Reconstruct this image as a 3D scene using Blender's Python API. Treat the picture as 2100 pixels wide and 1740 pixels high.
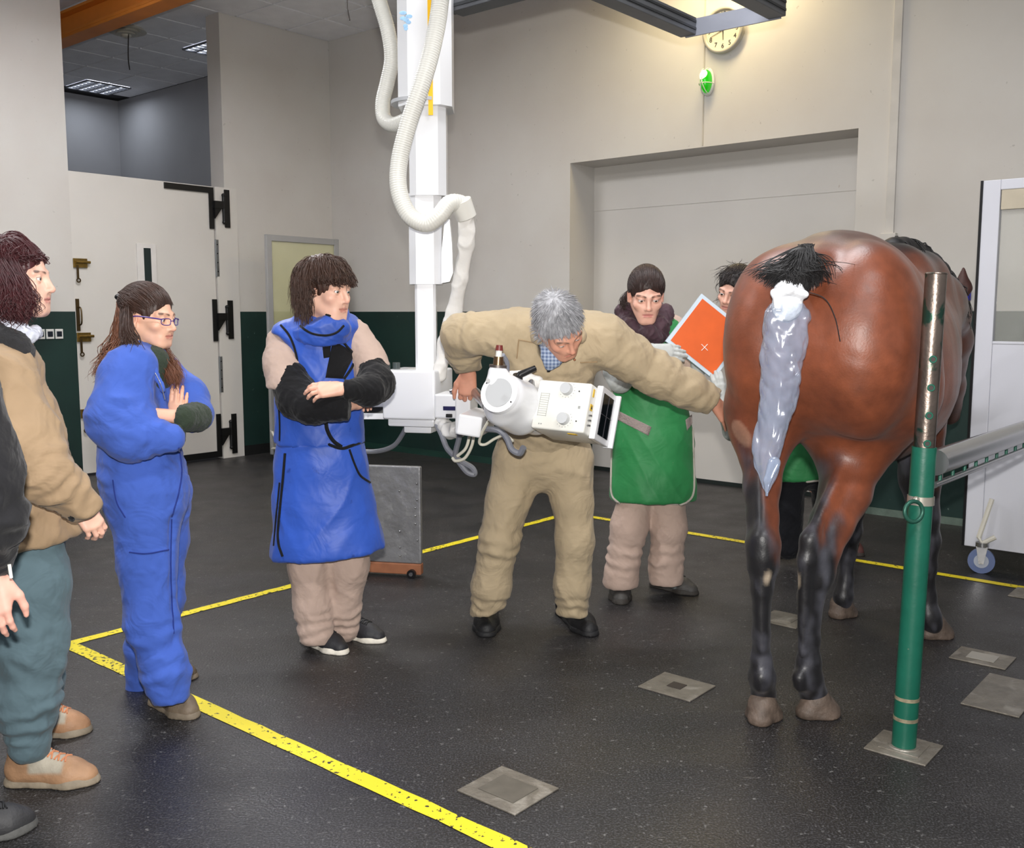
import bpy, bmesh, math, random
import numpy as np
from mathutils import Vector, Matrix, Quaternion
from mathutils.bvhtree import BVHTree
random.seed(7); rng = np.random.default_rng(7)
for o in list(bpy.data.objects): bpy.data.objects.remove(o)
scene = bpy.context.scene
C = scene.collection
# ---------------------------------------------------------------- camera
FPX, PITCH, CAMH = 2006.0, math.radians(6.5), 1.45
cd = bpy.data.cameras.new('camera'); cd.sensor_fit = 'HORIZONTAL'; cd.sensor_width = 36.0
cd.lens = 36.0 * FPX / 2100.0; cd.clip_start = 0.05
cam = bpy.data.objects.new('camera', cd); C.objects.link(cam)
cam.location = (0, 0, CAMH); cam.rotation_euler = (math.pi / 2 - PITCH, 0, 0)
scene.camera = cam
# ---------------------------------------------------------------- world, lights, exposure
w = bpy.data.worlds.new('world'); scene.world = w; w.use_nodes = True
w.node_tree.nodes['Background'].inputs[0].default_value = (0.93, 0.96, 1.0, 1)
w.node_tree.nodes['Background'].inputs[1].default_value = 0.34
scene.view_settings.view_transform = 'Standard'; scene.view_settings.look = 'None'
scene.view_settings.gamma = 1.0; scene.view_settings.use_curve_mapping = False
scene.view_settings.exposure = 0.0
def area(name, loc, tgt, power, sx, sy, col=(1, 1, 1)):
    l = bpy.data.lights.new(name, 'AREA'); l.energy = power; l.shape = 'RECTANGLE'; l.size = sx; l.size_y = sy; l.color = col
    o = bpy.data.objects.new(name, l); C.objects.link(o); o.location = loc
    o.rotation_euler = (Vector(tgt) - Vector(loc)).to_track_quat('-Z', 'Y').to_euler(); return o
# the photographer's flash, on top of the camera
area('camera_flash', (0.0, -0.02, CAMH + 0.17), (0.0, 6.0, 2.3), 150, 0.07, 0.04, (1.0, 0.97, 0.93))
# ---------------------------------------------------------------- pixel -> world helpers (2100 x 1740 frame)
_F = Vector((0, math.cos(PITCH), -math.sin(PITCH))); _U = Vector((0, math.sin(PITCH), math.cos(PITCH)))
CAM = Vector((0, 0, CAMH))
def ray(x, y): return _F + Vector(((x - 1050) / FPX, 0, 0)) + _U * ((870 - y) / FPX)
def at(x, y, Y): d = ray(x, y); return CAM + d * (Y / d.y)
def G(x, y, z=0.0): d = ray(x, y); return CAM + d * ((z - CAMH) / d.z)
def pj(P):
    q = Vector(P) - CAM; t = q.dot(_F); return 1050 + FPX * q.x / t, 870 - FPX * q.dot(_U) / t
# room frame: corner O, a runs along the back wall, b along the left wall towards the camera
RO = Vector((-1.956, 10.806, 0)); RA = math.radians(-40.08)
E1 = Vector((math.cos(RA), math.sin(RA), 0)); E2 = Vector((E1.y, -E1.x, 0))
def R(a, b, z=0.0): return RO + E1 * a + E2 * b + Vector((0, 0, z))
ROT = RA
# ---------------------------------------------------------------- materials
_m = {}
def lin(c): return tuple(((v / 255) / 12.92 if v <= 10 else ((v / 255 + 0.055) / 1.055) ** 2.4) for v in c)
def mat(name, rgb=(200, 200, 200), rough=0.6, var=0.08, vscale=6.0, bump=0.0, bscale=30.0, metal=0.0, spec=0.5,
        attr=False, emit=0.0, alpha=1.0, coat=0.0, sheen=0.0, trans=0.0, stain=None, sscale=3.0, sthr=(0.55, 0.75), bdist=0.01, sss=0.0, ecol=None, wr=0.0, wscale=7.0):
    if name in _m: return _m[name]
    m = bpy.data.materials.new(name); m.use_nodes = True; nt = m.node_tree; N = nt.nodes; L = nt.links
    b = N['Principled BSDF']; col = lin(rgb)
    b.inputs['Roughness'].default_value = rough; b.inputs['Metallic'].default_value = metal
    b.inputs['Specular IOR Level'].default_value = spec
    b.inputs['Coat Weight'].default_value = coat; b.inputs['Sheen Weight'].default_value = sheen
    b.inputs['Alpha'].default_value = alpha; b.inputs['Transmission Weight'].default_value = trans
    if sss: b.inputs['Subsurface Weight'].default_value = sss; b.inputs['Subsurface Radius'].default_value = (0.01, 0.004, 0.002); b.inputs['Subsurface Scale'].default_value = 1.0
    tc = N.new('ShaderNodeTexCoord')
    def noise(scale, detail=4.0, dist=0.0):
        n = N.new('ShaderNodeTexNoise'); n.inputs['Scale'].default_value = scale; n.inputs['Detail'].default_value = detail
        n.inputs['Distortion'].default_value = dist; L.new(tc.outputs['Object'], n.inputs['Vector']); return n
    src = None
    if attr:
        a = N.new('ShaderNodeVertexColor'); a.layer_name = 'Col'; src = a.outputs['Color']
    if var > 0:
        n = noise(vscale); mp = N.new('ShaderNodeMapRange'); mp.inputs[1].default_value = 0.3; mp.inputs[2].default_value = 0.7
        mp.inputs[3].default_value = 1 - var; mp.inputs[4].default_value = 1 + var; L.new(n.outputs['Fac'], mp.inputs[0])
        v = N.new('ShaderNodeVectorMath'); v.operation = 'SCALE'; L.new(mp.outputs[0], v.inputs['Scale'])
        if src: L.new(src, v.inputs[0])
        else: v.inputs[0].default_value = col
        src = v.outputs[0]
    if stain:
        n = noise(sscale, 8.0, 0.6); mp = N.new('ShaderNodeMapRange'); mp.inputs[1].default_value = sthr[0]; mp.inputs[2].default_value = sthr[1]
        L.new(n.outputs['Fac'], mp.inputs[0]); mx = N.new('ShaderNodeMix'); mx.data_type = 'RGBA'
        L.new(mp.outputs[0], mx.inputs[0])
        if src: L.new(src, mx.inputs[6])
        else: mx.inputs[6].default_value = col + (1,)
        mx.inputs[7].default_value = lin(stain) + (1,); src = mx.outputs[2]
    if src: L.new(src, b.inputs['Base Color'])
    else: b.inputs['Base Color'].default_value = col + (1,)
    if bump > 0:
        n = noise(bscale, 5.0); bp = N.new('ShaderNodeBump'); bp.inputs['Strength'].default_value = bump; bp.inputs['Distance'].default_value = bdist
        L.new(n.outputs['Fac'], bp.inputs['Height']); L.new(bp.outputs[0], b.inputs['Normal'])
    if wr > 0:
        n2 = noise(wscale, 2.0, 2.2); b2 = N.new('ShaderNodeBump'); b2.inputs['Strength'].default_value = wr; b2.inputs['Distance'].default_value = 0.03
        L.new(n2.outputs['Fac'], b2.inputs['Height'])
        if bump > 0: L.new(b2.outputs[0], bp.inputs['Normal'])
        else: L.new(b2.outputs[0], b.inputs['Normal'])
    if emit: b.inputs['Emission Color'].default_value = lin(ecol or rgb) + (1,); b.inputs['Emission Strength'].default_value = emit
    _m[name] = m; return m
# ---------------------------------------------------------------- object helpers
def tag(o, label=None, cat=None, group=None, kind=None):
    if label: o['label'] = label
    if cat: o['category'] = cat
    if group: o['group'] = group
    if kind: o['kind'] = kind
    return o
def thing(name, label, cat, loc=(0, 0, 0), group=None):
    o = bpy.data.objects.new(name, None); C.objects.link(o); o.location = loc; o.empty_display_size = 0.05
    return tag(o, label, cat, group)
def wloc(o):
    v = Vector((0, 0, 0))
    while o: v = v + o.location; o = o.parent
    return v
def adopt(o, parent):
    if parent: o.parent = parent; o.matrix_parent_inverse = Matrix.Translation(-parent.location) if parent.type == 'EMPTY' else Matrix.Identity(4)
    return o
def mobj(name, verts, faces, m, parent=None, smooth=False):
    me = bpy.data.meshes.new(name); me.from_pydata([tuple(v) for v in verts], [], faces); me.update()
    o = bpy.data.objects.new(name, me); C.objects.link(o)
    if m: me.materials.append(m)
    if smooth: me.polygons.foreach_set('use_smooth', [True] * len(me.polygons))
    return adopt(o, parent)
class MB:
    """collects shapes of one part in a bmesh, in world coordinates"""
    def __init__(s): s.bm = bmesh.new()
    def _x(s, geom, M):
        bmesh.ops.transform(s.bm, matrix=M, verts=geom)
    def box(s, c, size, rot=None, bev=0.0, seg=2):
        r = bmesh.ops.create_cube(s.bm, size=1.0); vs = r['verts']
        bmesh.ops.scale(s.bm, vec=size, verts=vs)
        if bev:
            es = list({e for v in vs for e in v.link_edges})
            q = bmesh.ops.bevel(s.bm, geom=es, offset=bev, segments=seg, affect='EDGES', profile=0.5); vs = list({v for f in q['faces'] for v in f.verts} | {v for v in vs if v.is_valid})
        M = Matrix.Translation(Vector(c)) @ (rot.to_4x4() if rot is not None else Matrix.Identity(4)); s._x(vs, M); return s
    def rbox(s, a0, a1, b0, b1, z0, z1, bev=0.0):
        c = R((a0 + a1) / 2, (b0 + b1) / 2, (z0 + z1) / 2)
        return s.box(c, (abs(a1 - a0), abs(b1 - b0), abs(z1 - z0)), Matrix.Rotation(ROT, 3, 'Z'), bev)
    def cyl(s, p0, p1, r0, r1=None, n=24, cap=True):
        p0 = Vector(p0); p1 = Vector(p1); r1 = r0 if r1 is None else r1
        d = p1 - p0; q = d.to_track_quat('Z', 'Y').to_matrix().to_4x4()
        r = bmesh.ops.create_cone(s.bm, cap_ends=cap, segments=n, radius1=r0, radius2=r1, depth=d.length)
        s._x(r['verts'], Matrix.Translation((p0 + p1) / 2) @ q); return s
    def sph(s, c, r, sc=(1, 1, 1), rot=None, u=20, v=12):
        g = bmesh.ops.create_uvsphere(s.bm, u_segments=u, v_segments=v, radius=r)
        bmesh.ops.scale(s.bm, vec=sc, verts=g['verts'])
        s._x(g['verts'], Matrix.Translation(Vector(c)) @ (rot.to_4x4() if rot is not None else Matrix.Identity(4))); return s
    def tube(s, pts, r, n=8, cap=True, flat=None):
        pts = [Vector(p) for p in pts]; k = len(pts); rad = r if isinstance(r, (list, tuple)) else [r] * k
        T = [(pts[min(i + 1, k - 1)] - pts[max(i - 1, 0)]).normalized() for i in range(k)]
        nn = T[0].orthogonal().normalized() if flat is None else Vector(flat[0]); rings = []
        for i in range(k):
            nn = (nn - T[i] * nn.dot(T[i])).normalized() if flat is None else (Vector(flat[0]) - T[i] * Vector(flat[0]).dot(T[i])).normalized()
            bb = T[i].cross(nn); f = 1.0 if flat is None else flat[1]
            rings.append([s.bm.verts.new(pts[i] + (nn * math.cos(2 * math.pi * j / n) * f + bb * math.sin(2 * math.pi * j / n)) * rad[i]) for j in range(n)])
        for i in range(k - 1):
            for j in range(n): s.bm.faces.new((rings[i][j], rings[i][(j + 1) % n], rings[i + 1][(j + 1) % n], rings[i + 1][j]))
        if cap: s.bm.faces.new(rings[0][::-1]); s.bm.faces.new(rings[-1])
        return s
    def torus(s, c, axis, Rr, r, n=32, m=8):
        q = Vector(axis).to_track_quat('Z', 'Y').to_matrix(); V = []
        for i in range(n):
            A = 2 * math.pi * i / n
            V.append([s.bm.verts.new(Vector(c) + q @ Vector(((Rr + r * math.cos(2 * math.pi * j / m)) * math.cos(A), (Rr + r * math.cos(2 * math.pi * j / m)) * math.sin(A), r * math.sin(2 * math.pi * j / m)))) for j in range(m)])
        for i in range(n):
            for j in range(m): s.bm.faces.new((V[i][j], V[(i + 1) % n][j], V[(i + 1) % n][(j + 1) % m], V[i][(j + 1) % m]))
        return s
    def poly(s, pts, thick):
        """extruded polygon: pts 3-D planar loop, thick vector"""
        t = Vector(thick); a = [s.bm.verts.new(Vector(p)) for p in pts]; b = [s.bm.verts.new(Vector(p) + t) for p in pts]; k = len(a)
        s.bm.faces.new(a); s.bm.faces.new(b[::-1])
        for i in range(k): s.bm.faces.new((a[i], b[i], b[(i + 1) % k], a[(i + 1) % k]))
        return s
    def build(s, name, m, parent=None, smooth=False, kind=None):
        bmesh.ops.recalc_face_normals(s.bm, faces=s.bm.faces[:])
        me = bpy.data.meshes.new(name); s.bm.to_mesh(me); s.bm.free()
        if smooth:
            me.polygons.foreach_set('use_smooth', [True] * len(me.polygons))
            me.set_sharp_from_angle(angle=math.radians(smooth if smooth is not True else 40))
        o = bpy.data.objects.new(name, me); C.objects.link(o); me.materials.append(m)
        if kind: o['kind'] = kind
        return adopt(o, parent)
def spline(pts, n=10):
    """Catmull-Rom through points"""
    P = [Vector(p) for p in pts]; P = [P[0] * 2 - P[1]] + P + [P[-1] * 2 - P[-2]]; out = []
    for i in range(1, len(P) - 2):
        for j in range(n):
            t = j / n; a, b, c, d = P[i - 1], P[i], P[i + 1], P[i + 2]
            out.append(0.5 * ((2 * b) + (c - a) * t + (2 * a - 5 * b + 4 * c - d) * t * t + (3 * b - a - 3 * c + d) * t ** 3))
    out.append(P[-2]); return out
# ================================================================ the room
ZC, DADO = 4.32, 1.46
def wall_mat():
    m = bpy.data.materials.new('painted_wall'); m.use_nodes = True; nt = m.node_tree; N = nt.nodes; L = nt.links; b = N['Principled BSDF']
    b.inputs['Roughness'].default_value = 0.55
    g = N.new('ShaderNodeNewGeometry'); sp = N.new('ShaderNodeSeparateXYZ'); L.new(g.outputs['Position'], sp.inputs[0])
    def nz(scale, d=6.0):
        n = N.new('ShaderNodeTexNoise'); n.inputs['Scale'].default_value = scale; n.inputs['Detail'].default_value = d; L.new(g.outputs['Position'], n.inputs['Vector']); return n
    def ramp(inp, a, bb, c, d):
        mp = N.new('ShaderNodeMapRange'); mp.inputs[1].default_value = a; mp.inputs[2].default_value = bb; mp.inputs[3].default_value = c; mp.inputs[4].default_value = d; L.new(inp, mp.inputs[0]); return mp.outputs[0]
    def mix(f, A, B):
        x = N.new('ShaderNodeMix'); x.data_type = 'RGBA'
        if f is not None: L.new(f, x.inputs[0])
        for i, v in ((6, A), (7, B)):
            if isinstance(v, tuple): x.inputs[i].default_value = v + (1,)
            else: L.new(v, x.inputs[i])
        return x.outputs[2]
    white = mix(ramp(nz(1.3).outputs['Fac'], 0.35, 0.7, 0, 1), lin((203, 200, 195)), lin((196, 191, 185)))
    white = mix(ramp(nz(28, 2).outputs['Fac'], 0.735, 0.76, 0, 0.35), white, lin((130, 125, 118)))
    green = mix(ramp(nz(2.2).outputs['Fac'], 0.3, 0.7, 0, 1), lin((15, 48, 43)), lin((11, 38, 35)))
    green = mix(ramp(nz(23, 3).outputs['Fac'], 0.72, 0.75, 0, 0.6), green, lin((120, 140, 130)))
    hi = ramp(sp.outputs['Z'], DADO - 0.003, DADO + 0.003, 0, 1)
    L.new(mix(hi, green, white), b.inputs['Base Color'])
    bp = N.new('ShaderNodeBump'); bp.inputs['Strength'].default_value = 0.12; bp.inputs['Distance'].default_value = 0.01
    L.new(nz(9).outputs['Fac'], bp.inputs['Height']); L.new(bp.outputs[0], b.inputs['Normal']); return m
WALL = wall_mat()
WHITE_PAINT = mat('white_door_paint', (206, 202, 196), 0.45, 0.03, 2.0, 0.06, 6.0, stain=(150, 120, 90), sscale=18, sthr=(0.74, 0.8))
CORR = mat('corridor_wall_paint', (158, 158, 162), 0.7, 0.04, 2.0)
def struct(mb, name, m, smooth=False): return tag(mb.build(name, m, None, smooth), kind='structure')
# floor
def floor_mat():
    m = bpy.data.materials.new('black_rubber_floor'); m.use_nodes = True; nt = m.node_tree; N = nt.nodes; L = nt.links; b = N['Principled BSDF']
    g = N.new('ShaderNodeNewGeometry')
    def nz(scale, d=6.0, w=None, dist=0.0):
        n = N.new('ShaderNodeTexNoise'); n.inputs['Scale'].default_value = scale; n.inputs['Detail'].default_value = d; n.inputs['Distortion'].default_value = dist
        if w:
            mp = N.new('ShaderNodeMapping'); mp.inputs['Scale'].default_value = w; mp.inputs['Rotation'].default_value = (0, 0, 0.5); L.new(g.outputs['Position'], mp.inputs[0]); L.new(mp.outputs[0], n.inputs['Vector'])
        else: L.new(g.outputs['Position'], n.inputs['Vector'])
        return n.outputs['Fac']
    def ramp(inp, a, bb, c, d):
        mp = N.new('ShaderNodeMapRange'); mp.inputs[1].default_value = a; mp.inputs[2].default_value = bb; mp.inputs[3].default_value = c; mp.inputs[4].default_value = d; L.new(inp, mp.inputs[0]); return mp.outputs[0]
    def mix(f, A, B):
        x = N.new('ShaderNodeMix'); x.data_type = 'RGBA'; L.new(f, x.inputs[0])
        for i, v in ((6, A), (7, B)):
            if isinstance(v, tuple): x.inputs[i].default_value = v + (1,)
            else: L.new(v, x.inputs[i])
        return x.outputs[2]
    c = mix(ramp(nz(1.6), 0.3, 0.7, 0, 1), lin((28, 27, 28)), lin((38, 35, 33)))
    c = mix(ramp(nz(160, 2), 0.48, 0.70, 0, 0.7), c, lin((84, 83, 86)))
    c = mix(ramp(nz(45, 3), 0.64, 0.72, 0, 0.6), c, lin((128, 127, 126)))
    c = mix(ramp(nz(7, 6, (1, 9, 1), 1.0), 0.66, 0.74, 0, 0.45), c, lin((95, 92, 88)))
    L.new(c, b.inputs['Base Color']); L.new(ramp(nz(3.0), 0.3, 0.7, 0.34, 0.55), b.inputs['Roughness'])
    bp = N.new('ShaderNodeBump'); bp.inputs['Strength'].default_value = 0.5; bp.inputs['Distance'].default_value = 0.004
    L.new(nz(120, 3), bp.inputs['Height']); L.new(bp.outputs[0], b.inputs['Normal']); return m
fl = mobj('floor', [R(-6, -1.5), R(12, -1.5), R(12, 12), R(-6, 12)], [(0, 1, 2, 3)], floor_mat()); tag(fl, kind='structure')
fc = mobj('floor_corridor_bounce', [R(-4.55, -0.06, 0.004), R(-0.3, -0.06, 0.004), R(-0.3, 8, 0.004), R(-4.55, 8, 0.004)], [(0, 1, 2, 3)], mat('pale_bounce_floor', (196, 194, 188), 0.4, 0.05)); tag(fc, kind='structure')  # unseen pale sheet added to bounce light up to the corridor ceiling
DA0, DA1, DZ, DREC = 3.22, 5.755, 2.745, 0.37
mb = MB(); T = 0.45
mb.rbox(-0.24, DA0, -T, 0, 0, ZC); mb.rbox(DA1, 12, -T, 0, 0, ZC); mb.rbox(DA0, DA1, -T, 0, DZ, ZC)
wb = struct(mb, 'wall_back', WALL)
OB0, OB1, JT = 1.34, 2.886, 0.22
mb = MB(); mb.rbox(-JT, 0, -0.01, OB0, 0, ZC); struct(mb, 'wall_left', WALL)
mb = MB(); mb.rbox(-JT, 0, OB1, 12, 0, ZC); struct(mb, 'wall_left_front', WALL)
mb = MB(); mb.rbox(-5, -JT - 0.01, -0.25, -0.06, 0, ZC); struct(mb, 'wall_corridor_side', CORR)
mb = MB(); mb.rbox(-4.75, -4.53, -0.06, 9, 0, ZC); struct(mb, 'wall_corridor_end', CORR)
# baseboards
BB = mat('black_skirting', (16, 17, 18), 0.5)
mb = MB(); mb.rbox(0, 0.015, 0.0, OB0 - 0.13, 0, 0.1); struct(mb, 'baseboard_left', BB)
mb = MB(); mb.rbox(0.0, 0.015, OB1 + 0.02, 9, 0, 0.1); struct(mb, 'baseboard_left_front', BB)
mb = MB(); mb.rbox(0.016, DA0, 0, 0.012, 0, 0.06); struct(mb, 'baseboard_back', mat('dark_green_skirting', (24, 56, 48), 0.5))
mb = MB(); mb.rbox(DA1, 11, 0, 0.012, 0, 0.05); struct(mb, 'baseboard_right', mat('grey_green_skirting', (96, 112, 102), 0.6, 0.2, 20))
# the big sliding door in the recess
d1 = MB().rbox(DA0 - 0.1, DA1 + 0.1, -DREC - 0.07, -DREC, 0.035, DZ + 0.05).build('door_1', WHITE_PAINT); tag(d1, kind='structure')
MB().rbox(DA0 - 0.05, DA1 + 0.05, -DREC, -DREC + 0.006, 2.36, DZ + 0.03).build('upper_panel', WHITE_PAINT, d1)
MB().rbox(DA0, DA1, -DREC - 0.05, -DREC + 0.008, 0.0, 0.034).build('threshold', mat('dark_rubber_seal', (14, 26, 24), 0.6), d1)
# fine panel joint above the door and the conduit on the right
mb = MB(); mb.rbox(4.512, 4.522, 0.0, 0.008, DZ + 0.01, ZC - 0.01); struct(mb, 'trim_1', mat('joint_strip', (186, 180, 170), 0.6))
mb = MB(); mb.rbox(5.975, 6.035, 0.0, 0.018, 1.98, ZC - 0.01, 0.003); mb.rbox(5.955, 6.06, 0, 0.045, 1.86, 2.0, 0.004); struct(mb, 'trim_2', mat('cable_duct', (196, 192, 186), 0.5))
# ---- ceiling: slab with a grid of tiles
CT = mat('ceiling_tile', (240, 240, 244), 0.85, 0.05, 5.0, 0.25, 60.0, stain=(160, 158, 156), sscale=70, sthr=(0.66, 0.8))
mb = MB(); mb.rbox(-5, 12, -0.5, 12, ZC + 0.03, ZC + 0.1); ceil = struct(mb, 'ceiling', mat('ceiling_grid_shadow_gap', (70, 70, 74), 0.8))
ts = 0.6; tm = None; FIX = [(-3.9, 0.55)]
for i in range(-8, 18):
    for j in range(0, 9):
        a = i * ts + 0.3 + 0.0; b = j * ts + 0.24
        if b - 0.3 < -0.07: pass
        if i * ts < -4.6 or (i >= 8): continue
        if any(abs(a - fa) < 0.25 and abs(b - fb) < 0.25 for fa, fb in FIX): continue
        if tm is None:
            o = MB().box((0, 0, 0), (ts - 0.02, ts - 0.02, 0.03), None, 0.003, 1).build('ceiling_tile', CT); tm = o
        else: o = tm.copy(); C.objects.link(o)
        o.location = R(a, b, ZC + 0.016); o.rotation_euler = (0, 0, ROT); o.parent = ceil
RZ = Matrix.Rotation(ROT, 3, 'Z')
# louvred ceiling lights in the corridor
LED = mat('lamp_tube_glow', (255, 255, 255), 0.4, 0, emit=5.0, ecol=(240, 246, 255)); LOUV = mat('louvre_metal', (120, 122, 128), 0.3, 0.0, metal=0.6)
def louvre(a, b, label, light=0):
    t = thing('louvre_ceiling_light', label, 'ceiling light', R(a, b, ZC))
    MB().rbox(a - 0.29, a + 0.29, b - 0.29, b + 0.29, ZC + 0.02, ZC + 0.029).build('housing', mat('housing_white', (170, 172, 178), 0.5), t); MB().rbox(a - 0.28, a + 0.28, b - 0.28, b + 0.28, ZC - 0.004, ZC + 0.0).build('reflector', mat('lit_reflector', (250, 250, 255), 0.4, 0, emit=1.6, ecol=(236, 242, 255)), t)
    for k in range(4):
        bb = b - 0.21 + k * 0.14; MB().cyl(R(a - 0.27, bb, ZC + 0.005), R(a + 0.27, bb, ZC + 0.005), 0.016, n=10).build('tube', LED, t, True)
    for k in range(5): bb = b - 0.28 + k * 0.14; MB().rbox(a - 0.29, a + 0.29, bb - 0.012, bb + 0.012, ZC - 0.022, ZC - 0.006).build('louvre_rail', LOUV, t)
    for k in range(7): aa = a - 0.28 + k * 0.0933; MB().rbox(aa - 0.012, aa + 0.012, b - 0.29, b + 0.29, ZC - 0.023, ZC - 0.007).build('louvre_slat', LOUV, t)
    area('corridor_lamp_light', R(a, b, ZC - 0.06), R(a, b, 0), light, 0.5, 0.5, (0.85, 0.92, 1.0))
louvre(-3.9, 0.54, 'square louvred ceiling light in the far corner of the corridor', 7)
_q = G(452, 100, ZC) - RO; louvre(_q.dot(E1), _q.dot(E2), 'square louvred ceiling light half hidden behind the corridor door jamb', 7)
# round air diffuser
_q = G(258, 58, ZC) - RO; va, vb = _q.dot(E1), _q.dot(E2)
t = thing('ceiling_air_vent', 'round cream air diffuser on a ceiling tile above the tall door', 'vent', R(va, vb, ZC))
VM = mat('vent_cream', (196, 192, 180), 0.5)
for k, (r0, z) in enumerate(((0.2, 0.0), (0.15, -0.02), (0.1, -0.035))):
    MB().cyl(R(va, vb, ZC + z), R(va, vb, ZC + z - 0.03), r0 * 0.85, r0, 32).build('diffuser_ring', VM, t, True)
MB().sph(R(va, vb, ZC - 0.07), 0.05, (1, 1, 0.5)).build('centre_cap', VM, t, True)
WIRE = mat('thin_wire', (40, 36, 34), 0.6)
tag(MB().tube(spline([R(va + 0.05, vb, ZC - 0.05), R(va + 0.03, vb, ZC - 0.2), R(va + 0.06, vb + .02, ZC - 0.33), R(va + 0.06, vb + .01, ZC - 0.42)], 6), 0.006, 6).build('loose_wire', WIRE), 'thin dark wire dangling from the round ceiling vent', 'wire')
q0 = at(711, 0, 7.4)
tag(MB().tube(spline([Vector((q0.x, q0.y, ZC)), q0, at(713, 22, 7.4), at(717, 42, 7.4)], 6), 0.006, 6).build('loose_wire', WIRE), 'thin dark wire hanging from the ceiling tiles beside the white hoses', 'wire')
# orange crane beam through the opening
BE = mat('orange_beam_paint', (220, 132, 46), 0.45, 0.12, 3.0)
t = thing('crane_beam', 'long orange painted steel crane beam under the ceiling, crossing above the door', 'beam', R(-1, 2.36, 4.0))
def bbox_(n, b0, b1, z0, z1, m=BE): return MB().rbox(-4.4, 4.4, b0, b1, z0, z1, 0.004).build(n, m, t)
bbox_('bottom_flange', 2.27, 2.45, 4.0, 4.025); bbox_('web', 2.345, 2.375, 4.025, 4.22); bbox_('top_flange', 2.27, 2.45, 4.22, 4.245); bbox_('lip', 2.435, 2.452, 4.024, 4.05)
MB().rbox(-0.30, -0.22, 2.2, 2.5, 4.245, ZC).build('hanger', mat('galvanised', (130, 132, 134), 0.4, metal=0.7), t)
# ---- the tall stable door (door_2) with its hardware
DTZ = 2.665
door = MB().rbox(-0.06, -0.005, OB0 + 0.125, OB1 + 0.05, 0.02, DTZ, 0.004).build('door_2', WHITE_PAINT); tag(door, kind='structure')
MB().rbox(-0.1, 0.012, OB0 - 0.13, OB0 + 0.115, 0, DTZ).build('door_frame', WHITE_PAINT, door)
BL = mat('black_iron', (10, 10, 11), 0.45, 0.0, spec=0.4); HG = mat('zinc_hinge', (150, 154, 158), 0.35, 0.05, metal=0.6); BR = mat('brass_bolt', (128, 104, 52), 0.3, 0.25, 40, metal=0.8)
fb = OB0 + 0.12
def iron(z0, z1, top=None, bot=False):
    o = MB().rbox(0, 0.012, fb + 0.01, fb + 0.06, z0, z1)
    if top: o.rbox(0, 0.012, fb + 0.06, fb + 0.53, top - 0.055, top)
    if bot: o.rbox(0, 0.012, fb + 0.06, fb + 0.53, z0, z0 + 0.06)
    o = o.build('strap_iron', BL, door)
    zc = (z0 + z1) / 2
    MB().rbox(0.012, 0.026, fb - 0.16, fb - 0.105, z0 + 0.02, z1 - 0.01).build('frame_plate', BL, door)
    MB().rbox(0.012, 0.05, fb - 0.09, fb + 0.02, zc + 0.0, zc + 0.07).poly([R(0.02, fb + 0.015, zc - 0.1), R(0.02, fb + 0.015, zc), R(0.02, fb - 0.06, zc)], E1 * 0.02).build('hinge_arm', BL, door)
    MB().cyl(R(0.035, fb - 0.085, zc - 0.12), R(0.035, fb - 0.085, zc + 0.12), 0.017, n=12).sph(R(0.035, fb - 0.085, zc + 0.13), 0.02).sph(R(0.035, fb - 0.085, zc - 0.13), 0.02).build('hinge_pin', BL, door, True)
iron(2.26, DTZ - 0.01, DTZ - 0.01); iron(1.17, 1.58); iron(0.02, 0.45, None, True)
for z in (1.98, 0.84):
    h = MB().rbox(0.0, 0.012, fb - 0.03, fb + 0.008, z - 0.18, z + 0.18, 0.002).build('hinge_plate', HG, door)
    for k in range(4):
        zz = z - 0.13 + k * 0.087; MB().cyl(R(0.012, fb - 0.012, zz), R(0.016, fb - 0.012, zz), 0.006, n=8).build('screw', BL, h)
# small viewing slot
MB().rbox(-0.005, 0.012, 2.1, 2.29, 1.6, 2.08, 0.003).build('slot_frame', mat('slot_frame_white', (212, 208, 204), 0.4), door)
MB().rbox(0.0125, 0.014, 2.155, 2.225, 1.64, 2.04).build('slot_pane', mat('dark_slot_glass', (16, 34, 34), 0.15), door)
for z in (1.88, 1.235, 0.56):
    o = MB().rbox(0, 0.012, 2.76, 2.885, z - 0.04, z + 0.04, 0.002).build('bolt_plate', BR, door)
    MB().cyl(R(0.022, 2.74, z + 0.008), R(0.022, 2.87, z + 0.008), 0.012, n=12).build('bolt_bar', BR, o, True)
    MB().rbox(0.012, 0.022, 2.845, 2.862, z - 0.13, z - 0.02).torus(R(0.018, 2.85, z - 0.15), E1, 0.016, 0.006, 16, 6).build('bolt_handle', mat('aged_brass', (84, 68, 44), 0.4, metal=0.8), o, True)
MB().tube(spline([R(0.0, 2.86, 1.5), R(0.045, 2.855, 1.48), R(0.045, 2.855, 1.36), R(0.0, 2.86, 1.34)], 5), 0.007, 6).rbox(0, 0.008, 2.85, 2.88, 1.29, 1.57).build('pull_handle', mat('aged_brass', (84, 68, 44)), door, True)
# switches on the left wall
for k in range(3):
    b = 3.04 + k * 0.078
    t = thing('light_switch', 'square white framed wall switch with dark rocker on the green paint', 'switch', R(0.0, b, 1.265), 'row of three switches by the door')
    MB().rbox(0.0, 0.01, b - 0.034, b + 0.034, 1.225, 1.31, 0.003).build('frame', mat('switch_white', (214, 214, 210), 0.4), t)
    MB().rbox(0.01, 0.015, b - 0.022, b + 0.022, 1.245, 1.29, 0.002).build('rocker', mat('switch_dark', (24, 30, 40), 0.3), t)
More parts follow.
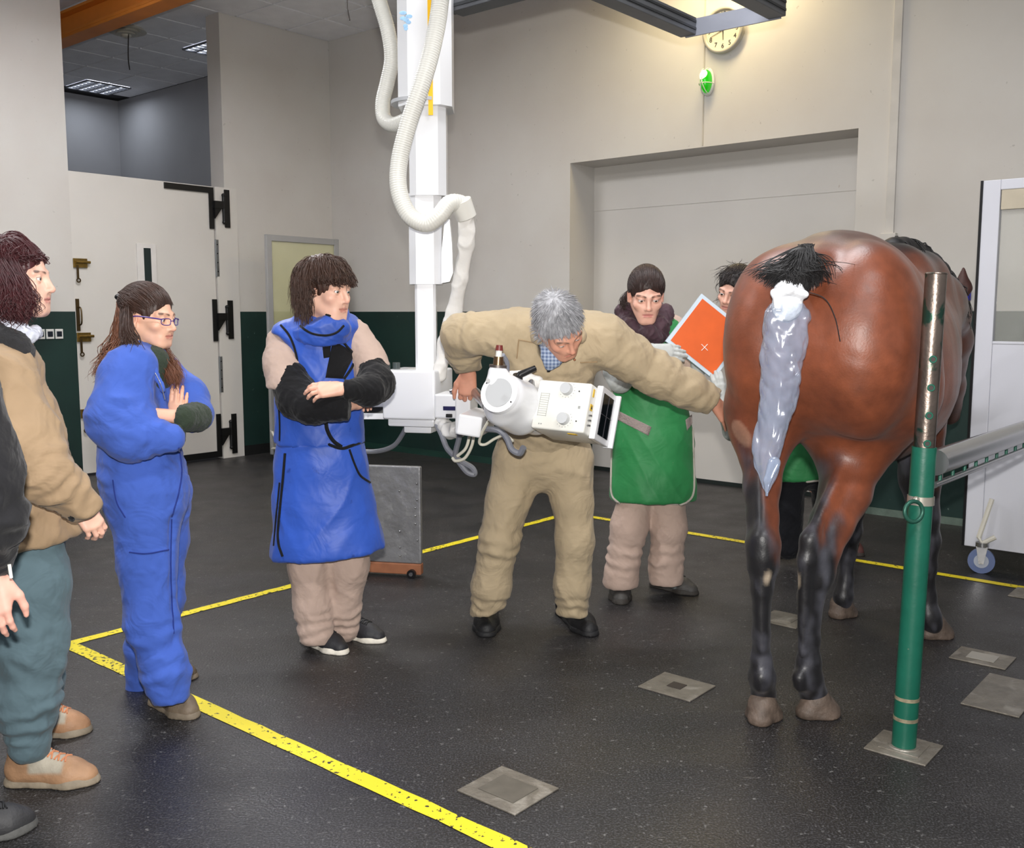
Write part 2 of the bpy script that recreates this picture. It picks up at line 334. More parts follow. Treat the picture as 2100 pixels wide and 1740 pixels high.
# ---- yellow floor lines
def line_mat():
    m = bpy.data.materials.new('yellow_line_paint'); m.use_nodes = True; nt = m.node_tree; N = nt.nodes; L = nt.links; b = N['Principled BSDF']; b.inputs['Roughness'].default_value = 0.5
    g = N.new('ShaderNodeNewGeometry'); n = N.new('ShaderNodeTexNoise'); n.inputs['Scale'].default_value = 55; n.inputs['Detail'].default_value = 3; L.new(g.outputs['Position'], n.inputs['Vector'])
    n2 = N.new('ShaderNodeTexNoise'); n2.inputs['Scale'].default_value = 1.6; L.new(g.outputs['Position'], n2.inputs['Vector'])
    ad = N.new('ShaderNodeMath'); ad.operation = 'MULTIPLY_ADD'; ad.inputs[1].default_value = 0.35; L.new(n2.outputs['Fac'], ad.inputs[0]); L.new(n.outputs['Fac'], ad.inputs[2])
    mp = N.new('ShaderNodeMapRange'); mp.inputs[1].default_value = 0.775; mp.inputs[2].default_value = 0.81; L.new(ad.outputs[0], mp.inputs[0])
    x = N.new('ShaderNodeMix'); x.data_type = 'RGBA'; x.inputs[6].default_value = lin((226, 208, 34)) + (1,); x.inputs[7].default_value = lin((44, 42, 36)) + (1,)
    L.new(mp.outputs[0], x.inputs[0]); L.new(x.outputs[2], b.inputs['Base Color']); return m
YL = line_mat()
def yline(a0, a1, b0, b1, lab):
    n = 60; V = []; F = []
    long_a = abs(a1 - a0) > abs(b1 - b0)
    for i in range(n + 1):
        t = i / n; w0, w1 = rng.normal(0, 0.002, 2)
        if long_a: a = a0 + (a1 - a0) * t; V += [R(a, b0 + w0, 0.0025), R(a, b1 + w1, 0.0025)]
        else: b = b0 + (b1 - b0) * t; V += [R(a0 + w0, b, 0.0025), R(a1 + w1, b, 0.0025)]
        if i: F.append((2 * i - 2, 2 * i - 1, 2 * i + 1, 2 * i))
    tag(mobj('floor_marking', V, F, YL), lab, 'floor marking')
yline(4.31, 10.5, 5.05, 5.115, 'worn yellow painted floor line running past the coveralled woman towards the floor plate')
yline(4.25, 4.31, 1.43, 5.115, 'worn yellow painted floor line passing behind the blue apron man and vet')
yline(4.25, 10.5, 1.37, 1.43, 'thin yellow painted floor line passing behind the horse and green aprons')
# ---- metal plates let into the floor
PL = mat('floor_plate_metal', (122, 116, 106), 0.42, 0.2, 14, 0.3, 60, metal=0.35, stain=(170, 164, 154), sscale=9); PD = mat('plate_socket_dark', (52, 44, 38), 0.6, 0.2); PI = mat('plate_insert', (156, 152, 144), 0.4, 0.1)
def fplate(x, y, sa, sb, lab, ins, insm=None, rim=True):
    g = G(x, y); q = g - RO; a = q.dot(E1); b = q.dot(E2)
    t = thing('floor_plate', lab, 'floor plate', g)
    MB().rbox(a - sa, a + sa, b - sb, b + sb, 0.0, 0.006, 0.002).build('plate', PL, t)
    if ins: MB().rbox(a - ins[0], a + ins[0], b - ins[1], b + ins[1], 0.006, 0.0085, 0.001).build('socket_cover', insm, t)
    return t
fplate(1042, 1622, 0.115, 0.105, 'square metal floor plate with raised cover near the long yellow line', (0.07, 0.06), mat('cover_grey', (104, 99, 90), 0.45, 0.15, 20, metal=0.3))
fplate(1388, 1410, 0.115, 0.1, 'square metal floor plate with dark centre hole beside the horse', (0.03, 0.028), PD)
fplate(1610, 1272, 0.1, 0.1, 'metal floor plate between the hind legs of the horse', (0.05, 0.05), PL)
fplate(2015, 1351, 0.11, 0.09, 'metal floor plate with pale square cover beyond the green post', (0.055, 0.045), PI)
fplate(2058, 1426, 0.10, 0.2, 'long rusty rectangular floor plate beside the plate with pale square cover', None)
fplate(2120, 1222, 0.1, 0.1, 'metal floor plate below the white wheeled screen', (0.04, 0.04), PI)
# ---- wall clock
t = thing('wall_clock', 'round cream wall clock with black numerals above the green lamp', 'clock', R(4.69, 0.0, 3.6))
ca, cz, cr = 4.69, 3.595, 0.172
MB().cyl(R(ca, 0.0, cz), R(ca, 0.03, cz), cr * 0.97, n=40).build('back', mat('clock_case', (196, 192, 176), 0.4), t, True)
MB().torus(R(ca, 0.035, cz), E2, cr - 0.013, 0.016, 48, 10).build('rim', mat('clock_rim', (168, 164, 152), 0.35, 0.0), t, True)
face = MB().cyl(R(ca, 0.03, cz), R(ca, 0.033, cz), cr - 0.02, n=40).build('dial', mat('clock_dial', (222, 214, 190), 0.5, 0.0), t)
INK = mat('clock_ink', (40, 38, 36), 0.5, 0.0)
def text(s, loc, size, m, parent, normal, up, name='lettering', depth=0.0006, align='CENTER'):
    c = bpy.data.curves.new(name, 'FONT'); c.body = s; c.size = size; c.align_x = align; c.align_y = 'CENTER'; c.extrude = depth
    o = bpy.data.objects.new(name, c); C.objects.link(o); bpy.context.view_layer.update()
    me = bpy.data.meshes.new_from_object(o.evaluated_get(bpy.context.evaluated_depsgraph_get())); bpy.data.objects.remove(o)
    n = Vector(normal).normalized(); u = Vector(up); u = (u - n * u.dot(n)).normalized(); x = u.cross(n)
    M = Matrix((x, u, n)).transposed().to_4x4(); M.translation = Vector(loc); me.transform(M); me.materials.append(m)
    o = bpy.data.objects.new(name, me); C.objects.link(o); return adopt(o, parent)
for k in range(1, 13):
    A = math.radians(90 - 30 * k); text(str(k), R(ca + math.cos(A) * 0.118, 0.0345, cz + math.sin(A) * 0.118), 0.05, INK, face, E2, (0, 0, 1), 'numeral')
def hand(ang, ln, wd, z):
    A = math.radians(90 - ang); u = E1 * math.cos(A) + Vector((0, 0, math.sin(A))); v = E1 * -math.sin(A) + Vector((0, 0, math.cos(A))); c = R(ca, z, cz)
    MB().poly([c - u * 0.015 - v * wd, c + u * ln - v * wd * 0.4, c + u * ln + v * wd * 0.4, c - u * 0.015 + v * wd], E2 * 0.001).build('clock_hand', INK, t)
hand(178, 0.075, 0.005, 0.035); hand(250, 0.115, 0.003, 0.0365)
# ---- green bulkhead lamp
la, lz = 4.556, 3.235
t = thing('bulkhead_lamp', 'oval green bulkhead lamp with wire guard glowing below the clock', 'lamp', R(la, 0, lz))
RW = Matrix((E1, E2, Vector((0, 0, 1)))).transposed()
MB().sph(R(la, 0.012, lz), 0.1, (0.6, 0.2, 1.08), RW, 28, 16).build('base', mat('lamp_base_white', (210, 210, 204), 0.4), t, True)
MB().sph(R(la, 0.03, lz), 0.085, (0.55, 0.75, 1.05), RW, 28, 16).build('green_lens', mat('green_lens', (30, 150, 24), 0.2, 0.0, emit=0.55, ecol=(20, 190, 10), coat=0.5), t, True)
MB().sph(R(la - 0.004, 0.062, lz + 0.035), 0.045, (0.72, 0.85, 1.0), RW, 20, 12).build('glowing_bulb', mat('green_bulb', (250, 255, 220), 0.3, 0.0, emit=4.0, ecol=(235, 255, 190)), t, True)
GU = mat('guard_wire', (216, 220, 206), 0.4)
for s in (-1, 1):
    MB().tube([R(la + s * 0.022 * math.cos(x), 0.02 + 0.085 * math.sin(x) + 0.004, lz + 0.098 * math.cos(x) * 1.0) for x in np.linspace(0.1, 3.04, 14)], 0.0035, 6).build('guard_wire', GU, t, True)
MB().tube([R(la + 0.058 * math.cos(x), 0.02 + 0.08 * math.sin(x), lz - 0.02) for x in np.linspace(0.0, 3.14, 14)], 0.0035, 6).build('guard_wire', GU, t, True)
tag(MB().rbox(6.515, 6.56, 0.0, 0.012, 1.53, 1.6, 0.003).build('wall_tag', mat('blue_tag', (50, 50, 190), 0.4)), 'small bright blue tag on the wall by the horse ear', 'tag')
# ================================================================ implicit-surface modelling (people, horse, cloth)
def V3(p): return np.array((p[0], p[1], p[2]), dtype=np.float64)
class Sdf:
    """smooth union of round cones and ellipsoids, meshed with surface nets"""
    def __init__(s, k=0.012): s.ops = []; s.k = k; s.lo = np.full(3, 1e9); s.hi = np.full(3, -1e9)
    def _bb(s, lo, hi, op):
        if op == 'u': s.lo = np.minimum(s.lo, lo); s.hi = np.maximum(s.hi, hi)
    def rc(s, a, ra, b, rb, k=None, ax=None, f=1.0, op='u'):
        a = V3(a); b = V3(b); m = max(ra, rb) * max(1.0, f); lo = np.minimum(a, b) - m; hi = np.maximum(a, b) + m; s._bb(lo, hi, op)
        n = None if ax is None else V3(ax) / np.linalg.norm(V3(ax))
        def fn(P):
            p = [P[i] - a[i] for i in range(3)]; ba = b - a
            if n is not None:
                d = (p[0] * n[0] + p[1] * n[1] + p[2] * n[2]) * (1 / f - 1); p = [p[i] + n[i] * d for i in range(3)]; ba = ba + n * (ba @ n) * (1 / f - 1)
            L = max(float(ba @ ba), 1e-9); h = np.clip((p[0] * ba[0] + p[1] * ba[1] + p[2] * ba[2]) / L, 0, 1)
            return np.sqrt((p[0] - ba[0] * h) ** 2 + (p[1] - ba[1] * h) ** 2 + (p[2] - ba[2] * h) ** 2) - (ra + (rb - ra) * h)
        s.ops.append((fn, lo, hi, s.k if k is None else k, op)); return s
    def chain(s, pts, k=None, ax=None, f=1.0, op='u'):
        for i in range(len(pts) - 1): s.rc(pts[i][0], pts[i][1], pts[i + 1][0], pts[i + 1][1], k, ax, f, op)
        return s
    def ell(s, c, r, rot=None, k=None, op='u'):
        c = V3(c); r = np.array(r, float); m = r.max(); M = None if rot is None else np.array(rot, float)
        if M is None: lo, hi = c - r, c + r
        else: e = np.sqrt(((M * r) ** 2).sum(1)); lo, hi = c - e, c + e
        s._bb(lo, hi, op)
        def fn(P):
            p = [P[i] - c[i] for i in range(3)]
            if M is not None: p = [p[0] * M[0, j] + p[1] * M[1, j] + p[2] * M[2, j] for j in range(3)]
            q = [p[i] / r[i] for i in range(3)]; k0 = np.sqrt(q[0] ** 2 + q[1] ** 2 + q[2] ** 2); k1 = np.sqrt((q[0] / r[0]) ** 2 + (q[1] / r[1]) ** 2 + (q[2] / r[2]) ** 2)
            return k0 * (k0 - 1) / np.maximum(k1, 1e-6)
        s.ops.append((fn, lo, hi, s.k if k is None else k, op)); return s
    def sph(s, c, r, k=None, op='u'): return s.rc(c, r, V3(c) + (0, 0, 1e-4), r, k, op=op)
    def cut(s, p, n, lo=None, hi=None):
        """remove everything on the side of the plane that n points to (inside an optional box)"""
        p = V3(p); n = V3(n); n = n / np.linalg.norm(n)
        def fn(P): return -((P[0] - p[0]) * n[0] + (P[1] - p[1]) * n[1] + (P[2] - p[2]) * n[2])
        s.ops.append((fn, None if lo is None else V3(lo), None if hi is None else V3(hi), 0.0, 'c')); return s
    def mesh(s, h):
        lo = s.lo - 3 * h; hi = s.hi + 3 * h; n = np.ceil((hi - lo) / h).astype(int) + 1
        ax = [(lo[i] + h * np.arange(n[i])).astype(np.float32) for i in range(3)]
        F = np.full(n, 1.0, np.float32)
        for fn, a, b, k, op in s.ops:
            mg = 2.5 * h + k * 1.2
            if a is None: sl = [slice(0, n[i]) for i in range(3)]
            else:
                if op == 'c': mg = 0
                sl = [slice(max(0, int((a[i] - mg - lo[i]) / h)), min(n[i], int((b[i] + mg - lo[i]) / h) + 2)) for i in range(3)]
            if any(q.stop <= q.start for q in sl): continue
            P = (ax[0][sl[0]][:, None, None], ax[1][sl[1]][None, :, None], ax[2][sl[2]][None, None, :])
            d = fn(P).astype(np.float32); S = F[tuple(sl)]
            if op == 'u':
                if k > 0: q = np.maximum(k - np.abs(S - d), 0) / k; S[...] = np.minimum(S, d) - q * q * k * 0.25
                else: np.minimum(S, d, out=S)
            elif op == 's':
                d = -d
                if k > 0: q = np.maximum(k - np.abs(S - d), 0) / k; S[...] = np.maximum(S, d) + q * q * k * 0.25
                else: np.maximum(S, d, out=S)
            else: np.maximum(S, -d, out=S)
        return nets(F, lo, h)
def nets(F, lo, h):
    s = F < 0; n = F.shape; cs = np.zeros(tuple(v - 1 for v in n), np.uint8)
    cr = [(i, j, k) for i in (0, 1) for j in (0, 1) for k in (0, 1)]
    for i, j, k in cr: cs += s[i:n[0] - 1 + i, j:n[1] - 1 + j, k:n[2] - 1 + k]
    I = np.argwhere((cs > 0) & (cs < 8)); idx = np.full(cs.shape, -1, np.int32); idx[I[:, 0], I[:, 1], I[:, 2]] = np.arange(len(I))
    val = {c: F[I[:, 0] + c[0], I[:, 1] + c[1], I[:, 2] + c[2]] for c in cr}; acc = np.zeros((len(I), 3)); cnt = np.zeros(len(I))
    for c in cr:
        for ax in range(3):
            if c[ax]: continue
            e = list(c); e[ax] = 1; e = tuple(e); a, b = val[c], val[e]; m = (a < 0) != (b < 0)
            t = np.where(m, a / np.where(m, a - b, 1), 0); p = np.tile(np.array(c, float), (len(I), 1)); p[:, ax] = t
            acc[m] += p[m]; cnt += m
    V = lo + h * (I + acc / cnt[:, None]); Q = []
    for ax in range(3):
        u, v = (ax + 1) % 3, (ax + 2) % 3
        A = [slice(None)] * 3; B = [slice(None)] * 3; A[ax] = slice(0, n[ax] - 1); B[ax] = slice(1, n[ax])
        m = s[tuple(A)] != s[tuple(B)]; E = np.argwhere(m); E = E[(E[:, u] > 0) & (E[:, v] > 0) & (E[:, u] < n[u] - 1) & (E[:, v] < n[v] - 1)]
        ins = s[E[:, 0], E[:, 1], E[:, 2]]; q = []
        for du, dv in ((-1, -1), (0, -1), (0, 0), (-1, 0)):
            w = E.copy(); w[:, u] += du; w[:, v] += dv; q.append(idx[w[:, 0], w[:, 1], w[:, 2]])
        q = np.stack(q, 1); q[~ins] = q[~ins][:, ::-1]; Q.append(q)
    return V, np.concatenate(Q)
def vnorm(V, Q):
    fn = np.cross(V[Q[:, 2]] - V[Q[:, 0]], V[Q[:, 3]] - V[Q[:, 1]]); N = np.zeros_like(V)
    for c in range(4): np.add.at(N, Q[:, c], fn)
    return N / np.maximum(np.linalg.norm(N, axis=1), 1e-12)[:, None]
def relax(V, Q, it=1, w=0.5):
    E = np.concatenate([Q[:, [0, 1]], Q[:, [1, 2]], Q[:, [2, 3]], Q[:, [3, 0]]]); deg = np.bincount(E.ravel(), minlength=len(V)).astype(float)
    for _ in range(it):
        S = np.zeros_like(V)
        for c in range(3): S[:, c] = np.bincount(E[:, 0], V[E[:, 1], c], len(V)) + np.bincount(E[:, 1], V[E[:, 0], c], len(V))
        V = V + w * (S / np.maximum(deg, 1)[:, None] - V)
    return V
def snoise(P, sc, seed=0, oct=3):
    """smooth pseudo noise from rotated sines, about -1..1"""
    r = np.random.default_rng(seed); out = np.zeros(len(P)); amp = 1.0; tot = 0
    for o in range(oct):
        D = r.normal(size=(4, 3)); D /= np.linalg.norm(D, axis=1)[:, None]; ph = r.uniform(0, 6.28, 4); w = 0
        for d, f in zip(D, ph): w = w + np.sin(P @ d * sc * 6.28 + f + 1.3 * np.sin(P @ D[0] * sc * 2.1))
        out += amp * w / 2.2; tot += amp; amp *= 0.5; sc *= 2.1
    return out / tot
def ridges(P, sc, seed=0, stretch=None):
    Q = P.copy()
    if stretch is not None: Q = Q * np.array(stretch)
    return 1 - 2 * np.abs(np.tanh(1.6 * snoise(Q, sc, seed, 2)))
def segdist(P, a, b):
    a = V3(a); b = V3(b); ba = b - a; h = np.clip((P - a) @ ba / (ba @ ba), 0, 1); return np.linalg.norm(P - a - h[:, None] * ba, axis=1)
def smobj(name, parts, m, parent=None, colfn=None, kind=None, cols=None):
    """one mesh object from [(V,Q),...] with optional vertex colours from colfn(V,N)->rgb"""
    off = 0; VV = []; QQ = []
    for V, Q in parts: VV.append(V); QQ.append(Q + off); off += len(V)
    V = np.concatenate(VV); Q = np.concatenate(QQ); me = bpy.data.meshes.new(name)
    me.vertices.add(len(V)); me.vertices.foreach_set('co', V.astype(np.float32).ravel())
    me.loops.add(Q.size); me.loops.foreach_set('vertex_index', Q.astype(np.int32).ravel())
    me.polygons.add(len(Q)); me.polygons.foreach_set('loop_start', np.arange(0, Q.size, 4, dtype=np.int32)); me.polygons.foreach_set('loop_total', np.full(len(Q), 4, np.int32))
    me.update(calc_edges=True); me.validate(); me.polygons.foreach_set('use_smooth', np.ones(len(me.polygons), bool))
    if colfn is not None: cols = colfn(V, vnorm(V, Q))
    if cols is not None:
        c = np.concatenate([np.clip(cols, 0, 1), np.ones((len(V), 1))], 1).astype(np.float32)
        at_ = me.color_attributes.new('Col', 'FLOAT_COLOR', 'POINT'); at_.data.foreach_set('color', c.ravel())
    me.materials.append(m); o = bpy.data.objects.new(name, me); C.objects.link(o)
    if kind: o['kind'] = kind
    return adopt(o, parent)
def tubes_np(paths, rads, n=4):
    """many tubes -> (V,Q). paths (m,k,3), rads (m,k)"""
    P = np.asarray(paths); m, k, _ = P.shape; T = np.gradient(P, axis=1); T /= np.maximum(np.linalg.norm(T, axis=2), 1e-9)[..., None]
    up = np.tile(np.array([0.31, 0.27, 0.91]), (m, k, 1)); A = np.cross(T, up); A /= np.maximum(np.linalg.norm(A, axis=2), 1e-9)[..., None]; B = np.cross(T, A)
    th = np.arange(n) * 2 * np.pi / n; r = np.asarray(rads)[..., None, None]
    V = P[:, :, None, :] + r * (A[:, :, None, :] * np.cos(th)[None, None, :, None] + B[:, :, None, :] * np.sin(th)[None, None, :, None])
    base = (np.arange(m) * k * n)[:, None, None]; i = (np.arange(k - 1) * n)[None, :, None]; j = np.arange(n)[None, None, :]; j2 = (j + 1) % n
    Q = np.stack([base + i + j, base + i + j2, base + i + n + j2, base + i + n + j], -1).reshape(-1, 4)
    return V.reshape(-1, 3), Q
def drape(o, pix, off=0.002, dense=12):
    """points on the camera-facing surface of mesh o along a pixel polyline, lifted by off"""
    me = o.data; V = [v.co.copy() for v in me.vertices]; bv = BVHTree.FromPolygons(V, [tuple(p.vertices) for p in me.polygons]); out = []
    pp = [Vector((x, y, 0)) for x, y in pix]; pp = spline(pp, dense) if len(pp) > 2 else [pp[0].lerp(pp[1], t / dense) for t in range(dense + 1)]
    for q in pp:
        d = ray(q.x, q.y).normalized(); hit, n, _, _ = bv.ray_cast(CAM, d)
        if hit is None:
            mid = CAM + d * ((sum(V, Vector()) / len(V)) - CAM).length; hit, n, _, _ = bv.find_nearest(mid)
        out.append(hit + n * off)
    return out
# ================================================================ the horse
HD = Vector((0.578, 0.816, 0)); HR = Vector((0.816, -0.578, 0)); HBASE = Vector((1.06, 3.42, 0))
def H(x, y, z): return HBASE + HR * x + HD * y + Vector((0, 0, z))
HM = np.array([[HR.x, HD.x, 0], [HR.y, HD.y, 0], [0, 0, 1.0]])
def make_horse():
    t = thing('horse', 'large bay horse with black legs seen from behind, standing by the green post', 'horse', H(0, 0.6, 0))
    s = Sdf(0.06)
    s.ell(H(0.0, 0.24, 1.36), (0.315, 0.42, 0.385), HM)
    s.ell(H(-0.155, 0.06, 1.34), (0.19, 0.25, 0.34), HM); s.ell(H(0.155, 0.06, 1.35), (0.195, 0.25, 0.34), HM)
    s.ell(H(-0.18, 0.2, 1.24), (0.155, 0.24, 0.26), HM, 0.05); s.ell(H(0.19, 0.24, 1.27), (0.165, 0.25, 0.27), HM, 0.05)
    s.ell(H(0, 0.72, 1.2), (0.325, 0.55, 0.37), HM, 0.1)
    s.rc(H(0, 0.35, 1.46), 0.24, H(0, 0.95, 1.36), 0.25, 0.1)
    s.ell(H(-0.03, 1.14, 1.2), (0.21, 0.3, 0.42), HM, 0.1); s.rc(H(0, 0.95, 1.5), 0.13, H(0, 1.2, 1.55), 0.1, 0.1)
    # neck and head, head turned a little to the right
    cr = [at(1830, 560, 4.45), at(1872, 566, 4.66), at(1915, 598, 4.86), at(1944, 636, 5.02)]
    for i, (r0, r1) in enumerate(((0.19, 0.15), (0.15, 0.125), (0.125, 0.11))): s.rc(cr[i] - Vector((0, 0, 0.05)), r0, cr[i + 1] - Vector((0, 0, 0.04)), r1, 0.08)
    s.rc(H(0, 1.2, 1.3), 0.24, cr[2] - Vector((0, 0, 0.12)), 0.13, 0.1)
    pl = at(1949, 640, 5.06); s.chain([(pl, 0.085), (at(1950, 700, 5.16), 0.1), (at(1948, 790, 5.36), 0.072), (at(1946, 850, 5.5), 0.06)], 0.05)
    s.ell(at(1966, 690, 5.1), (0.025, 0.04, 0.03), None, 0.03)
    # hind legs
    LH = [(H(-0.17, 0.22, 1.16), 0.15), (at(1566, 845, 3.58), 0.125), (at(1566, 890, 3.56), 0.10), (at(1564, 940, 3.52), 0.08), (at(1562, 1000, 3.46), 0.067), (at(1564, 1060, 3.39), 0.054), (at(1564, 1120, 3.33), 0.058), (at(1565, 1160, 3.325), 0.052), (at(1563, 1205, 3.325), 0.036), (at(1562, 1300, 3.335), 0.028), (at(1562, 1355, 3.345), 0.034), (at(1563, 1390, 3.36), 0.046), (at(1566, 1425, 3.385), 0.04), (at(1565, 1450, 3.41), 0.052)]
    s.chain(LH[:4], 0.07); s.chain(LH[3:], 0.022); s.chain([(at(1563, 950, 3.44), 0.02), (at(1563, 1100, 3.29), 0.022)], 0.03)
    s.rc(at(1562, 1108, 3.292), 0.024, at(1562, 1140, 3.288), 0.03, 0.05); s.rc(at(1562, 1140, 3.285), 0.025, at(1562, 1330, 3.305), 0.018, 0.02)
    s.rc(at(1562, 1390, 3.315), 0.03, at(1562, 1405, 3.32), 0.028, 0.02)
    RH = [(H(0.19, 0.25, 1.15), 0.16), (at(1762, 830, 3.62), 0.185), (at(1752, 885, 3.6), 0.148), (at(1744, 945, 3.56), 0.108), (at(1733, 1010, 3.50), 0.090), (at(1707, 1075, 3.42), 0.076), (at(1682, 1135, 3.36), 0.066), (at(1675, 1180, 3.35), 0.060), (at(1664, 1225, 3.35), 0.043), (at(1660, 1310, 3.36), 0.035), (at(1658, 1360, 3.375), 0.043), (at(1657, 1392, 3.385), 0.05), (at(1668, 1425, 3.41), 0.045), (at(1673, 1446, 3.43), 0.055)]
    s.chain(RH[:4], 0.08); s.chain(RH[3:], 0.022); s.chain([(at(1728, 960, 3.47), 0.025), (at(1662, 1105, 3.3), 0.026)], 0.03)
    s.rc(at(1660, 1112, 3.305), 0.027, at(1655, 1148, 3.295), 0.032, 0.05); s.rc(at(1652, 1150, 3.29), 0.025, at(1646, 1340, 3.325), 0.019, 0.02)
    s.rc(at(1640, 1390, 3.34), 0.03, at(1642, 1405, 3.345), 0.028, 0.02)
    # fore legs
    s.chain([(H(-0.17, 1.12, 1.0), 0.14), (at(1752, 960, 4.5), 0.085), (at(1748, 1040, 4.52), 0.055), (at(1742, 1090, 4.54), 0.058), (at(1738, 1130, 4.56), 0.042), (at(1734, 1190, 4.57), 0.034), (at(1729, 1222, 4.56), 0.044), (at(1727, 1240, 4.56), 0.04)], 0.03)
    s.chain([(H(0.12, 1.05, 1.0), 0.11), (at(1886, 980, 4.2), 0.08), (at(1894, 1060, 4.22), 0.06), (at(1897, 1110, 4.24), 0.06), (at(1899, 1160, 4.25), 0.043), (at(1901, 1225, 4.26), 0.035), (at(1904, 1262, 4.25), 0.046), (at(1912, 1282, 4.24), 0.042)], 0.03)
    # cleft between the buttocks, dock of the tail
    s.rc(H(0.0, -0.26, 1.3), 0.035, H(0.0, -0.2, 0.9), 0.05, 0.08, op='s')
    s.chain([(H(0, -0.02, 1.6), 0.07), (at(1642, 545, 3.29), 0.04), (at(1624, 600, 3.22), 0.034)], 0.05)
    V, Q = s.mesh(0.0105); V = relax(V, Q, 2, 0.5); N = vnorm(V, Q)
    V = V + N * (0.0022 * snoise(V, 6.0, 3, 2) + 0.004 * snoise(V, 1.6, 5, 2))[:, None]
    L = (V - np.array(HBASE)) @ HM
    bay = np.array(lin((104, 54, 34))); bay2 = np.array(lin((128, 68, 42))); dark = np.array(lin((46, 34, 32))); blk = np.array(lin((26, 25, 28))); ash = np.array(lin((78, 78, 86)))
    def sm(x, a, b): q = np.clip((x - a) / (b - a), 0, 1); return (q * q * (3 - 2 * q))[:, None]
    nz = snoise(V, 3.0, 9, 3); c = bay + (bay2 - bay) * np.clip(0.5 + 0.6 * nz, 0, 1)[:, None]
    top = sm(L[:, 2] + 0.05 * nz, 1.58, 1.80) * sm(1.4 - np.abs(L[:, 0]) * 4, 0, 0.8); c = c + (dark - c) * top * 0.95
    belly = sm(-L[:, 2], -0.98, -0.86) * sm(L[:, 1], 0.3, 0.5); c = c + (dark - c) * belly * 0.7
    legz = L[:, 2] + 0.06 * nz + 0.10 * np.clip(N @ np.array(HD), 0, 1) - 0.05 * np.clip(-(N @ np.array(HR)), 0, 1) + 0.16 * np.clip(N @ np.array(HR), 0, 1)
    leg = sm(-legz + 0.16 * np.clip(-(N @ np.array(HD)), 0, 1), -0.88, -0.66); c = c + (blk - c) * leg
    c = c + (ash - c) * leg * np.clip(0.15 + 0.9 * snoise(V * (1, 1, 0.5), 9.0, 21, 3), 0, 0.8)[:, None]
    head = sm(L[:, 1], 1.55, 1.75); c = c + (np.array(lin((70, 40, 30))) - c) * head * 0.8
    cd_ = np.min([segdist(V, cr[i] + Vector((0, 0, 0.1)), cr[i + 1] + Vector((0, 0, 0.1))) for i in range(3)], axis=0); c = c + (np.array(lin((26, 24, 25))) - c) * np.clip(2.2 - cd_ / 0.07, 0, 1)[:, None]
    for q in (at(1573, 1182, 3.27), at(1636, 1190, 3.3)):
        d = np.linalg.norm((V - np.array(q)) * (1, 1, 0.5), axis=1); c = c + (np.array(lin((176, 160, 140))) - c) * np.clip(1.6 - d / 0.012, 0, 1)[:, None]
    d = segdist(V, at(1515, 880, 3.5), at(1527, 930, 3.42)); c = c + (np.array(lin((186, 150, 126))) - c) * np.clip(1.3 - d / 0.03, 0, 0.32)[:, None]
    HM_ = mat('bay_coat', (120, 60, 36), 0.44, 0.14, 26.0, 0.22, 140.0, attr=True, spec=0.55, bdist=0.003, sheen=0.05)
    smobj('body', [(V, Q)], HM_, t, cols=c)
    # hooves
    HO = mat('hoof_horn', (94, 80, 70), 0.6, 0.25, 25, 0.4, 60, stain=(70, 60, 52), sscale=14)
    for (px, py, f) in ((1564, 1474, -0.15), (1677, 1466, 0.55), (1726, 1262, 0.1), (1918, 1305, 0.5)):
        g = G(px, py); d = (HD * 0.9 + HR * f).normalized(); k = Sdf(0.012); b = 1.0 if py > 1400 else 1.02
        k.chain([(g + Vector((0, 0, 0.05)) - d * 0.008, 0.056 * b), (g + d * 0.016 + Vector((0, 0, 0.003)), 0.072 * b)], ax=HR, f=0.95); k.rc(g - d * 0.045 + Vector((0, 0, 0.02)), 0.045, g - d * 0.04 + Vector((0, 0, 0.04)), 0.035)
        k.cut(g, (0, 0, -1)); hv, hq = k.mesh(0.006); hv = relax(hv, hq, 1); hv[:, 2] = np.maximum(hv[:, 2], 0.0); smobj('hoof', [(hv, hq)], HO, t)
    # ears
    for (bx, by, tx, ty, Y) in ((1962, 604, 1976, 552, 5.03), (1930, 600, 1925, 560, 5.12)):
        k = Sdf(0.02); a = at(bx, by + 18, Y); b = at(tx, ty, Y - 0.02); m = a.lerp(b, 0.45) + Vector((0.012 if bx > 1950 else -0.01, 0, 0))
        k.chain([(a, 0.022), (m, 0.045), (b, 0.009)], ax=(0.3, 1, 0), f=0.55); k.chain([(m + Vector((0.0, -0.04, -0.02)), 0.02), (b + Vector((0, -0.03, -0.05)), 0.008)], op='s', k=0.01)
        ev, eq = k.mesh(0.005); smobj('ear', [(relax(ev, eq, 1), eq)], mat('ear_coat', (62, 32, 26), 0.55, 0.2, 30), t)
    # eye
    MB().sph(at(1973, 692, 5.06), 0.022).build('eye', mat('horse_eye', (14, 10, 10), 0.08, 0.0), t, True)
    HAIRB = mat('black_horse_hair', (34, 33, 34), 0.6, 0.35, 40.0, spec=0.4)
    # mane along the crest
    r = np.random.default_rng(4); P = []; Rr = []
    crest = [Vector((q.x, q.y, q.z)) for q in spline([c_ + Vector((0, 0, 0.125)) for c_ in cr], 14)]
    for i in range(600):
        j = r.integers(0, len(crest)); b = np.array(crest[j]) + r.normal(0, 0.012, 3); ln = r.uniform(0.10, 0.2); side = np.array(HR) * r.choice([1, 1, -0.6])
        q = np.linspace(0, 1, 8)[:, None]; P.append(b + q * ln * (side * 0.6 + np.array([0, 0, 0.28]) * (1 - 1.5 * q) + np.array([0, 0, -0.9]) * q) + r.normal(0, 0.003, (8, 3))); Rr.append(np.linspace(0.005, 0.0015, 8))
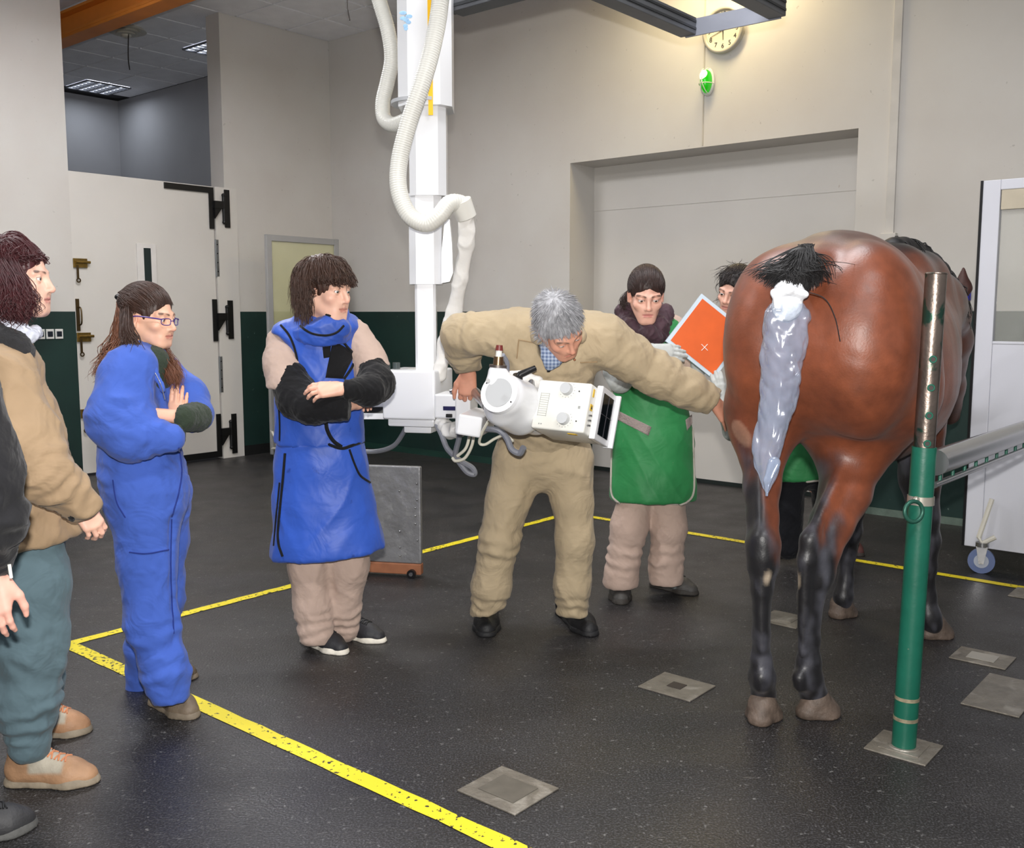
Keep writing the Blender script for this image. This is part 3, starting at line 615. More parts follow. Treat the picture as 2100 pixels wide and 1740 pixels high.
    Vh, Qh = tubes_np(P, Rr, 3); k = Sdf(0.03); k.chain([(crest[i] - Vector((0, 0, 0.02)), 0.055) for i in range(0, len(crest), 6)]); smobj('mane', [(Vh, Qh), k.mesh(0.01)], HAIRB, t)
    # tail hair: tuft spreading from the dock
    P = []; Rr = []
    for i in range(2000):
        u = r.uniform(0, 1); root = np.array(at(1654 - 38 * u + r.normal(0, 7), 500 + 72 * u, 3.30 - 0.13 * u)); sp = r.normal(0, 0.5)
        end = np.array(at(1626 + sp * 66, 594 - 22 * abs(sp) + r.normal(0, 7), 3.165 + 0.05 * abs(sp) + r.normal(0, 0.006))); mid = root * 0.5 + end * 0.5 + np.array([sp * 0.02, -0.05, 0.03]) * r.uniform(0.3, 1.3)
        q = np.linspace(0, 1, 9)[:, None]; P.append((1 - q) ** 2 * root + 2 * q * (1 - q) * mid + q * q * end); Rr.append(np.linspace(0.0024, 0.0007, 9))
    Vh, Qh = tubes_np(P, Rr, 3); k = Sdf(0.03); k.chain([(at(1658, 506, 3.31), 0.01), (at(1640, 540, 3.25), 0.045), (at(1626, 580, 3.21), 0.06)], ax=(0, 1, 0), f=0.4); smobj('tail_hair', [(Vh, Qh), k.mesh(0.008)], HAIRB, t)
    # stray tail hair hanging over the buttock
    MB().tube(spline([at(1645, 596, 3.18), at(1690, 612, 3.17), at(1712, 650, 3.15), at(1723, 700, 3.14)], 8), 0.0016, 5).build('tail_strand', HAIRB, t)
    # tail bandage and plastic sleeve: a thing of its own
    b = thing('tail_bag', 'clear pale plastic sleeve with white collar tied over the horse tail', 'plastic bag', at(1575, 1010, 3.2))
    WT = mat('white_bandage', (232, 234, 238), 0.7, 0.05, 20, 0.4, 60)
    k = Sdf(0.01); k.rc(at(1618, 600, 3.185), 0.05, at(1614, 628, 3.185), 0.048, ax=(0, 1, 0), f=0.8); k.chain([(at(1588, 601, 3.16), 0.014), (at(1618, 594, 3.14), 0.016), (at(1650, 604, 3.16), 0.014)]); k.rc(at(1592, 605, 3.155), 0.012, at(1596, 632, 3.15), 0.012)
    bv, bq = k.mesh(0.005); bv = relax(bv, bq, 1); bv += vnorm(bv, bq) * (0.001 * ridges(bv, 14, 2))[:, None]; smobj('bandage', [(bv, bq)], WT, b)
    prof = [(622, 1617, 30, .05), (636, 1615, 44, .055), (655, 1614, 49, .055), (690, 1609, 47, .058), (730, 1603, 46, .06), (770, 1600, 42, .055), (810, 1594, 39, .05), (850, 1587, 37, .045), (890, 1580, 34, .04), (930, 1570, 29, .032), (960, 1570, 26, .022), (985, 1572, 17, .014), (1003, 1572, 11, .01), (1017, 1573, 4, .006)]
    yy = np.linspace(622, 1017, 90); cx = np.interp(yy, [p[0] for p in prof], [p[1] for p in prof]); hw = np.interp(yy, [p[0] for p in prof], [p[2] for p in prof]); dp = np.interp(yy, [p[0] for p in prof], [p[3] for p in prof]); n = 48; VV = []; FF = []
    for i, y in enumerate(yy):
        cpt = at(cx[i], y, 3.165 + 0.05 * (y - 622) / 395)
        for j in range(n):
            A = 2 * math.pi * j / n; VV.append(cpt + Vector((math.cos(A) * hw[i] * 0.00162, math.sin(A) * dp[i] * 0.8, 0)))
    for i in range(len(yy) - 1):
        for j in range(n): FF.append((i * n + j, i * n + (j + 1) % n, (i + 1) * n + (j + 1) % n, (i + 1) * n + j))
    VV = np.array([tuple(v) for v in VV]); FF = np.array(FF); NN = vnorm(VV, FF); VV = VV + NN * (0.007 * ridges(VV, 3.5, 11, (1.4, 1, 0.6)) + 0.0035 * ridges(VV, 13, 12, (1.5, 1, 0.7)))[:, None]
    PM = bpy.data.materials.new('clear_plastic'); PM.use_nodes = True; nt = PM.node_tree; N_ = nt.nodes; L_ = nt.links; N_.remove(N_['Principled BSDF'])
    tr = N_.new('ShaderNodeBsdfTransparent'); tr.inputs[0].default_value = (0.95, 0.97, 1.0, 1); df = N_.new('ShaderNodeBsdfDiffuse'); df.inputs[0].default_value = (0.58, 0.70, 0.92, 1); gs = N_.new('ShaderNodeBsdfGlossy'); gs.inputs['Roughness'].default_value = 0.16
    m1 = N_.new('ShaderNodeMixShader'); m1.inputs[0].default_value = 0.2; m2 = N_.new('ShaderNodeMixShader'); lw = N_.new('ShaderNodeLayerWeight'); lw.inputs[0].default_value = 0.35; mr = N_.new('ShaderNodeMapRange'); mr.inputs[3].default_value = 0.07; mr.inputs[4].default_value = 0.5
    L_.new(lw.outputs['Facing'], mr.inputs[0]); L_.new(mr.outputs[0], m2.inputs[0]); L_.new(tr.outputs[0], m1.inputs[1]); L_.new(df.outputs[0], m1.inputs[2]); L_.new(m1.outputs[0], m2.inputs[1]); L_.new(gs.outputs[0], m2.inputs[2]); L_.new(m2.outputs[0], N_['Material Output'].inputs[0])
    smobj('sleeve', [(VV, FF)], PM, b)
    k = Sdf(0.006); k.chain([(at(1588, 950, 3.17), 0.022), (at(1574, 985, 3.17), 0.014), (at(1572, 1016, 3.18), 0.006)], ax=(0, 1, 0), f=0.35); kv, kq = k.mesh(0.004); smobj('sleeve_tip', [(kv, kq)], PM, b)
    return t

import time as _t; _t0=_t.time(); make_horse(); print('HORSE',_t.time()-_t0)
# ================================================================ equipment
def onb(x, y, b=0.0): d = ray(x, y); s = ((RO - CAM).dot(E2) + b) / d.dot(E2); return CAM + d * s
def ona(x, y, a=0.0): d = ray(x, y); s = ((RO - CAM).dot(E1) + a) / d.dot(E1); return CAM + d * s
def rab(P): q = Vector(P) - RO; return q.dot(E1), q.dot(E2), P[2]
WE = mat('white_enamel', (226, 227, 230), 0.28, 0.02, 2.0, coat=0.3); WE2 = mat('cream_enamel', (222, 221, 214), 0.32, 0.02); GE = mat('light_grey_enamel', (176, 178, 182), 0.35, 0.03)
DK = mat('black_plastic', (16, 16, 18), 0.35, 0.0); STEEL = mat('bright_steel', (170, 170, 172), 0.25, 0.05, 20, metal=0.9); HOSE = mat('white_hose', (214, 213, 206), 0.38, 0.03)
CABG = mat('grey_cable', (122, 124, 132), 0.4, 0.03); CABW = mat('cream_cable', (216, 212, 196), 0.4, 0.02)
def xray():
    Yc = 4.75
    t = thing('xray_unit', 'white ceiling-hung x-ray machine with telescopic column, hoses and tube head', 'x-ray machine', at(868, 870, Yc))
    def stage(name, x0, x1, y0, y1, Y, dep, ch):
        a = at(x0, y0, Y); b = at(x1, y0, Y); z0 = at((x0 + x1) / 2, y1, Y).z; z1 = at((x0 + x1) / 2, y0, Y).z; w = (b - a).length
        cx = (a.x + b.x) / 2
        mb = MB(); h = w / 2; c = ch; d = dep
        prof = [(-h + c, 0), (h - c, 0), (h, c), (h, d - c), (h - c, d), (-h + c, d), (-h, d - c), (-h, c)]
        mb.poly([Vector((cx + u, Y + v, z0)) for u, v in prof], (0, 0, z1 - z0)); return mb.build(name, WE, t)
    s1 = stage('column_stage', 807, 922, -330, 214, 4.62, 0.27, 0.05); stage('column_stage', 836, 913, 200, 400, 4.66, 0.19, 0.035); stage('column_stage', 836, 904, 395, 583, 4.68, 0.16, 0.035); stage('column_stage', 850, 893, 575, 760, 4.71, 0.1, 0.012)
    # yellow stripe, blue smudge, seams
    MB().box(at(881, -30, 4.6185), (0.021, 0.002, 1.14)).build('yellow_stripe', mat('yellow_tape', (238, 186, 20), 0.4, 0.02), s1)
    rs = np.random.default_rng(3)
    for k in range(7):
        p = at(832 + rs.uniform(-7, 10), 28 + k * 5 + rs.uniform(-3, 3), 4.6192); MB().sph(p, 0.012, (1.4 - k * 0.1, 0.05, 0.7)).build('ink_smudge', mat('blue_ink', (150, 190, 226), 0.5, 0.2, 60), s1, True)
    MB().cyl(at(865, 217, 4.75), at(865, 210, 4.75), 0.145, n=32).build('collar', GE, t, True)
    # side plate with rounded foot
    p = [at(912, 448, 4.7), at(922, 450, 4.7), at(927, 500, 4.7), at(929, 560, 4.7), at(922, 578, 4.7), at(905, 581, 4.7), at(905, 520, 4.7)]
    MB().poly(p, (0, 0.1, 0)).build('side_plate', WE, t)
    # housing box
    c = at(858, 806, 4.78); rot = Matrix.Rotation(math.radians(-13), 3, 'Z')
    hz = MB().box(c, (0.265, 0.3, 0.235), rot, 0.012, 3)
    hz.box(c + rot @ Vector((0.0, 0.01, -0.13)), (0.235, 0.26, 0.05), rot, 0.01, 2); hz.box(c + rot @ Vector((0.02, 0.02, -0.165)), (0.14, 0.2, 0.05), rot, 0.008, 2)
    housing = hz.build('housing', WE, t, True)
    MB().cyl(at(872, 764, 4.78), at(872, 757, 4.78), 0.085, n=32).build('turntable', WE2, t, True)
    for dx in (-0.14, -0.09): MB().cyl(c + rot @ Vector((dx, -0.06, 0.12)), c + rot @ Vector((dx, -0.06, 0.15)), 0.018, n=14).build('clear_knob', mat('smoky_plastic', (70, 78, 78), 0.15, 0.0), housing, True)
    # arm to the left
    a0 = at(815, 838, 4.85); a1 = at(700, 838, 4.8); u = (a1 - a0).normalized()
    ar = Matrix((u, Vector((0, 0, 1)).cross(u).normalized(), Vector((0, 0, 1)))).transposed()
    arm = MB().box((a0 + a1) / 2 + Vector((0, 0, 0.035)), ((a1 - a0).length, 0.08, 0.05), ar, 0.004).box((a0 + a1) / 2 - Vector((0, 0, 0.035)), ((a1 - a0).length, 0.1, 0.03), ar, 0.004).build('cross_arm', WE, t)
    MB().box((a0 + a1) / 2, ((a1 - a0).length, 0.06, 0.045), ar).build('arm_track', DK, arm)
    # yoke to the right of the housing
    yc = at(930, 826, 4.45)
    r2 = Matrix.Rotation(math.radians(-10), 3, 'Z')
    yk = MB().box(at(930, 830, 4.5), (0.13, 0.2, 0.11), r2, 0.008).box(at(957, 842, 4.35), (0.07, 0.16, 0.2), r2, 0.008).box(at(978, 866, 4.1), (0.1, 0.3, 0.085), r2 @ Matrix.Rotation(math.radians(8), 3, 'Y'), 0.008).build('yoke', WE, t)
    MB().box(at(928, 838, 4.385), (0.085, 0.01, 0.018), r2).build('display_strip', mat('navy_strip', (24, 24, 70), 0.3, 0.2), yk)
    MB().box(at(921, 853, 4.385), (0.03, 0.01, 0.016), r2, 0.003).build('switch', DK, yk)
    MB().cyl(at(952, 858, 4.3), at(952, 858, 4.24), 0.02, n=16).build('cable_gland', GE, yk, True)
    MB().cyl(at(924, 803, 4.42), at(946, 803, 4.40), 0.012, n=12).build('brake_lever', STEEL, yk, True); MB().cyl(at(976, 806, 4.2), at(1000, 834, 4.0), 0.022, n=14).build('swivel_joint', STEEL, yk, True)
    # ---- tube head: axes solved from the picture of the collimator cube
    u = Vector((106, -54.7, -5)).normalized(); v = Vector((-19, -28, -97)).normalized(); wv = u.cross(v); wv = wv if wv.y > 0 else -wv; v = wv.cross(u) if wv.cross(u).z < 0 else -wv.cross(u)
    TL = at(1106, 778, 3.72); LU, LV, LW = 0.218, 0.19, 0.215
    ctr = TL + u * LU / 2 + v * LV / 2 + wv * LW / 2; rm = Matrix((u, v, wv)).transposed()
    th = MB().box(ctr, (LU, LV, LW), rm, 0.008, 3).build('collimator_box', WE2, t, True)
    def fp(a, b, off=0.0): return TL + u * (a * LU) + v * (b * LV) - wv * off          # on the front panel
    KN = mat('knob_grey', (188, 190, 192), 0.3, 0.02)
    for a, b in ((0.56, 0.16), (0.60, 0.76)):
        MB().cyl(fp(a, b, 0.0), fp(a, b, 0.022), 0.024, 0.021, 28).build('knob', KN, th, True)
        for k in range(9):
            A = math.radians(-40 + k * 22); e = u * math.cos(A) + v * math.sin(A); MB().box(fp(a, b, 0.0005) + e * 0.031, (0.0035, 0.0012, 0.0008), Matrix((e, wv.cross(e), wv)).transposed()).build('dial_mark', mat('dial_grey', (90, 92, 96), 0.5, 0), th)
        MB().cyl(fp(a + 0.23, b + 0.02, 0), fp(a + 0.23, b + 0.02, 0.001), 0.003, n=10).build('dot_mark', INK, th)
    LNE = mat('panel_line', (150, 152, 150), 0.5, 0.0)
    for k in range(11): MB().box(fp(0.17 - 0.0 * k, 0.28 + 0.045 * k, 0.0005), (0.034, 0.0013, 0.0008), rm).build('scale_line', LNE, th)
    for a in (0.09, 0.25): MB().box(fp(a, 0.505, 0.0005), (0.0013, 0.09, 0.0008), rm).build('scale_line', LNE, th)
    for a in (0.2, 0.24): MB().box(fp(a - 0.05, 0.9, 0.0005), (0.005, 0.005, 0.0008), rm).build('scale_line', LNE, th)
    MB().box(fp(0.84, 0.5, 0.0005), (0.009, 0.011, 0.0008), rm).build('scale_line', LNE, th)
    # right side: bezel and dark window
    def sp_(b, c, off=0.0): return TL + u * (LU + off) + v * (b * LV) + wv * (c * LW)
    bz = MB().box(sp_(0.5, 0.62, 0.012), (0.024, LV * 1.08, LW * 0.74), rm, 0.004).box(sp_(0.5, 1.0, 0.02), (0.04, LV * 1.1, 0.014), rm, 0.003).build('window_bezel', WE, th)
    MB().box(sp_(0.5, 0.60, 0.0245), (0.003, LV * 0.84, LW * 0.5), rm).build('collimator_window', mat('dark_lead_glass', (10, 12, 18), 0.08, 0.3, 9.0), th)
    MB().box(sp_(0.5, 0.6, 0.0265), (0.002, 0.002, LW * 0.5), rm).box(sp_(0.5, 0.6, 0.0265), (0.002, LV * 0.84, 0.002), rm).build('crosshair', mat('hairline', (60, 60, 66), 0.4, 0), th)
    MB().box(sp_(0.5, 1.02, 0.012), (0.03, LV * 1.0, 0.012), rm, 0.002).build('black_gasket', DK, th)
    YS = mat('yellow_sticker', (222, 180, 30), 0.5, 0.15, 90)
    for b, c_, sx, sy in ((0.16, 0.14, 0.014, 0.03), (0.45, 0.14, 0.024, 0.024)): MB().box(sp_(b, c_, 0.001), (0.002, sy, sx), rm).build('warning_sticker', YS, th)
    tri = sp_(0.45, 0.14, 0.0026); MB().poly([tri - v * 0.008, tri + v * 0.006 + wv * 0.008, tri + v * 0.006 - wv * 0.008], u * 0.0006).build('warning_symbol', INK, th)
    MB().box(TL + u * LU * 0.72 + v * (LV + 0.001) + wv * LW * 0.2, (0.035, 0.002, 0.018), rm).build('warning_sticker', YS, th)
    for k in range(3): MB().cyl(sp_(0.62 + k * 0.1, 0.1, 0), sp_(0.62 + k * 0.1, 0.1, 0.012), 0.004, n=8).build('guide_pin', STEEL, th, True)
    # tube housing along the depth axis
    E0 = at(1024, 806, 3.60); ex = wv
    k = Sdf(0.02); k.rc(E0 + ex * 0.05, 0.083, E0 + ex * 0.16, 0.09); k.rc(E0 + ex * 0.17, 0.088, E0 + ex * 0.34, 0.082)
    k.rc(E0 + ex * 0.1 - u * 0.02 + v * 0.03, 0.08, E0 + ex * 0.2 + v * 0.03, 0.085); k.cut(E0 + ex * 0.0, -ex)
    upv = (at(1021, 752, 3.66) - at(1018, 796, 3.66)).normalized(); kb = at(1018, 800, 3.66)
    k.rc(kb, 0.04, kb + upv * 0.065, 0.036, 0.03); k.cut(kb + upv * 0.088, upv, kb + upv * 0.08 - Vector((.08, .08, .03)), kb + upv * 0.15 + Vector((.08, .08, .05)))
    hv, hq = k.mesh(0.006); hv = relax(hv, hq, 2); tb = smobj('tube_housing', [(hv, hq)], WE, t)
    MB().cyl(E0 + ex * 0.012, E0 - ex * 0.004, 0.079, 0.075, 40).build('end_ring', WE, tb, True); MB().cyl(E0 - ex * 0.004, E0 - ex * 0.007, 0.054, n=40).build('end_cap', mat('cap_grey', (178, 180, 182), 0.45, 0.02), tb)
    for A in (0.5, 3.64): MB().cyl(E0 - ex * 0.004 + (u * math.cos(A) + v * math.sin(A)) * 0.065, E0 - ex * 0.0065 + (u * math.cos(A) + v * math.sin(A)) * 0.065, 0.003, n=8).build('screw', INK, tb)
    MB().cyl(at(1001, 781, 3.575), at(1001, 781, 3.56), 0.0075, n=16).build('lock_screw', DK, tb, True)
    for q in (0.22, 0.275): MB().torus(E0 + ex * q, ex, 0.088 if q < 0.25 else 0.085, 0.0045, 40, 6).build('seam_ring', GE, tb, True)
    MB().cyl(E0 + ex * 0.28, E0 + ex * 0.4, 0.075, 0.06, 32).build('port_cone', GE, tb, True)
    MB().cyl(kb + upv * 0.085, kb + upv * 0.094, 0.033, n=24).build('socket_ring', mat('dark_ring', (96, 88, 84), 0.4, metal=0.6), tb, True)
    MB().cyl(kb + upv * 0.09, kb + upv * 0.125, 0.02, 0.018, 20).build('plug', mat('brass_plug', (120, 96, 70), 0.3, 0.1, metal=0.8), tb, True)
    MB().cyl(kb + upv * 0.125, kb + upv * 0.152, 0.012, n=16).build('plug_neck', WE2, tb, True); MB().cyl(kb + upv * 0.148, kb + upv * 0.168, 0.015, 0.012, 16).build('red_collar', mat('dark_red_plastic', (110, 44, 40), 0.4, 0.0), tb, True)
    MB().tube(spline([at(1031, 728, 3.72), at(1040, 745, 3.75), at(1040, 770, 3.78)], 6), 0.009, 8).build('cable', CABG, tb, True)
    # cloth bundle, clamp lever
    k = Sdf(0.02); k.chain([(at(1052, 776, 3.85), 0.03), (at(1075, 778, 3.84), 0.034), (at(1098, 782, 3.84), 0.026)]); cv, cq = k.mesh(0.006); cv += vnorm(cv, cq) * (0.006 * ridges(cv, 8, 4))[:, None]; smobj('cable_sleeve', [(cv, cq)], mat('white_cloth_sleeve', (224, 222, 218), 0.8, 0.04, 10, 0.4, 30), tb)
    MB().tube([at(1062, 778, 3.74), at(1066, 769, 3.74), at(1098, 755, 3.76)], [0.014, 0.014, 0.011], 10).cyl(at(1062, 784, 3.75), at(1062, 768, 3.74), 0.019, n=16).build('clamp_lever', DK, tb, True)
    MB().box(at(1088, 793, 3.82), (0.03, 0.05, 0.05), rm, 0.004).tube([at(1070, 800, 3.78), at(1092, 812, 3.8), at(1098, 830, 3.82)], 0.006, 8).build('bracket', STEEL, tb)
    MB().box(at(1070, 878, 3.86), (0.03, 0.004, 0.004), rm).build('maker_mark', INK, tb)
    # ---- hoses
    def hose(pts, r, name='hose', rib=0.002, pitch=0.0105, m=HOSE, n=16):
        p = spline(pts, 40); L = [0]
        for i in range(1, len(p)): L.append(L[-1] + (p[i] - p[i - 1]).length)
        ns = int(L[-1] / (pitch / 4)); q = []; rr = []; j = 0
        for i in range(ns):
            d = L[-1] * i / (ns - 1)
            while j < len(p) - 2 and L[j + 1] < d: j += 1
            f = (d - L[j]) / max(L[j + 1] - L[j], 1e-9); q.append(p[j].lerp(p[j + 1], f)); rr.append(r + (rib if i % 4 in (0, 1) else -rib * 0.3) * 0.5)
        return MB().tube(q, rr, n).build(name, m, t, True)
    hose([at(917, -330, 4.66), at(912, -160, 4.6), at(903, 0, 4.54), at(888, 90, 4.52), at(866, 170, 4.5), at(839, 250, 4.5), at(819, 330, 4.5), at(818, 390, 4.48), at(838, 440, 4.46), at(872, 459, 4.45), at(900, 443, 4.45), at(922, 418, 4.47), at(944, 418, 4.5), at(954, 430, 4.52)], 0.0385)
    MB().cyl(at(944, 412, 4.5), at(957, 446, 4.53), 0.05, 0.047, 28).build('hose_cuff', WE2, t, True)
    hose([at(700, -330, 5.0), at(738, -160, 5.0), at(772, -20, 4.98), at(795, 60, 4.96), at(803, 120, 4.96), at(794, 170, 4.97), at(785, 210, 4.96), at(788, 243, 4.93), at(808, 256, 4.86), at(840, 244, 4.78)], 0.036)
    k = Sdf(0.02); k.chain([(at(957, 440, 4.55), 0.036), (at(958, 500, 4.58), 0.036), (at(946, 570, 4.62), 0.036), (at(932, 640, 4.66), 0.036), (at(913, 700, 4.68), 0.034), (at(902, 770, 4.7), 0.034)], ax=(0, 1, 0), f=0.7); cv, cq = k.mesh(0.007); cv += vnorm(cv, cq) * (0.006 * ridges(cv, 6, 8))[:, None]; smobj('cable_sleeve', [(cv, cq)], mat('white_cloth_sleeve'), t)
    k = Sdf(0.02); k.chain([(at(905, 868, 4.6), 0.03), (at(925, 884, 4.5), 0.038), (at(955, 878, 4.4), 0.03)]); cv, cq = k.mesh(0.007); cv += vnorm(cv, cq) * (0.006 * ridges(cv, 7, 3))[:, None]; smobj('cable_sleeve', [(cv, cq)], mat('white_cloth_sleeve'), t)
    def cable(px, r, m): return MB().tube(spline([at(*q) for q in px], 10), r, 8).build('cable', m, t, True)
    cable([(896, 872, 4.6), (906, 893, 4.5), (917, 920, 4.42), (935, 940, 4.38), (957, 968, 4.36), (973, 973, 4.36), (968, 960, 4.36), (945, 946, 4.36), (934, 934, 4.36), (940, 905, 4.32), (946, 880, 4.28), (949, 858, 4.26)], 0.013, CABG)
    cable([(960, 868, 4.3), (962, 895, 4.3), (955, 920, 4.3), (938, 936, 4.32)], 0.007, CABW); cable([(966, 868, 4.28), (970, 905, 4.28), (955, 938, 4.3), (935, 946, 4.32), (928, 940, 4.34)], 0.007, CABW)
    cable([(1003, 862, 3.9), (990, 885, 3.95), (983, 908, 4.0), (995, 912, 4.0), (1015, 900, 3.98), (1036, 893, 3.95), (1052, 905, 3.92)], 0.006, CABW)
    cable([(998, 880, 4.0), (1024, 884, 3.95), (1040, 900, 3.92), (1050, 922, 3.9), (1066, 930, 3.88), (1074, 918, 3.86)], 0.013, CABG)
    cable([(836, 868, 4.8), (826, 890, 4.85), (808, 914, 4.9), (780, 925, 4.95), (745, 926, 5.0), (700, 915, 5.05)], 0.012, CABG)
    return t
xray()
# ---- ceiling gantry rails
RM = mat('grey_rail', (96, 98, 102), 0.4, 0.08, 8, metal=0.5); RP = mat('rail_end_plate', (150, 154, 166), 0.4, 0.04, metal=0.3)
t = thing('gantry_rail_frame', 'grey metal gantry rails with end plate hanging in front of the wall clock', 'ceiling rail', R(3, 2, 3.6))
bE = 1.9; pA = onb(1412, 70, bE); pB = onb(1594, 38, bE); aA = rab(pA)[0]; aB = rab(pB)[0]; zr = (pA.z + pB.z) / 2
for a_ in (aA, aB):
    o = MB().rbox(a_ - 0.05, a_ + 0.05, bE, 9.5, zr - 0.005, zr + 0.09, 0.004).build('rail', RM, t)
    for dz in (0.02, 0.06): MB().rbox(a_ - 0.056, a_ + 0.056, bE + 0.01, 9.5, zr + dz, zr + dz + 0.012).build('rail_lip', mat('rail_lip_dark', (56, 58, 60), 0.4, metal=0.5), o)
MB().rbox(aA - 0.02, aB + 0.02, bE - 0.008, bE + 0.004, zr - 0.01, zr + 0.085).build('end_plate', RP, t)
for a_ in (aA, aB): MB().rbox(a_ - 0.03, a_ + 0.03, 4.0, 4.06, zr + 0.09, ZC + 0.02).build('hanger', RM, t)
pC = onb(1000, 10, 4.2); aC, _, zC_ = rab(pC)
c0 = at(935, 10, 4.9); c1 = c0 + E1 * 1.6; c1z = at(1100, -12, 4.6).z
o = MB(); o.box((c0 + c1) / 2, ((c1 - c0).length, 0.1, 0.09), RZ, 0.004); o.build('cross_rail', RM, t)
MB().box((c0 + c1) / 2 - Vector((0, 0, 0.02)), ((c1 - c0).length, 0.112, 0.014), RZ).build('cross_rail_lip', mat('rail_lip_dark'), t)
MB().box(c0 - E1 * 0.02, (0.04, 0.07, 0.07), RZ, 0.01).build('end_stop', DK, t)
MB().box(c0.lerp(c1, 0.6) + Vector((0, 0, (ZC - c0.z) / 2 + 0.03)), (0.06, 0.06, ZC - c0.z - 0.02), RZ).build('hanger', RM, t)
# ---- battens above the frame: one for the clock-wall glow, the others added as fill
def batten(a, b, lab, power, col, ln=1.4, z=None, group=None):
    z = z or ZC - 0.30
    t = thing('ceiling_batten_light', lab, 'ceiling light', R(a, b, z), group)
    MB().rbox(a - ln / 2, a + ln / 2, b - 0.08, b + 0.08, z - 0.05, z).build('housing', mat('batten_white', (220, 220, 216), 0.5), t)
    for s in (-1, 1): MB().cyl(R(a - ln / 2 + 0.02, b + s * 0.04, z - 0.07), R(a + ln / 2 - 0.02, b + s * 0.04, z - 0.07), 0.014, n=10).build('tube', mat('warm_tube', (255, 240, 200), 0.4, 0, emit=4.0, ecol=(255, 236, 190)), t, True)
    area('batten_lamp_light', R(a, b, z - 0.1), R(a, b, 0), power, ln, 0.15, col); area('ceiling_fill_uplight', R(a, b, z + 0.03), R(a, b, z + 1), power * 0.75, ln, 0.15, col)  # second, upward lamp added only to brighten the ceiling
    for q in (-0.4, 0.4): MB().cyl(R(a + q, b, z), R(a + q, b, ZC), 0.006, n=8).build('suspension_rod', STEEL, t)
batten(4.75, 0.42, 'fluorescent batten on the ceiling just above the clock wall', 34, (1.0, 0.80, 0.45), z=ZC - 0.02)
for (a, b) in ((2.4, 3.4), (6.2, 3.4), (4.3, 6.2), (8.6, 5.4)): batten(a, b, 'added unseen fill-light batten over the examination floor', 80, (0.98, 0.98, 1.0), 1.5, group='added fill battens over the examination floor')  # unseen battens added to raise the general light in the room
# ---- wheeled lead screens
def caster(t, g, m=None, r=0.055, d=(0.9, 0.3, 0)):
    d = Vector(d).normalized(); s_ = d.cross(Vector((0, 0, 1)))
    w_ = MB().cyl(g + Vector((0, 0, r)) - s_ * 0.014, g + Vector((0, 0, r)) + s_ * 0.014, r, n=28).build('caster_wheel', m or mat('blue_grey_tyre', (92, 108, 150), 0.4, 0.05), t, True)
    MB().cyl(g + Vector((0, 0, r)) - s_ * 0.017, g + Vector((0, 0, r)) + s_ * 0.017, r * 0.55, n=20).build('hub', mat('hub_grey', (170, 176, 190), 0.4, 0.05), w_, True)
    for k in (-1, 1): MB().poly([g + s_ * k * 0.022 + Vector((0, 0, r * 0.8)) + d * 0.012, g + s_ * k * 0.022 + Vector((0, 0, r * 0.8)) - d * 0.012, g + s_ * k * 0.022 + Vector((0, 0, r * 2.2)) - d * 0.03, g + s_ * k * 0.022 + Vector((0, 0, r * 2.2)) + d * 0.03], s_ * k * 0.003).build('caster_fork', STEEL, t)
    MB().cyl(g + Vector((0, 0, r * 2.15)), g + Vector((0, 0, r * 2.5)), 0.035, n=16).build('caster_swivel', STEEL, t, True)
GL = mat('lead_glass', (214, 214, 206), 0.05, 0.0, spec=0.6, alpha=0.22, stain=(200, 200, 196), sscale=8)
SC = mat('screen_white_paint', (205, 206, 214), 0.4, 0.02, 1.5)
gS = G(1977, 1163); bS = rab(gS)[1]; aS = rab(gS)[0]
t = thing('lead_screen', 'tall white wheeled protective screen with upper window beside the stock rail', 'protective screen', R(aS + 0.6, bS, 0))
zT = onb(2018, 372, bS).z; zW = onb(2040, 700, bS).z
MB().rbox(aS, aS + 0.09, bS - 0.025, bS + 0.025, 0.13, zT, 0.004).build('side_frame', SC, t); MB().rbox(aS + 1.2, aS + 1.29, bS - 0.025, bS + 0.025, 0.13, zT, 0.004).build('side_frame', SC, t)
MB().rbox(aS + 0.09, aS + 1.2, bS - 0.025, bS + 0.025, zT - 0.055, zT, 0.004).build('top_frame', SC, t)
MB().rbox(aS + 0.09, aS + 1.2, bS - 0.02, bS + 0.02, 0.13, zW, 0.003).build('lower_panel', SC, t); MB().rbox(aS + 0.09, aS + 1.2, bS - 0.024, bS + 0.024, zW - 0.015, zW, 0.003).build('window_sill_bar', SC, t)
MB().rbox(aS + 0.095, aS + 1.19, bS - 0.006, bS + 0.006, zW, zT - 0.055).build('window_pane', GL, t)
MB().rbox(aS + 0.095, aS + 1.19, bS - 0.02, bS + 0.02, zT - 0.16, zT - 0.055).build('blind_strip', mat('blind_beige', (186, 176, 156), 0.7), t)
MB().rbox(aS - 0.012, aS, bS - 0.03, bS + 0.03, 0.13, zT).build('rubber_edge', DK, t)
caster(t, R(aS + 0.11, bS + 0.08, 0), None, 0.07, (0.75, -0.4, 0)); caster(t, R(aS + 1.1, bS + 0.08, 0), None, 0.07, (0.75, -0.4, 0))
MB().tube([R(aS + 0.14, bS + 0.05, 0.42), R(aS + 0.09, bS + 0.08, 0.2), R(aS + 0.11, bS + 0.08, 0.17), R(aS + 0.17, bS + 0.06, 0.21)], 0.014, 8).build('caster_bracket', mat('bracket_cream', (206, 202, 190), 0.4), t)
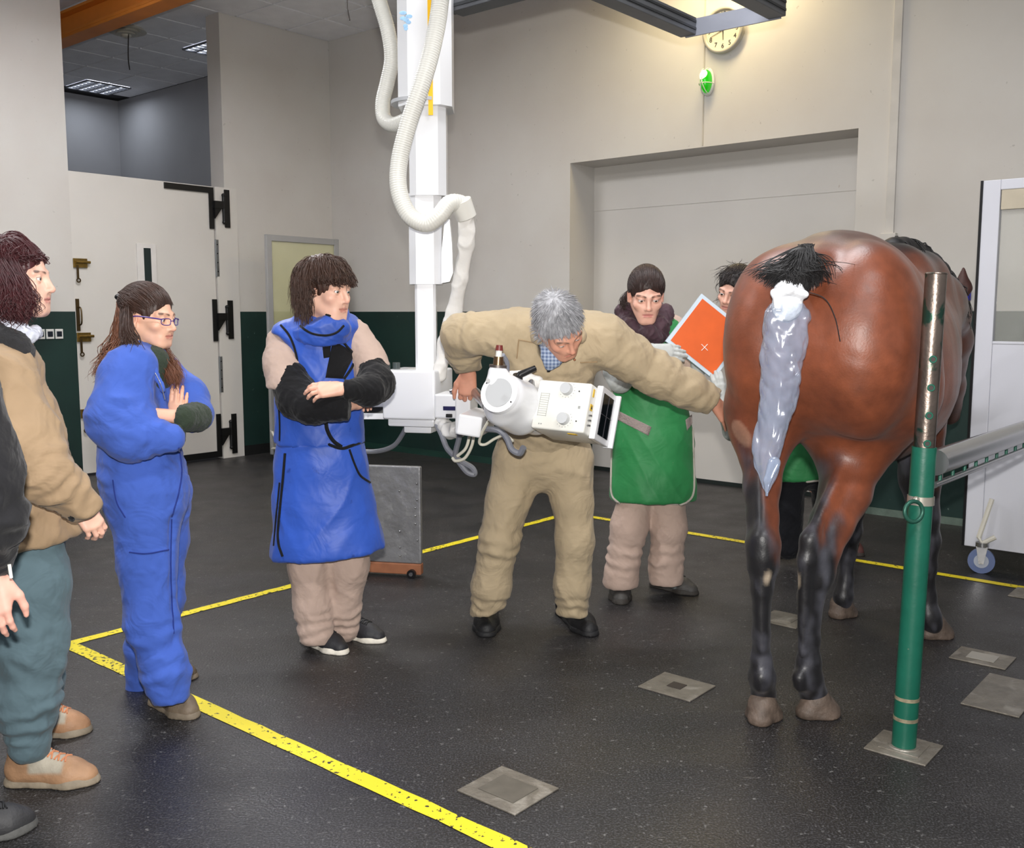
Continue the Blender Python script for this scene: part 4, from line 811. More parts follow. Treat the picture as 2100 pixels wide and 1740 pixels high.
# pale screen by the tall door
aP = 0.5; L0 = ona(562, 945, aP); bL = rab(L0)[1]; bR = rab(ona(690, 600, aP))[1]; zP = ona(562, 482, aP).z
t = thing('lead_screen', 'narrow metal framed wheeled screen with yellowish glass behind the blue apron man', 'protective screen', R(aP, (bL + bR) / 2, 0))
AL = mat('aluminium_frame', (176, 176, 176), 0.35, 0.04, metal=0.5)
for b_ in (bL, bR): MB().rbox(aP - 0.02, aP + 0.02, b_ - 0.03, b_ + 0.03, 0.06, zP, 0.004).build('side_frame', AL, t)
MB().rbox(aP - 0.02, aP + 0.02, bR + 0.03, bL - 0.03, zP - 0.06, zP, 0.004).build('top_frame', AL, t); MB().rbox(aP - 0.02, aP + 0.02, bR + 0.03, bL - 0.03, 0.1, 0.16, 0.004).build('bottom_frame', AL, t)
MB().rbox(aP - 0.006, aP + 0.006, bR + 0.03, bL - 0.03, 0.16, zP - 0.06).build('yellow_glass', mat('yellow_lead_glass', (214, 212, 168), 0.08, 0.02, 6, alpha=0.45, spec=0.6), t)
caster(t, R(aP + 0.1, bL + 0.03, 0), mat('pale_tyre', (150, 152, 150), 0.4), 0.05, (0.6, -0.6, 0)); caster(t, R(aP + 0.1, bR, 0), mat('pale_tyre'), 0.05, (0.6, -0.6, 0))
MB().tube([R(aP, bL + 0.02, 0.3), R(aP + 0.09, bL + 0.03, 0.2), R(aP + 0.1, bL + 0.03, 0.12)], 0.012, 8).tube([R(aP, bL + 0.02, 0.12), R(aP + 0.1, bL + 0.03, 0.13)], 0.012, 8).build('caster_bracket', mat('bracket_cream'), t)
# ---- low lead board on wheels
Yb = 5.27; p0 = at(690, 1186, Yb + 0.1); p1 = at(866, 1186, Yb); p1.z = p0.z = 0.0; ub = (p1 - p0).normalized(); nb = ub.cross(Vector((0, 0, 1))); zb = at(866, 957, Yb).z
t = thing('lead_shield_board', 'low grey lead-covered board on a wooden base with small wheels', 'shield board', (p0 + p1) / 2)
rb = Matrix((ub, -nb, Vector((0, 0, 1)))).transposed(); wd = (p1 - p0).length
k = MB().box((p0 + p1) / 2 + Vector((0, 0, 0.075 + (zb - 0.075) / 2)), (wd, 0.035, zb - 0.075), rb, 0.008, 3)
k.build('lead_panel', mat('dull_lead', (142, 142, 144), 0.36, 0.15, 7, 1.0, 14, metal=0.4, stain=(160, 160, 160), sscale=30, bdist=0.008), t)
MB().box((p0 + p1) / 2 + Vector((0, 0, 0.045)), (wd, 0.05, 0.06), rb, 0.005).build('wooden_base', mat('reddish_wood', (150, 96, 66), 0.55, 0.2, 12), t)
rs = np.random.default_rng(5)
for k in range(10): q = p1 - ub * rs.choice([0.02, 0.03, 0.12]) + Vector((0, 0, 0.12 + k * 0.045)) + nb * 0.0185; MB().sph(q, 0.006, (1, 1, 1)).build('rivet', STEEL, t, True)
for e, s_ in ((p1 - ub * 0.05, 1), (p0 + ub * 0.05, 1)):
    wq = MB().cyl(e + nb * 0.027 + Vector((0, 0, 0.024)), e + nb * 0.05 + Vector((0, 0, 0.024)), 0.024, n=20).build('wheel', DK, t, True); MB().cyl(e + nb * 0.05 + Vector((0, 0, 0.024)), e + nb * 0.053 + Vector((0, 0, 0.024)), 0.011, n=16).build('hub_cap', STEEL, wq)
# ---- the green stock post
pb = G(1853, 1535); pt = at(1920, 562, pb.y + 0.02); ax_ = (pt - pb)
t = thing('stock_post', 'round metal stock post, green below and bare worn steel above, beside the horse', 'post', pb)
GP = mat('green_post_paint', (20, 90, 72), 0.4, 0.12, 9, 0.1, 40, stain=(120, 120, 104), sscale=26, sthr=(0.7, 0.74)); WS = mat('worn_steel', (118, 106, 98), 0.36, 0.3, 6, metal=0.85, stain=(52, 82, 70), sscale=11, sthr=(0.56, 0.62), bump=0.2, bscale=50)
f0 = (at(1893, 918, pb.y).z) / pt.z
MB().cyl(pb, pb + ax_ * f0, 0.0385, n=36).build('lower_tube', GP, t, True)
up_ = MB().cyl(pb + ax_ * (f0 - 0.02), pt, 0.033, n=36).build('upper_tube', WS, t, True)
MB().torus(pt, ax_, 0.0295, 0.0045, 32, 8).build('top_rim', WS, up_, True)
fw = Vector((-0.15, -0.99, 0))
for y_ in (737, 795, 852, 909):
    z_ = at(1900, y_, pb.y).z; q = pb + ax_ * (z_ / pt.z) + fw * 0.0325; MB().torus(q, fw, 0.0095, 0.003, 20, 6).build('pin_hole_rim', GP, up_, True); MB().cyl(q - fw * 0.004, q + fw * 0.0012, 0.008, n=16).build('pin_hole', mat('hole_shadow', (56, 50, 46), 0.6), up_)
zb_ = at(1885, 1027, pb.y).z; q = pb + ax_ * (zb_ / pt.z); an = ax_.normalized()
MB().cyl(q - an * 0.014, q + an * 0.014, 0.042, n=36).build('clamp_band', mat('clamp_steel', (176, 170, 158), 0.35, 0.1, 20, metal=0.6), t, True)
qr = q + Vector((-0.042, -0.05, -0.028)); MB().torus(qr, Vector((0.25, -1, 0.1)), 0.033, 0.0065, 32, 10).build('tie_ring', mat('green_ring', (44, 92, 78), 0.4, 0.2, 30, metal=0.4), t, True); MB().sph(q + Vector((-0.03, -0.035, 0.008)), 0.011).build('ring_bolt', mat('clamp_steel'), t, True)
for z_ in (0.10, 0.17): MB().cyl(pb + ax_ * (z_ / pt.z), pb + ax_ * ((z_ + 0.012) / pt.z), 0.0393, n=36).build('scuff_band', mat('scuffed_paint', (150, 140, 116), 0.5, 0.3, 60, metal=0.3), t, True)
MB().cyl(pb, pb + Vector((0, 0, 0.012)), 0.058, 0.048, 36).build('weld_collar', PL, t, True)
a_, b_, _ = rab(pb); MB().rbox(a_ - 0.1, a_ + 0.1, b_ - 0.095, b_ + 0.095, 0, 0.006, 0.002).rbox(a_ - 0.065, a_ + 0.065, b_ - 0.06, b_ + 0.06, 0.006, 0.009, 0.001).build('base_plate', PL, t)
# ---- bar running from the post alongside the horse
r0 = at(1918, 949, 3.165); r1 = r0 + Vector((0.655, 0.756, 0)) * 1.9
t = thing('stock_rail', 'shiny steel stock rail with a lower rod, running back from the green post', 'rail', (r0 + r1) / 2)
MB().tube([r0, r1], 0.043, 24).build('main_tube', STEEL, t, True)
dz = Vector((0, 0, -0.075)); rod = MB().tube([r0 + dz, r1 + dz], 0.011, 12).build('lower_rod', STEEL, t, True)
for k in range(14): q = r0.lerp(r1, 0.03 + 0.07 * k); MB().tube([q + Vector((0, 0, -0.035)), q + dz], 0.006, 8).build('spacer', GP, t, True)
# ---- lamp position of the second corridor fixture stays in p2; orange image plate held in gloves
Yp = 4.62
P0 = at(1438, 603, Yp + 0.03); P1 = at(1364, 700, Yp - 0.02); P2 = at(1449, 796, Yp - 0.03); P3 = at(1521, 698, Yp + 0.02)
un = (P1 - P0).normalized(); vn = (P3 - P0); vn = (vn - un * vn.dot(un)).normalized(); nn = un.cross(vn); nn = nn if nn.y < 0 else -nn; S = 0.265
t = thing('image_plate', 'orange square x-ray plate with pale blue edge and white cross, held on its corner', 'x-ray plate', P0)
def pp(a, b, o=0.0): return P0 + un * a + vn * b + nn * o
LA, LB = (P1 - P0).length, (P3 - P0).length
MB().poly([pp(0, 0, -0.008), pp(LA, 0, -0.008), pp(LA, LB, -0.008), pp(0, LB, -0.008)], nn * 0.016).build('pale_frame', mat('pale_blue_plastic', (196, 212, 224), 0.4, 0.02), t)
i_ = 0.017; MB().poly([pp(i_, i_, 0.008), pp(LA - i_, i_, 0.008), pp(LA - i_, LB - i_, 0.008), pp(i_, LB - i_, 0.008)], nn * 0.0015).build('orange_face', mat('orange_face', (214, 92, 28), 0.55, 0.06, 12), t)
cx_ = at(1447, 712, Yp - 0.03); q = cx_ - nn * ((cx_ - pp(0, 0, 0.0102)).dot(nn)); XD = (Vector((1, 0, 1)), Vector((1, 0, -1)))
for d in XD:
    d = (d - nn * d.dot(nn)).normalized(); MB().tube([q - d * 0.021, q + d * 0.021], 0.0016, 6).build('cross_mark', mat('white_mark', (240, 232, 226), 0.5, 0), t)
# ================================================================ people: heads, hands, hair, shoes, cloth
def frame(F, U):
    y = Vector(F).normalized(); x = y.cross(Vector(U)).normalized(); z = x.cross(y); return np.array([[x.x, y.x, z.x], [x.y, y.y, z.y], [x.z, y.z, z.z]])
def smooth01(x): x = np.clip(x, 0, 1); return x * x * (3 - 2 * x)
class Head:
    """local frame: x subject's right, y towards the face, z up; origin between the ears at eye height"""
    def __init__(s, o, F, U, sc=1.0): s.o = np.array(o); s.M = frame(F, U); s.sc = sc
    def W(s, L): return s.o + (np.asarray(L, float) * s.sc) @ s.M.T
    def L(s, W): return ((np.asarray(W, float) - s.o) @ s.M) / s.sc
    def mesh(s, skin, lip, brow, neck, male=False, h=0.0032, blush=0.25, open_=0.0050, low=0.94):
        nb = s.L(neck); k = Sdf(0.012); j = 1.0 if male else 0.86
        k.ell((0, -0.014, 0.036), (0.073, 0.094, 0.084)); k.ell((0, 0.03, -0.03), (0.058, 0.062, 0.075), k=0.03)
        k.ell((0, 0.052, -0.062), (0.040 * j, 0.042, 0.050), k=0.025); k.rc((-0.012 * j, 0.078, -0.103), 0.0145, (0.012 * j, 0.078, -0.103), 0.0145, 0.03)
        for q in (-1, 1):
            k.rc((q * 0.055 * j, -0.005, -0.048), 0.016, (q * 0.022 * j, 0.064, -0.1), 0.015, 0.03); k.ell((q * 0.040, 0.062, -0.026), (0.022, 0.022, 0.02), k=0.02)
            k.rc((q * 0.014, 0.086, 0.019), 0.010, (q * 0.046, 0.072, 0.018), 0.010, 0.018); k.rc((q * 0.018, 0.078, -0.048), 0.014, (q * 0.022, 0.074, -0.07), 0.014, 0.02)
        k.rc((0, 0.066, 0.044), 0.014, (0, 0.055, 0.06), 0.012, 0.02)
        for q in (-1, 1): k.sph((q * 0.0315, 0.0965, 0.001), 0.0165, 0.014, op='s')
        k.rc((0, 0.090, 0.010), 0.0075, (0, 0.108, -0.028), 0.0095, 0.012); k.sph((0, 0.109, -0.033), 0.0095, 0.008)
        for q in (-1, 1): k.sph((q * 0.0105, 0.099, -0.037), 0.0072, 0.006)
        k.sph((0, 0.088, -0.05), 0.006, 0.012)
        for q in (-1, 1):
            e = (q * 0.0315, 0.0765, 0.001); k.sph(e, 0.0145, 0.005)
            k.ell((e[0], e[1] + 0.0145, e[2] - 0.0005), (0.0135, 0.02, open_), k=0.0015, op='s')
            k.rc((q * 0.0045, 0.099, -0.0445), 0.0032, (q * 0.008, 0.102, -0.0425), 0.003, 0.003, op='s')
            # ears
            k.ell((q * 0.074, -0.012, -0.006), (0.009, 0.019, 0.032), k=0.008); k.ell((q * 0.083, -0.004, -0.003), (0.008, 0.010, 0.019), k=0.005, op='s'); k.sph((q * 0.073, -0.006, -0.034), 0.008, 0.008)
        k.rc((-0.02, 0.088, -0.0635), 0.0042, (0, 0.0945, -0.0605), 0.0056, 0.006); k.rc((0.02, 0.088, -0.0635), 0.0042, (0, 0.0945, -0.0605), 0.0056, 0.006)
        k.rc((-0.015, 0.088, -0.0725), 0.0052, (0.015, 0.088, -0.0725), 0.0052, 0.006); k.rc((0, 0.0915, -0.0725), 0.0058, (0, 0.09, -0.0735), 0.0058, 0.008)
        k.rc((-0.021, 0.0945, -0.0666), 0.0024, (0.021, 0.0945, -0.0666), 0.0024, 0.0015, op='s'); k.rc((-0.012, 0.0985, -0.0668), 0.0026, (0.012, 0.0985, -0.0668), 0.0026, 0.0015, op='s')
        rn = 0.058 if male else 0.050; k.rc((0, -0.02, -0.06), rn, nb, rn * 1.08, 0.03)
        V, Q = k.mesh(h); V = relax(V, Q, 1, 0.45); c = np.tile(np.array(lin(skin)), (len(V), 1)); nz = snoise(V, 25, 3, 2)[:, None]; c = c * (1 + 0.04 * nz)
        def paint(col, d, w): c[:] = c + (np.array(lin(col)) - c) * (smooth01(d) * w)[:, None]
        warm = tuple(int(v) for v in (min(255, skin[0] * 1.0), skin[1] * 0.78, skin[2] * 0.76))
        for q in (-1, 1):
            paint(warm, 1.3 - np.linalg.norm(V - (q * 0.042, 0.065, -0.03), axis=1) / 0.022, blush); paint(warm, 1.2 - np.linalg.norm(V - (q * 0.076, -0.01, -0.005), axis=1) / 0.03, blush * 1.3)
            d = np.minimum(segdist(V, (q * 0.016, 0.098, 0.0205), (q * 0.034, 0.092, 0.0265)), segdist(V, (q * 0.034, 0.092, 0.0265), (q * 0.05, 0.078, 0.0225))); paint(brow, 1.7 - d / 0.0042, 0.85)
            e = np.array((q * 0.0315, 0.0765, 0.001)); w = V - e; r_ = np.linalg.norm(w, axis=1); lid = np.abs(np.sqrt((w[:, 0] / 0.0135) ** 2 + ((w[:, 2] + 0.0005) / (open_ + 0.0004)) ** 2) - 1.1)
            paint(brow, np.where((r_ < 0.019) & (w[:, 1] > 0.004), 1.4 - lid / 0.22, 0), np.where(w[:, 2] > -0.001, 0.75, 0.3))
        paint(warm, 1.3 - np.linalg.norm(V - (0, 0.112, -0.033), axis=1) / 0.014, blush)
        d = np.minimum(np.minimum(segdist(V, (-0.02, 0.091, -0.064), (0, 0.099, -0.061)), segdist(V, (0.02, 0.091, -0.064), (0, 0.099, -0.061))), segdist(V, (-0.014, 0.093, -0.0725), (0.014, 0.093, -0.0725))); paint(lip, 1.9 - d / 0.0042, 0.7)
        zz = V[:, 2]; V = V.copy(); V[:, 2] = np.where(zz < -0.012, -0.012 + (zz + 0.012) * (low if not male else 1.0), zz)
        return s.W(V), Q, c
    def eyes(s, parent, gaze=(0, 1, 0), iris=(70, 50, 36)):
        g = Vector(gaze).normalized(); me = MB().sph((0, 0, 0), 0.0127 * s.sc, u=28, v=20).bm
        for q in (-1, 1):
            m = bpy.data.meshes.new('eye'); me.to_mesh(m); n = len(m.vertices); co = np.zeros(n * 3); m.vertices.foreach_get('co', co); co = co.reshape(-1, 3)
            a = np.arccos(np.clip(co @ np.array(g) / np.linalg.norm(co, axis=1), -1, 1)); c = np.tile(np.array(lin((226, 218, 214))), (n, 1)); c[a < 0.5] = lin(iris); c[a < 0.24] = lin((8, 8, 8))
            co = s.o + (co / s.sc + (q * 0.0315, 0.0765, 0.001)) * s.sc @ s.M.T; m.vertices.foreach_set('co', co.ravel())
            at_ = m.color_attributes.new('Col', 'FLOAT_COLOR', 'POINT'); at_.data.foreach_set('color', np.concatenate([c, np.ones((n, 1))], 1).astype(np.float32).ravel())
            m.polygons.foreach_set('use_smooth', [True] * len(m.polygons)); m.materials.append(mat('eye_surface', rough=0.12, var=0, attr=True, coat=0.5)); o = bpy.data.objects.new('eye', m); C.objects.link(o); adopt(o, parent)
        me.free()
    def cap(s, grow=0.006, front=0.062, fz=0.068, low=-0.03, k_=0.01):
        """solid under-layer of the hair on the scalp"""
        k = Sdf(k_); k.ell((0, -0.016, 0.037), (0.075 + grow, 0.095 + grow, 0.086 + grow)); k.ell((0, -0.05, -0.02), (0.062 + grow, 0.055 + grow, 0.06), k=0.02)
        k.ell((0, 0.10, -0.03), (0.065, 0.075, 0.088 + (fz - 0.068)), k=0.008, op='s'); k.cut((0, 0, low), (0, 0.3, -1))
        for q in (-1, 1): k.ell((q * 0.08, 0.0, -0.008), (0.02, 0.022, 0.035), k=0.01, op='s')
        V, Q = k.mesh(0.004); V = relax(V, Q, 1); V = V + vnorm(V, Q) * (0.0015 * snoise(V * (1, 1, 0.3), 60, 2, 1))[:, None]; return s.W(V), Q
    def strands(s, n, length, crown=(0, -0.05, 0.115), grav=0.25, layer=(1.03, 1.16), curl=0.0, freq=40.0, rad=0.0018, steps=14, lenvar=0.25, keep=None, flowmul=1.0, seed=0, part=False, jitter=0.12, wind=(0, 0, 0), face=(0.02, 0.03), mode='kill', root=None):
        r = np.random.default_rng(seed); c0 = np.array((0, -0.016, 0.036)); R0 = np.array((0.076, 0.096, 0.087)); P = []
        while len(P) < n and root is None:
            d = r.normal(size=(n * 4, 3)); d /= np.linalg.norm(d, axis=1)[:, None]; p = c0 + d * R0; x, y, z = p.T
            ok = (z > -0.05) & ~((y > 0.05) & (z < 0.062)) & ~((y > 0.02) & (z < 0.03)) & ~((np.abs(x) > 0.05) & (y > -0.03) & (z < -0.0))
            if keep is not None: ok &= keep(p)
            P += list(p[ok])
        p = np.array(P[:n]) if root is None else root(r, n); q = (p - c0) / R0; nrm = q / R0; nrm /= np.linalg.norm(nrm, axis=1)[:, None]
        src = np.array(crown)[None] if not part else np.stack([np.zeros(n), np.clip(p[:, 1], -0.06, 0.08), np.full(n, 0.12)], 1)
        fl = p - src; fl -= nrm * (fl * nrm).sum(1)[:, None]; fl /= np.maximum(np.linalg.norm(fl, axis=1), 1e-6)[:, None]
        d = fl * flowmul + nrm * 0.35 + r.normal(0, jitter, (n, 3)); g = s.M.T @ np.array((0, 0, -1.0)); ln = length * (1 + r.uniform(-lenvar, lenvar, n)); lay = r.uniform(layer[0], layer[1], n); st = (ln / steps)[:, None]; out = [p.copy()]; dead = np.zeros(n, bool); frag = r.normal(0, 0.008, n) if mode == 'kill' else 0.0
        for i in range(steps):
            d = d / np.linalg.norm(d, axis=1)[:, None]; p = p + d * st; q = (p - c0) / R0; m = np.linalg.norm(q, axis=1); t = np.minimum(lay, 1.0 + (lay - 1.0) * (i + 1) / 4)
            ins = m < t; p[ins] = c0 + (q[ins] / m[ins][:, None]) * t[ins][:, None] * R0
            nk = p - np.array((0, -0.03, 0)); rr = np.hypot(nk[:, 0], nk[:, 1]); b = (p[:, 2] < -0.02) & (rr < 0.062); p[b, :2] = np.array((0, -0.03)) + nk[b, :2] / rr[b][:, None] * 0.062
            bad = (p[:, 2] < face[0] + frag + 0.3 * np.maximum(0, 0.03 - np.abs(p[:, 0]))) & (p[:, 1] > face[1])
            if mode == 'kill': dead = dead | bad; p[dead] = out[-1][dead]
            elif mode == 'side': p[bad, 1] = face[1]; p[bad, 0] = np.where(p[bad, 0] < 0, np.minimum(p[bad, 0], -0.07), np.maximum(p[bad, 0], 0.07))
            d = (p - out[-1]) / st * 0.8 + g * grav + np.array(wind) * grav + r.normal(0, jitter * 0.3, (n, 3)); out.append(p.copy())
        A = np.stack(out, 1); K = A.shape[1]
        if curl:
            ph = r.uniform(0, 6.28, (n, 1)); fr = freq * r.uniform(0.75, 1.25, (n, 1)); tt = np.linspace(0, 1, K)[None] * ln[:, None]; am = curl * r.uniform(0.5, 1.3, (n, 1)) * np.minimum(1, np.linspace(0, 1, K)[None] * 3)
            A[..., 0] += am * np.cos(ph + fr * tt); A[..., 1] += am * np.sin(ph + fr * tt); A[..., 2] += am * 0.6 * np.cos(ph * 2 + fr * tt)
        taper = np.interp(np.linspace(0, 1, K), [0, 0.1, 0.7, 1], [0.6, 1, 0.85, 0.15]); rads = rad * s.sc * taper[None] * r.uniform(0.6, 1.3, (n, 1))
        return tubes_np(s.W(A.reshape(-1, 3)).reshape(A.shape), rads, 3)
    def combed(s, n, clip, seed=0, rad=0.0014, thick=0.06, k=12, back=0.5):
        """hair combed tightly from the hairline over the scalp to one point"""
        r = np.random.default_rng(seed); c0 = np.array((0, -0.016, 0.036)); R0 = np.array((0.0765, 0.0965, 0.0875)); st = hairline(r, n) + r.normal(0, 0.003, (n, 3)); en = np.array(clip) + r.normal(0, 0.007, (n, 3)); q = np.linspace(0, 1, k)[None, :, None]
        b = back * r.uniform(0, 1, (n, 1, 1)) ** 2.2; q = b + (1 - b) * q; cx = np.stack([0.62 * st[:, 0], 0.45 * st[:, 1] + 0.55 * en[:, 1], np.maximum(st[:, 2], en[:, 2]) + 0.11 * (1 - np.abs(st[:, 0]) / 0.08)], 1); p = (1 - q) ** 2 * st[:, None] + 2 * q * (1 - q) * cx[:, None] + q * q * en[:, None]; w = (p - c0) / R0; m = np.linalg.norm(w, axis=2)[..., None]; lay = 1.03 + thick * r.uniform(size=(n, 1, 1)); p = c0 + w / m * np.maximum(m, lay) * R0
        return tubes_np(s.W(p.reshape(-1, 3)).reshape(p.shape), np.tile(rad * s.sc * np.interp(np.linspace(0, 1, k), [0, .15, 1], [0.3, 1, 1])[None], (n, 1)), 3)
def lock(guides, n, spread, rad=0.002, k=16, curl=0.0, freq=6.0, seed=0, taper_end=0.2):
    """strands running between guide polylines (world points, all with the same number of knots)"""
    r = np.random.default_rng(seed); Gd = np.array([[tuple(p) for p in spline(g, 6)] for g in guides]); m, K0, _ = Gd.shape; out = []
    for i in range(n):
        w = r.dirichlet(np.ones(m) * 0.7); p = np.tensordot(w, Gd, 1); t = np.linspace(0, 1, K0)[:, None]; p = p + r.normal(0, spread, 3) * (0.35 + t) + r.normal(0, spread * 0.4, 3) * np.sin(t * 3.14)
        if curl: ph = r.uniform(0, 6.28); f_ = freq * r.uniform(0.8, 1.2); a = curl * r.uniform(0.4, 1.2); p = p + a * t * np.concatenate([np.cos(ph + f_ * 6.28 * t), np.sin(ph + f_ * 6.28 * t), 0 * t], 1)
        L = int(K0 * r.uniform(0.8, 1.0)); out.append(p[np.linspace(0, L - 1, k).round().astype(int)] if K0 < k else np.stack([np.interp(np.linspace(0, L - 1, k), np.arange(K0), p[:, c]) for c in range(3)], 1))
    rads = rad * np.interp(np.linspace(0, 1, k), [0, 0.1, 0.75, 1], [0.5, 1, 0.9, taper_end])[None] * r.uniform(0.6, 1.3, (n, 1)); return tubes_np(np.array(out), rads, 3)
def hand(wrist, d, dorsal, thumb=1, curls=None, sc=1.0, th=(0.75, 0.6, -0.3), thc=0.35, fore=None, h=0.0038, spread=0.06, grow=0.0, rfore=0.028):
    """thumb=+1: thumb towards d x dorsal; curls: per finger (a1,a2,a3) radians; returns (V,Q) in world"""
    y = Vector(d).normalized(); x = y.cross(Vector(dorsal)).normalized(); z = x.cross(y); M = np.array([[x.x, y.x, z.x], [x.y, y.y, z.y], [x.z, y.z, z.z]])
    curls = curls or [(0.35, 0.5, 0.35)] * 4; T = thumb; k = Sdf(0.006); g = grow
    kn = [(0.027 * T, 0.088, 0.002), (0.009 * T, 0.093, 0.004), (-0.010 * T, 0.089, 0.003), (-0.028 * T, 0.080, 0.0)]; ln = (0.072, 0.080, 0.074, 0.058)
    for i, q in enumerate(kn): k.rc((q[0] * 0.55, 0.012, -0.002), 0.0145 + g, (q[0], q[1], q[2] - 0.004), 0.0115 + g, 0.016)
    k.ell((0.012 * T, 0.045, -0.012), (0.032, 0.042, 0.013 + g), k=0.016)
    for i, q in enumerate(kn):
        p = np.array(q) - (0, 0, 0.003); a = 0.0; sp = (1.5 - i) * spread * T
        for sgm, (fr, r0, r1) in enumerate(((0.45, 0.0095, 0.0088), (0.31, 0.0088, 0.0078), (0.24, 0.0078, 0.0062))):
            a += curls[i][sgm]; e = p + ln[i] * fr * np.array((math.sin(sp) * math.cos(a), math.cos(a) * math.cos(sp), -math.sin(a))); f_ = 0.86 if i == 3 else 1.0
            k.rc(p, r0 * f_ + g, e, r1 * f_ + g, 0.0035); p = e
    p = np.array((0.026 * T, 0.022, -0.01)); v = np.array((th[0] * T, th[1], th[2])); v /= np.linalg.norm(v)
    for l_, r0, r1 in ((0.044, 0.0145, 0.012), (0.034, 0.0115, 0.0098), (0.027, 0.0098, 0.007)):
        e = p + v * l_; k.rc(p, r0 + g, e, r1 + g, 0.006); p = e; v = v + np.array((-T * thc, 0.35 * thc, -0.15 * thc)); v /= np.linalg.norm(v)
    if fore is not None:
        fl = M.T @ (V3(fore) - V3(wrist)) / sc; k.rc((0, 0.014, -0.002), 0.0225 + g, fl, rfore + g, 0.012, (0, 0, 1), 0.85)
    V, Q = k.mesh(h); V = relax(V, Q, 1, 0.4); return V3(wrist) + (V * sc) @ M.T, Q
SKINM = mat('skin', rough=0.48, var=0.0, attr=True, bump=0.08, bscale=350, bdist=0.001, sss=0.06)
def cloth(name, s, h, m, parent, amp=0.004, sc=4.0, stretch=(1, 1, 0.6), seed=1, folds=(), limbs=(), it=2, fine=0.0012, colfn=None):
    """mesh an Sdf as a garment: soft random wrinkles, fold ridges (a,b,amp,width) and ring creases (a,b,amp,wavelength,radius)"""
    V, Q = s.mesh(h); V = relax(V, Q, it); N = vnorm(V, Q)
    c_, s_ = math.cos(0.6), math.sin(0.6); Rm = np.array([[c_, 0, -s_], [0, 1, 0], [s_, 0, c_]]); st = np.array(stretch)
    m1 = 0.5 + 0.5 * snoise(V, 1.7, seed + 3, 1)
    d = amp * (m1 * ridges(V @ Rm * (1, 1, 0.45) * st, sc * 2.6, seed) + (1 - m1) * ridges(V @ Rm.T * (1, 1, 0.45) * st, sc * 2.6, seed + 2)) + fine * ridges(V @ Rm * (1, 1, 0.6), sc * 7, seed + 5)
    for a, b, am, w_ in folds: d = d + am * np.exp(-(segdist(V, a, b) / w_) ** 2)
    for a, b, am, wl, rd in limbs:
        A = V3(a); B = V3(b); ba = B - A; L = np.linalg.norm(ba); t = ((V - A) @ ba) / L ** 2; near = segdist(V, a, b) < rd; win = np.clip(np.minimum(t, 1 - t) * 4, 0, 1)
        ph = 2.2 * snoise(V, 5.5, seed + 8, 2); d = d + near * win * am * np.sin(t * L / wl * 6.283 + ph) * (0.6 + 0.4 * snoise(V, 7, seed + 9, 1))
    V = V + N * d[:, None]
    return smobj(name, [(V, Q)], m, parent, cols=None if colfn is None else colfn(V, N))
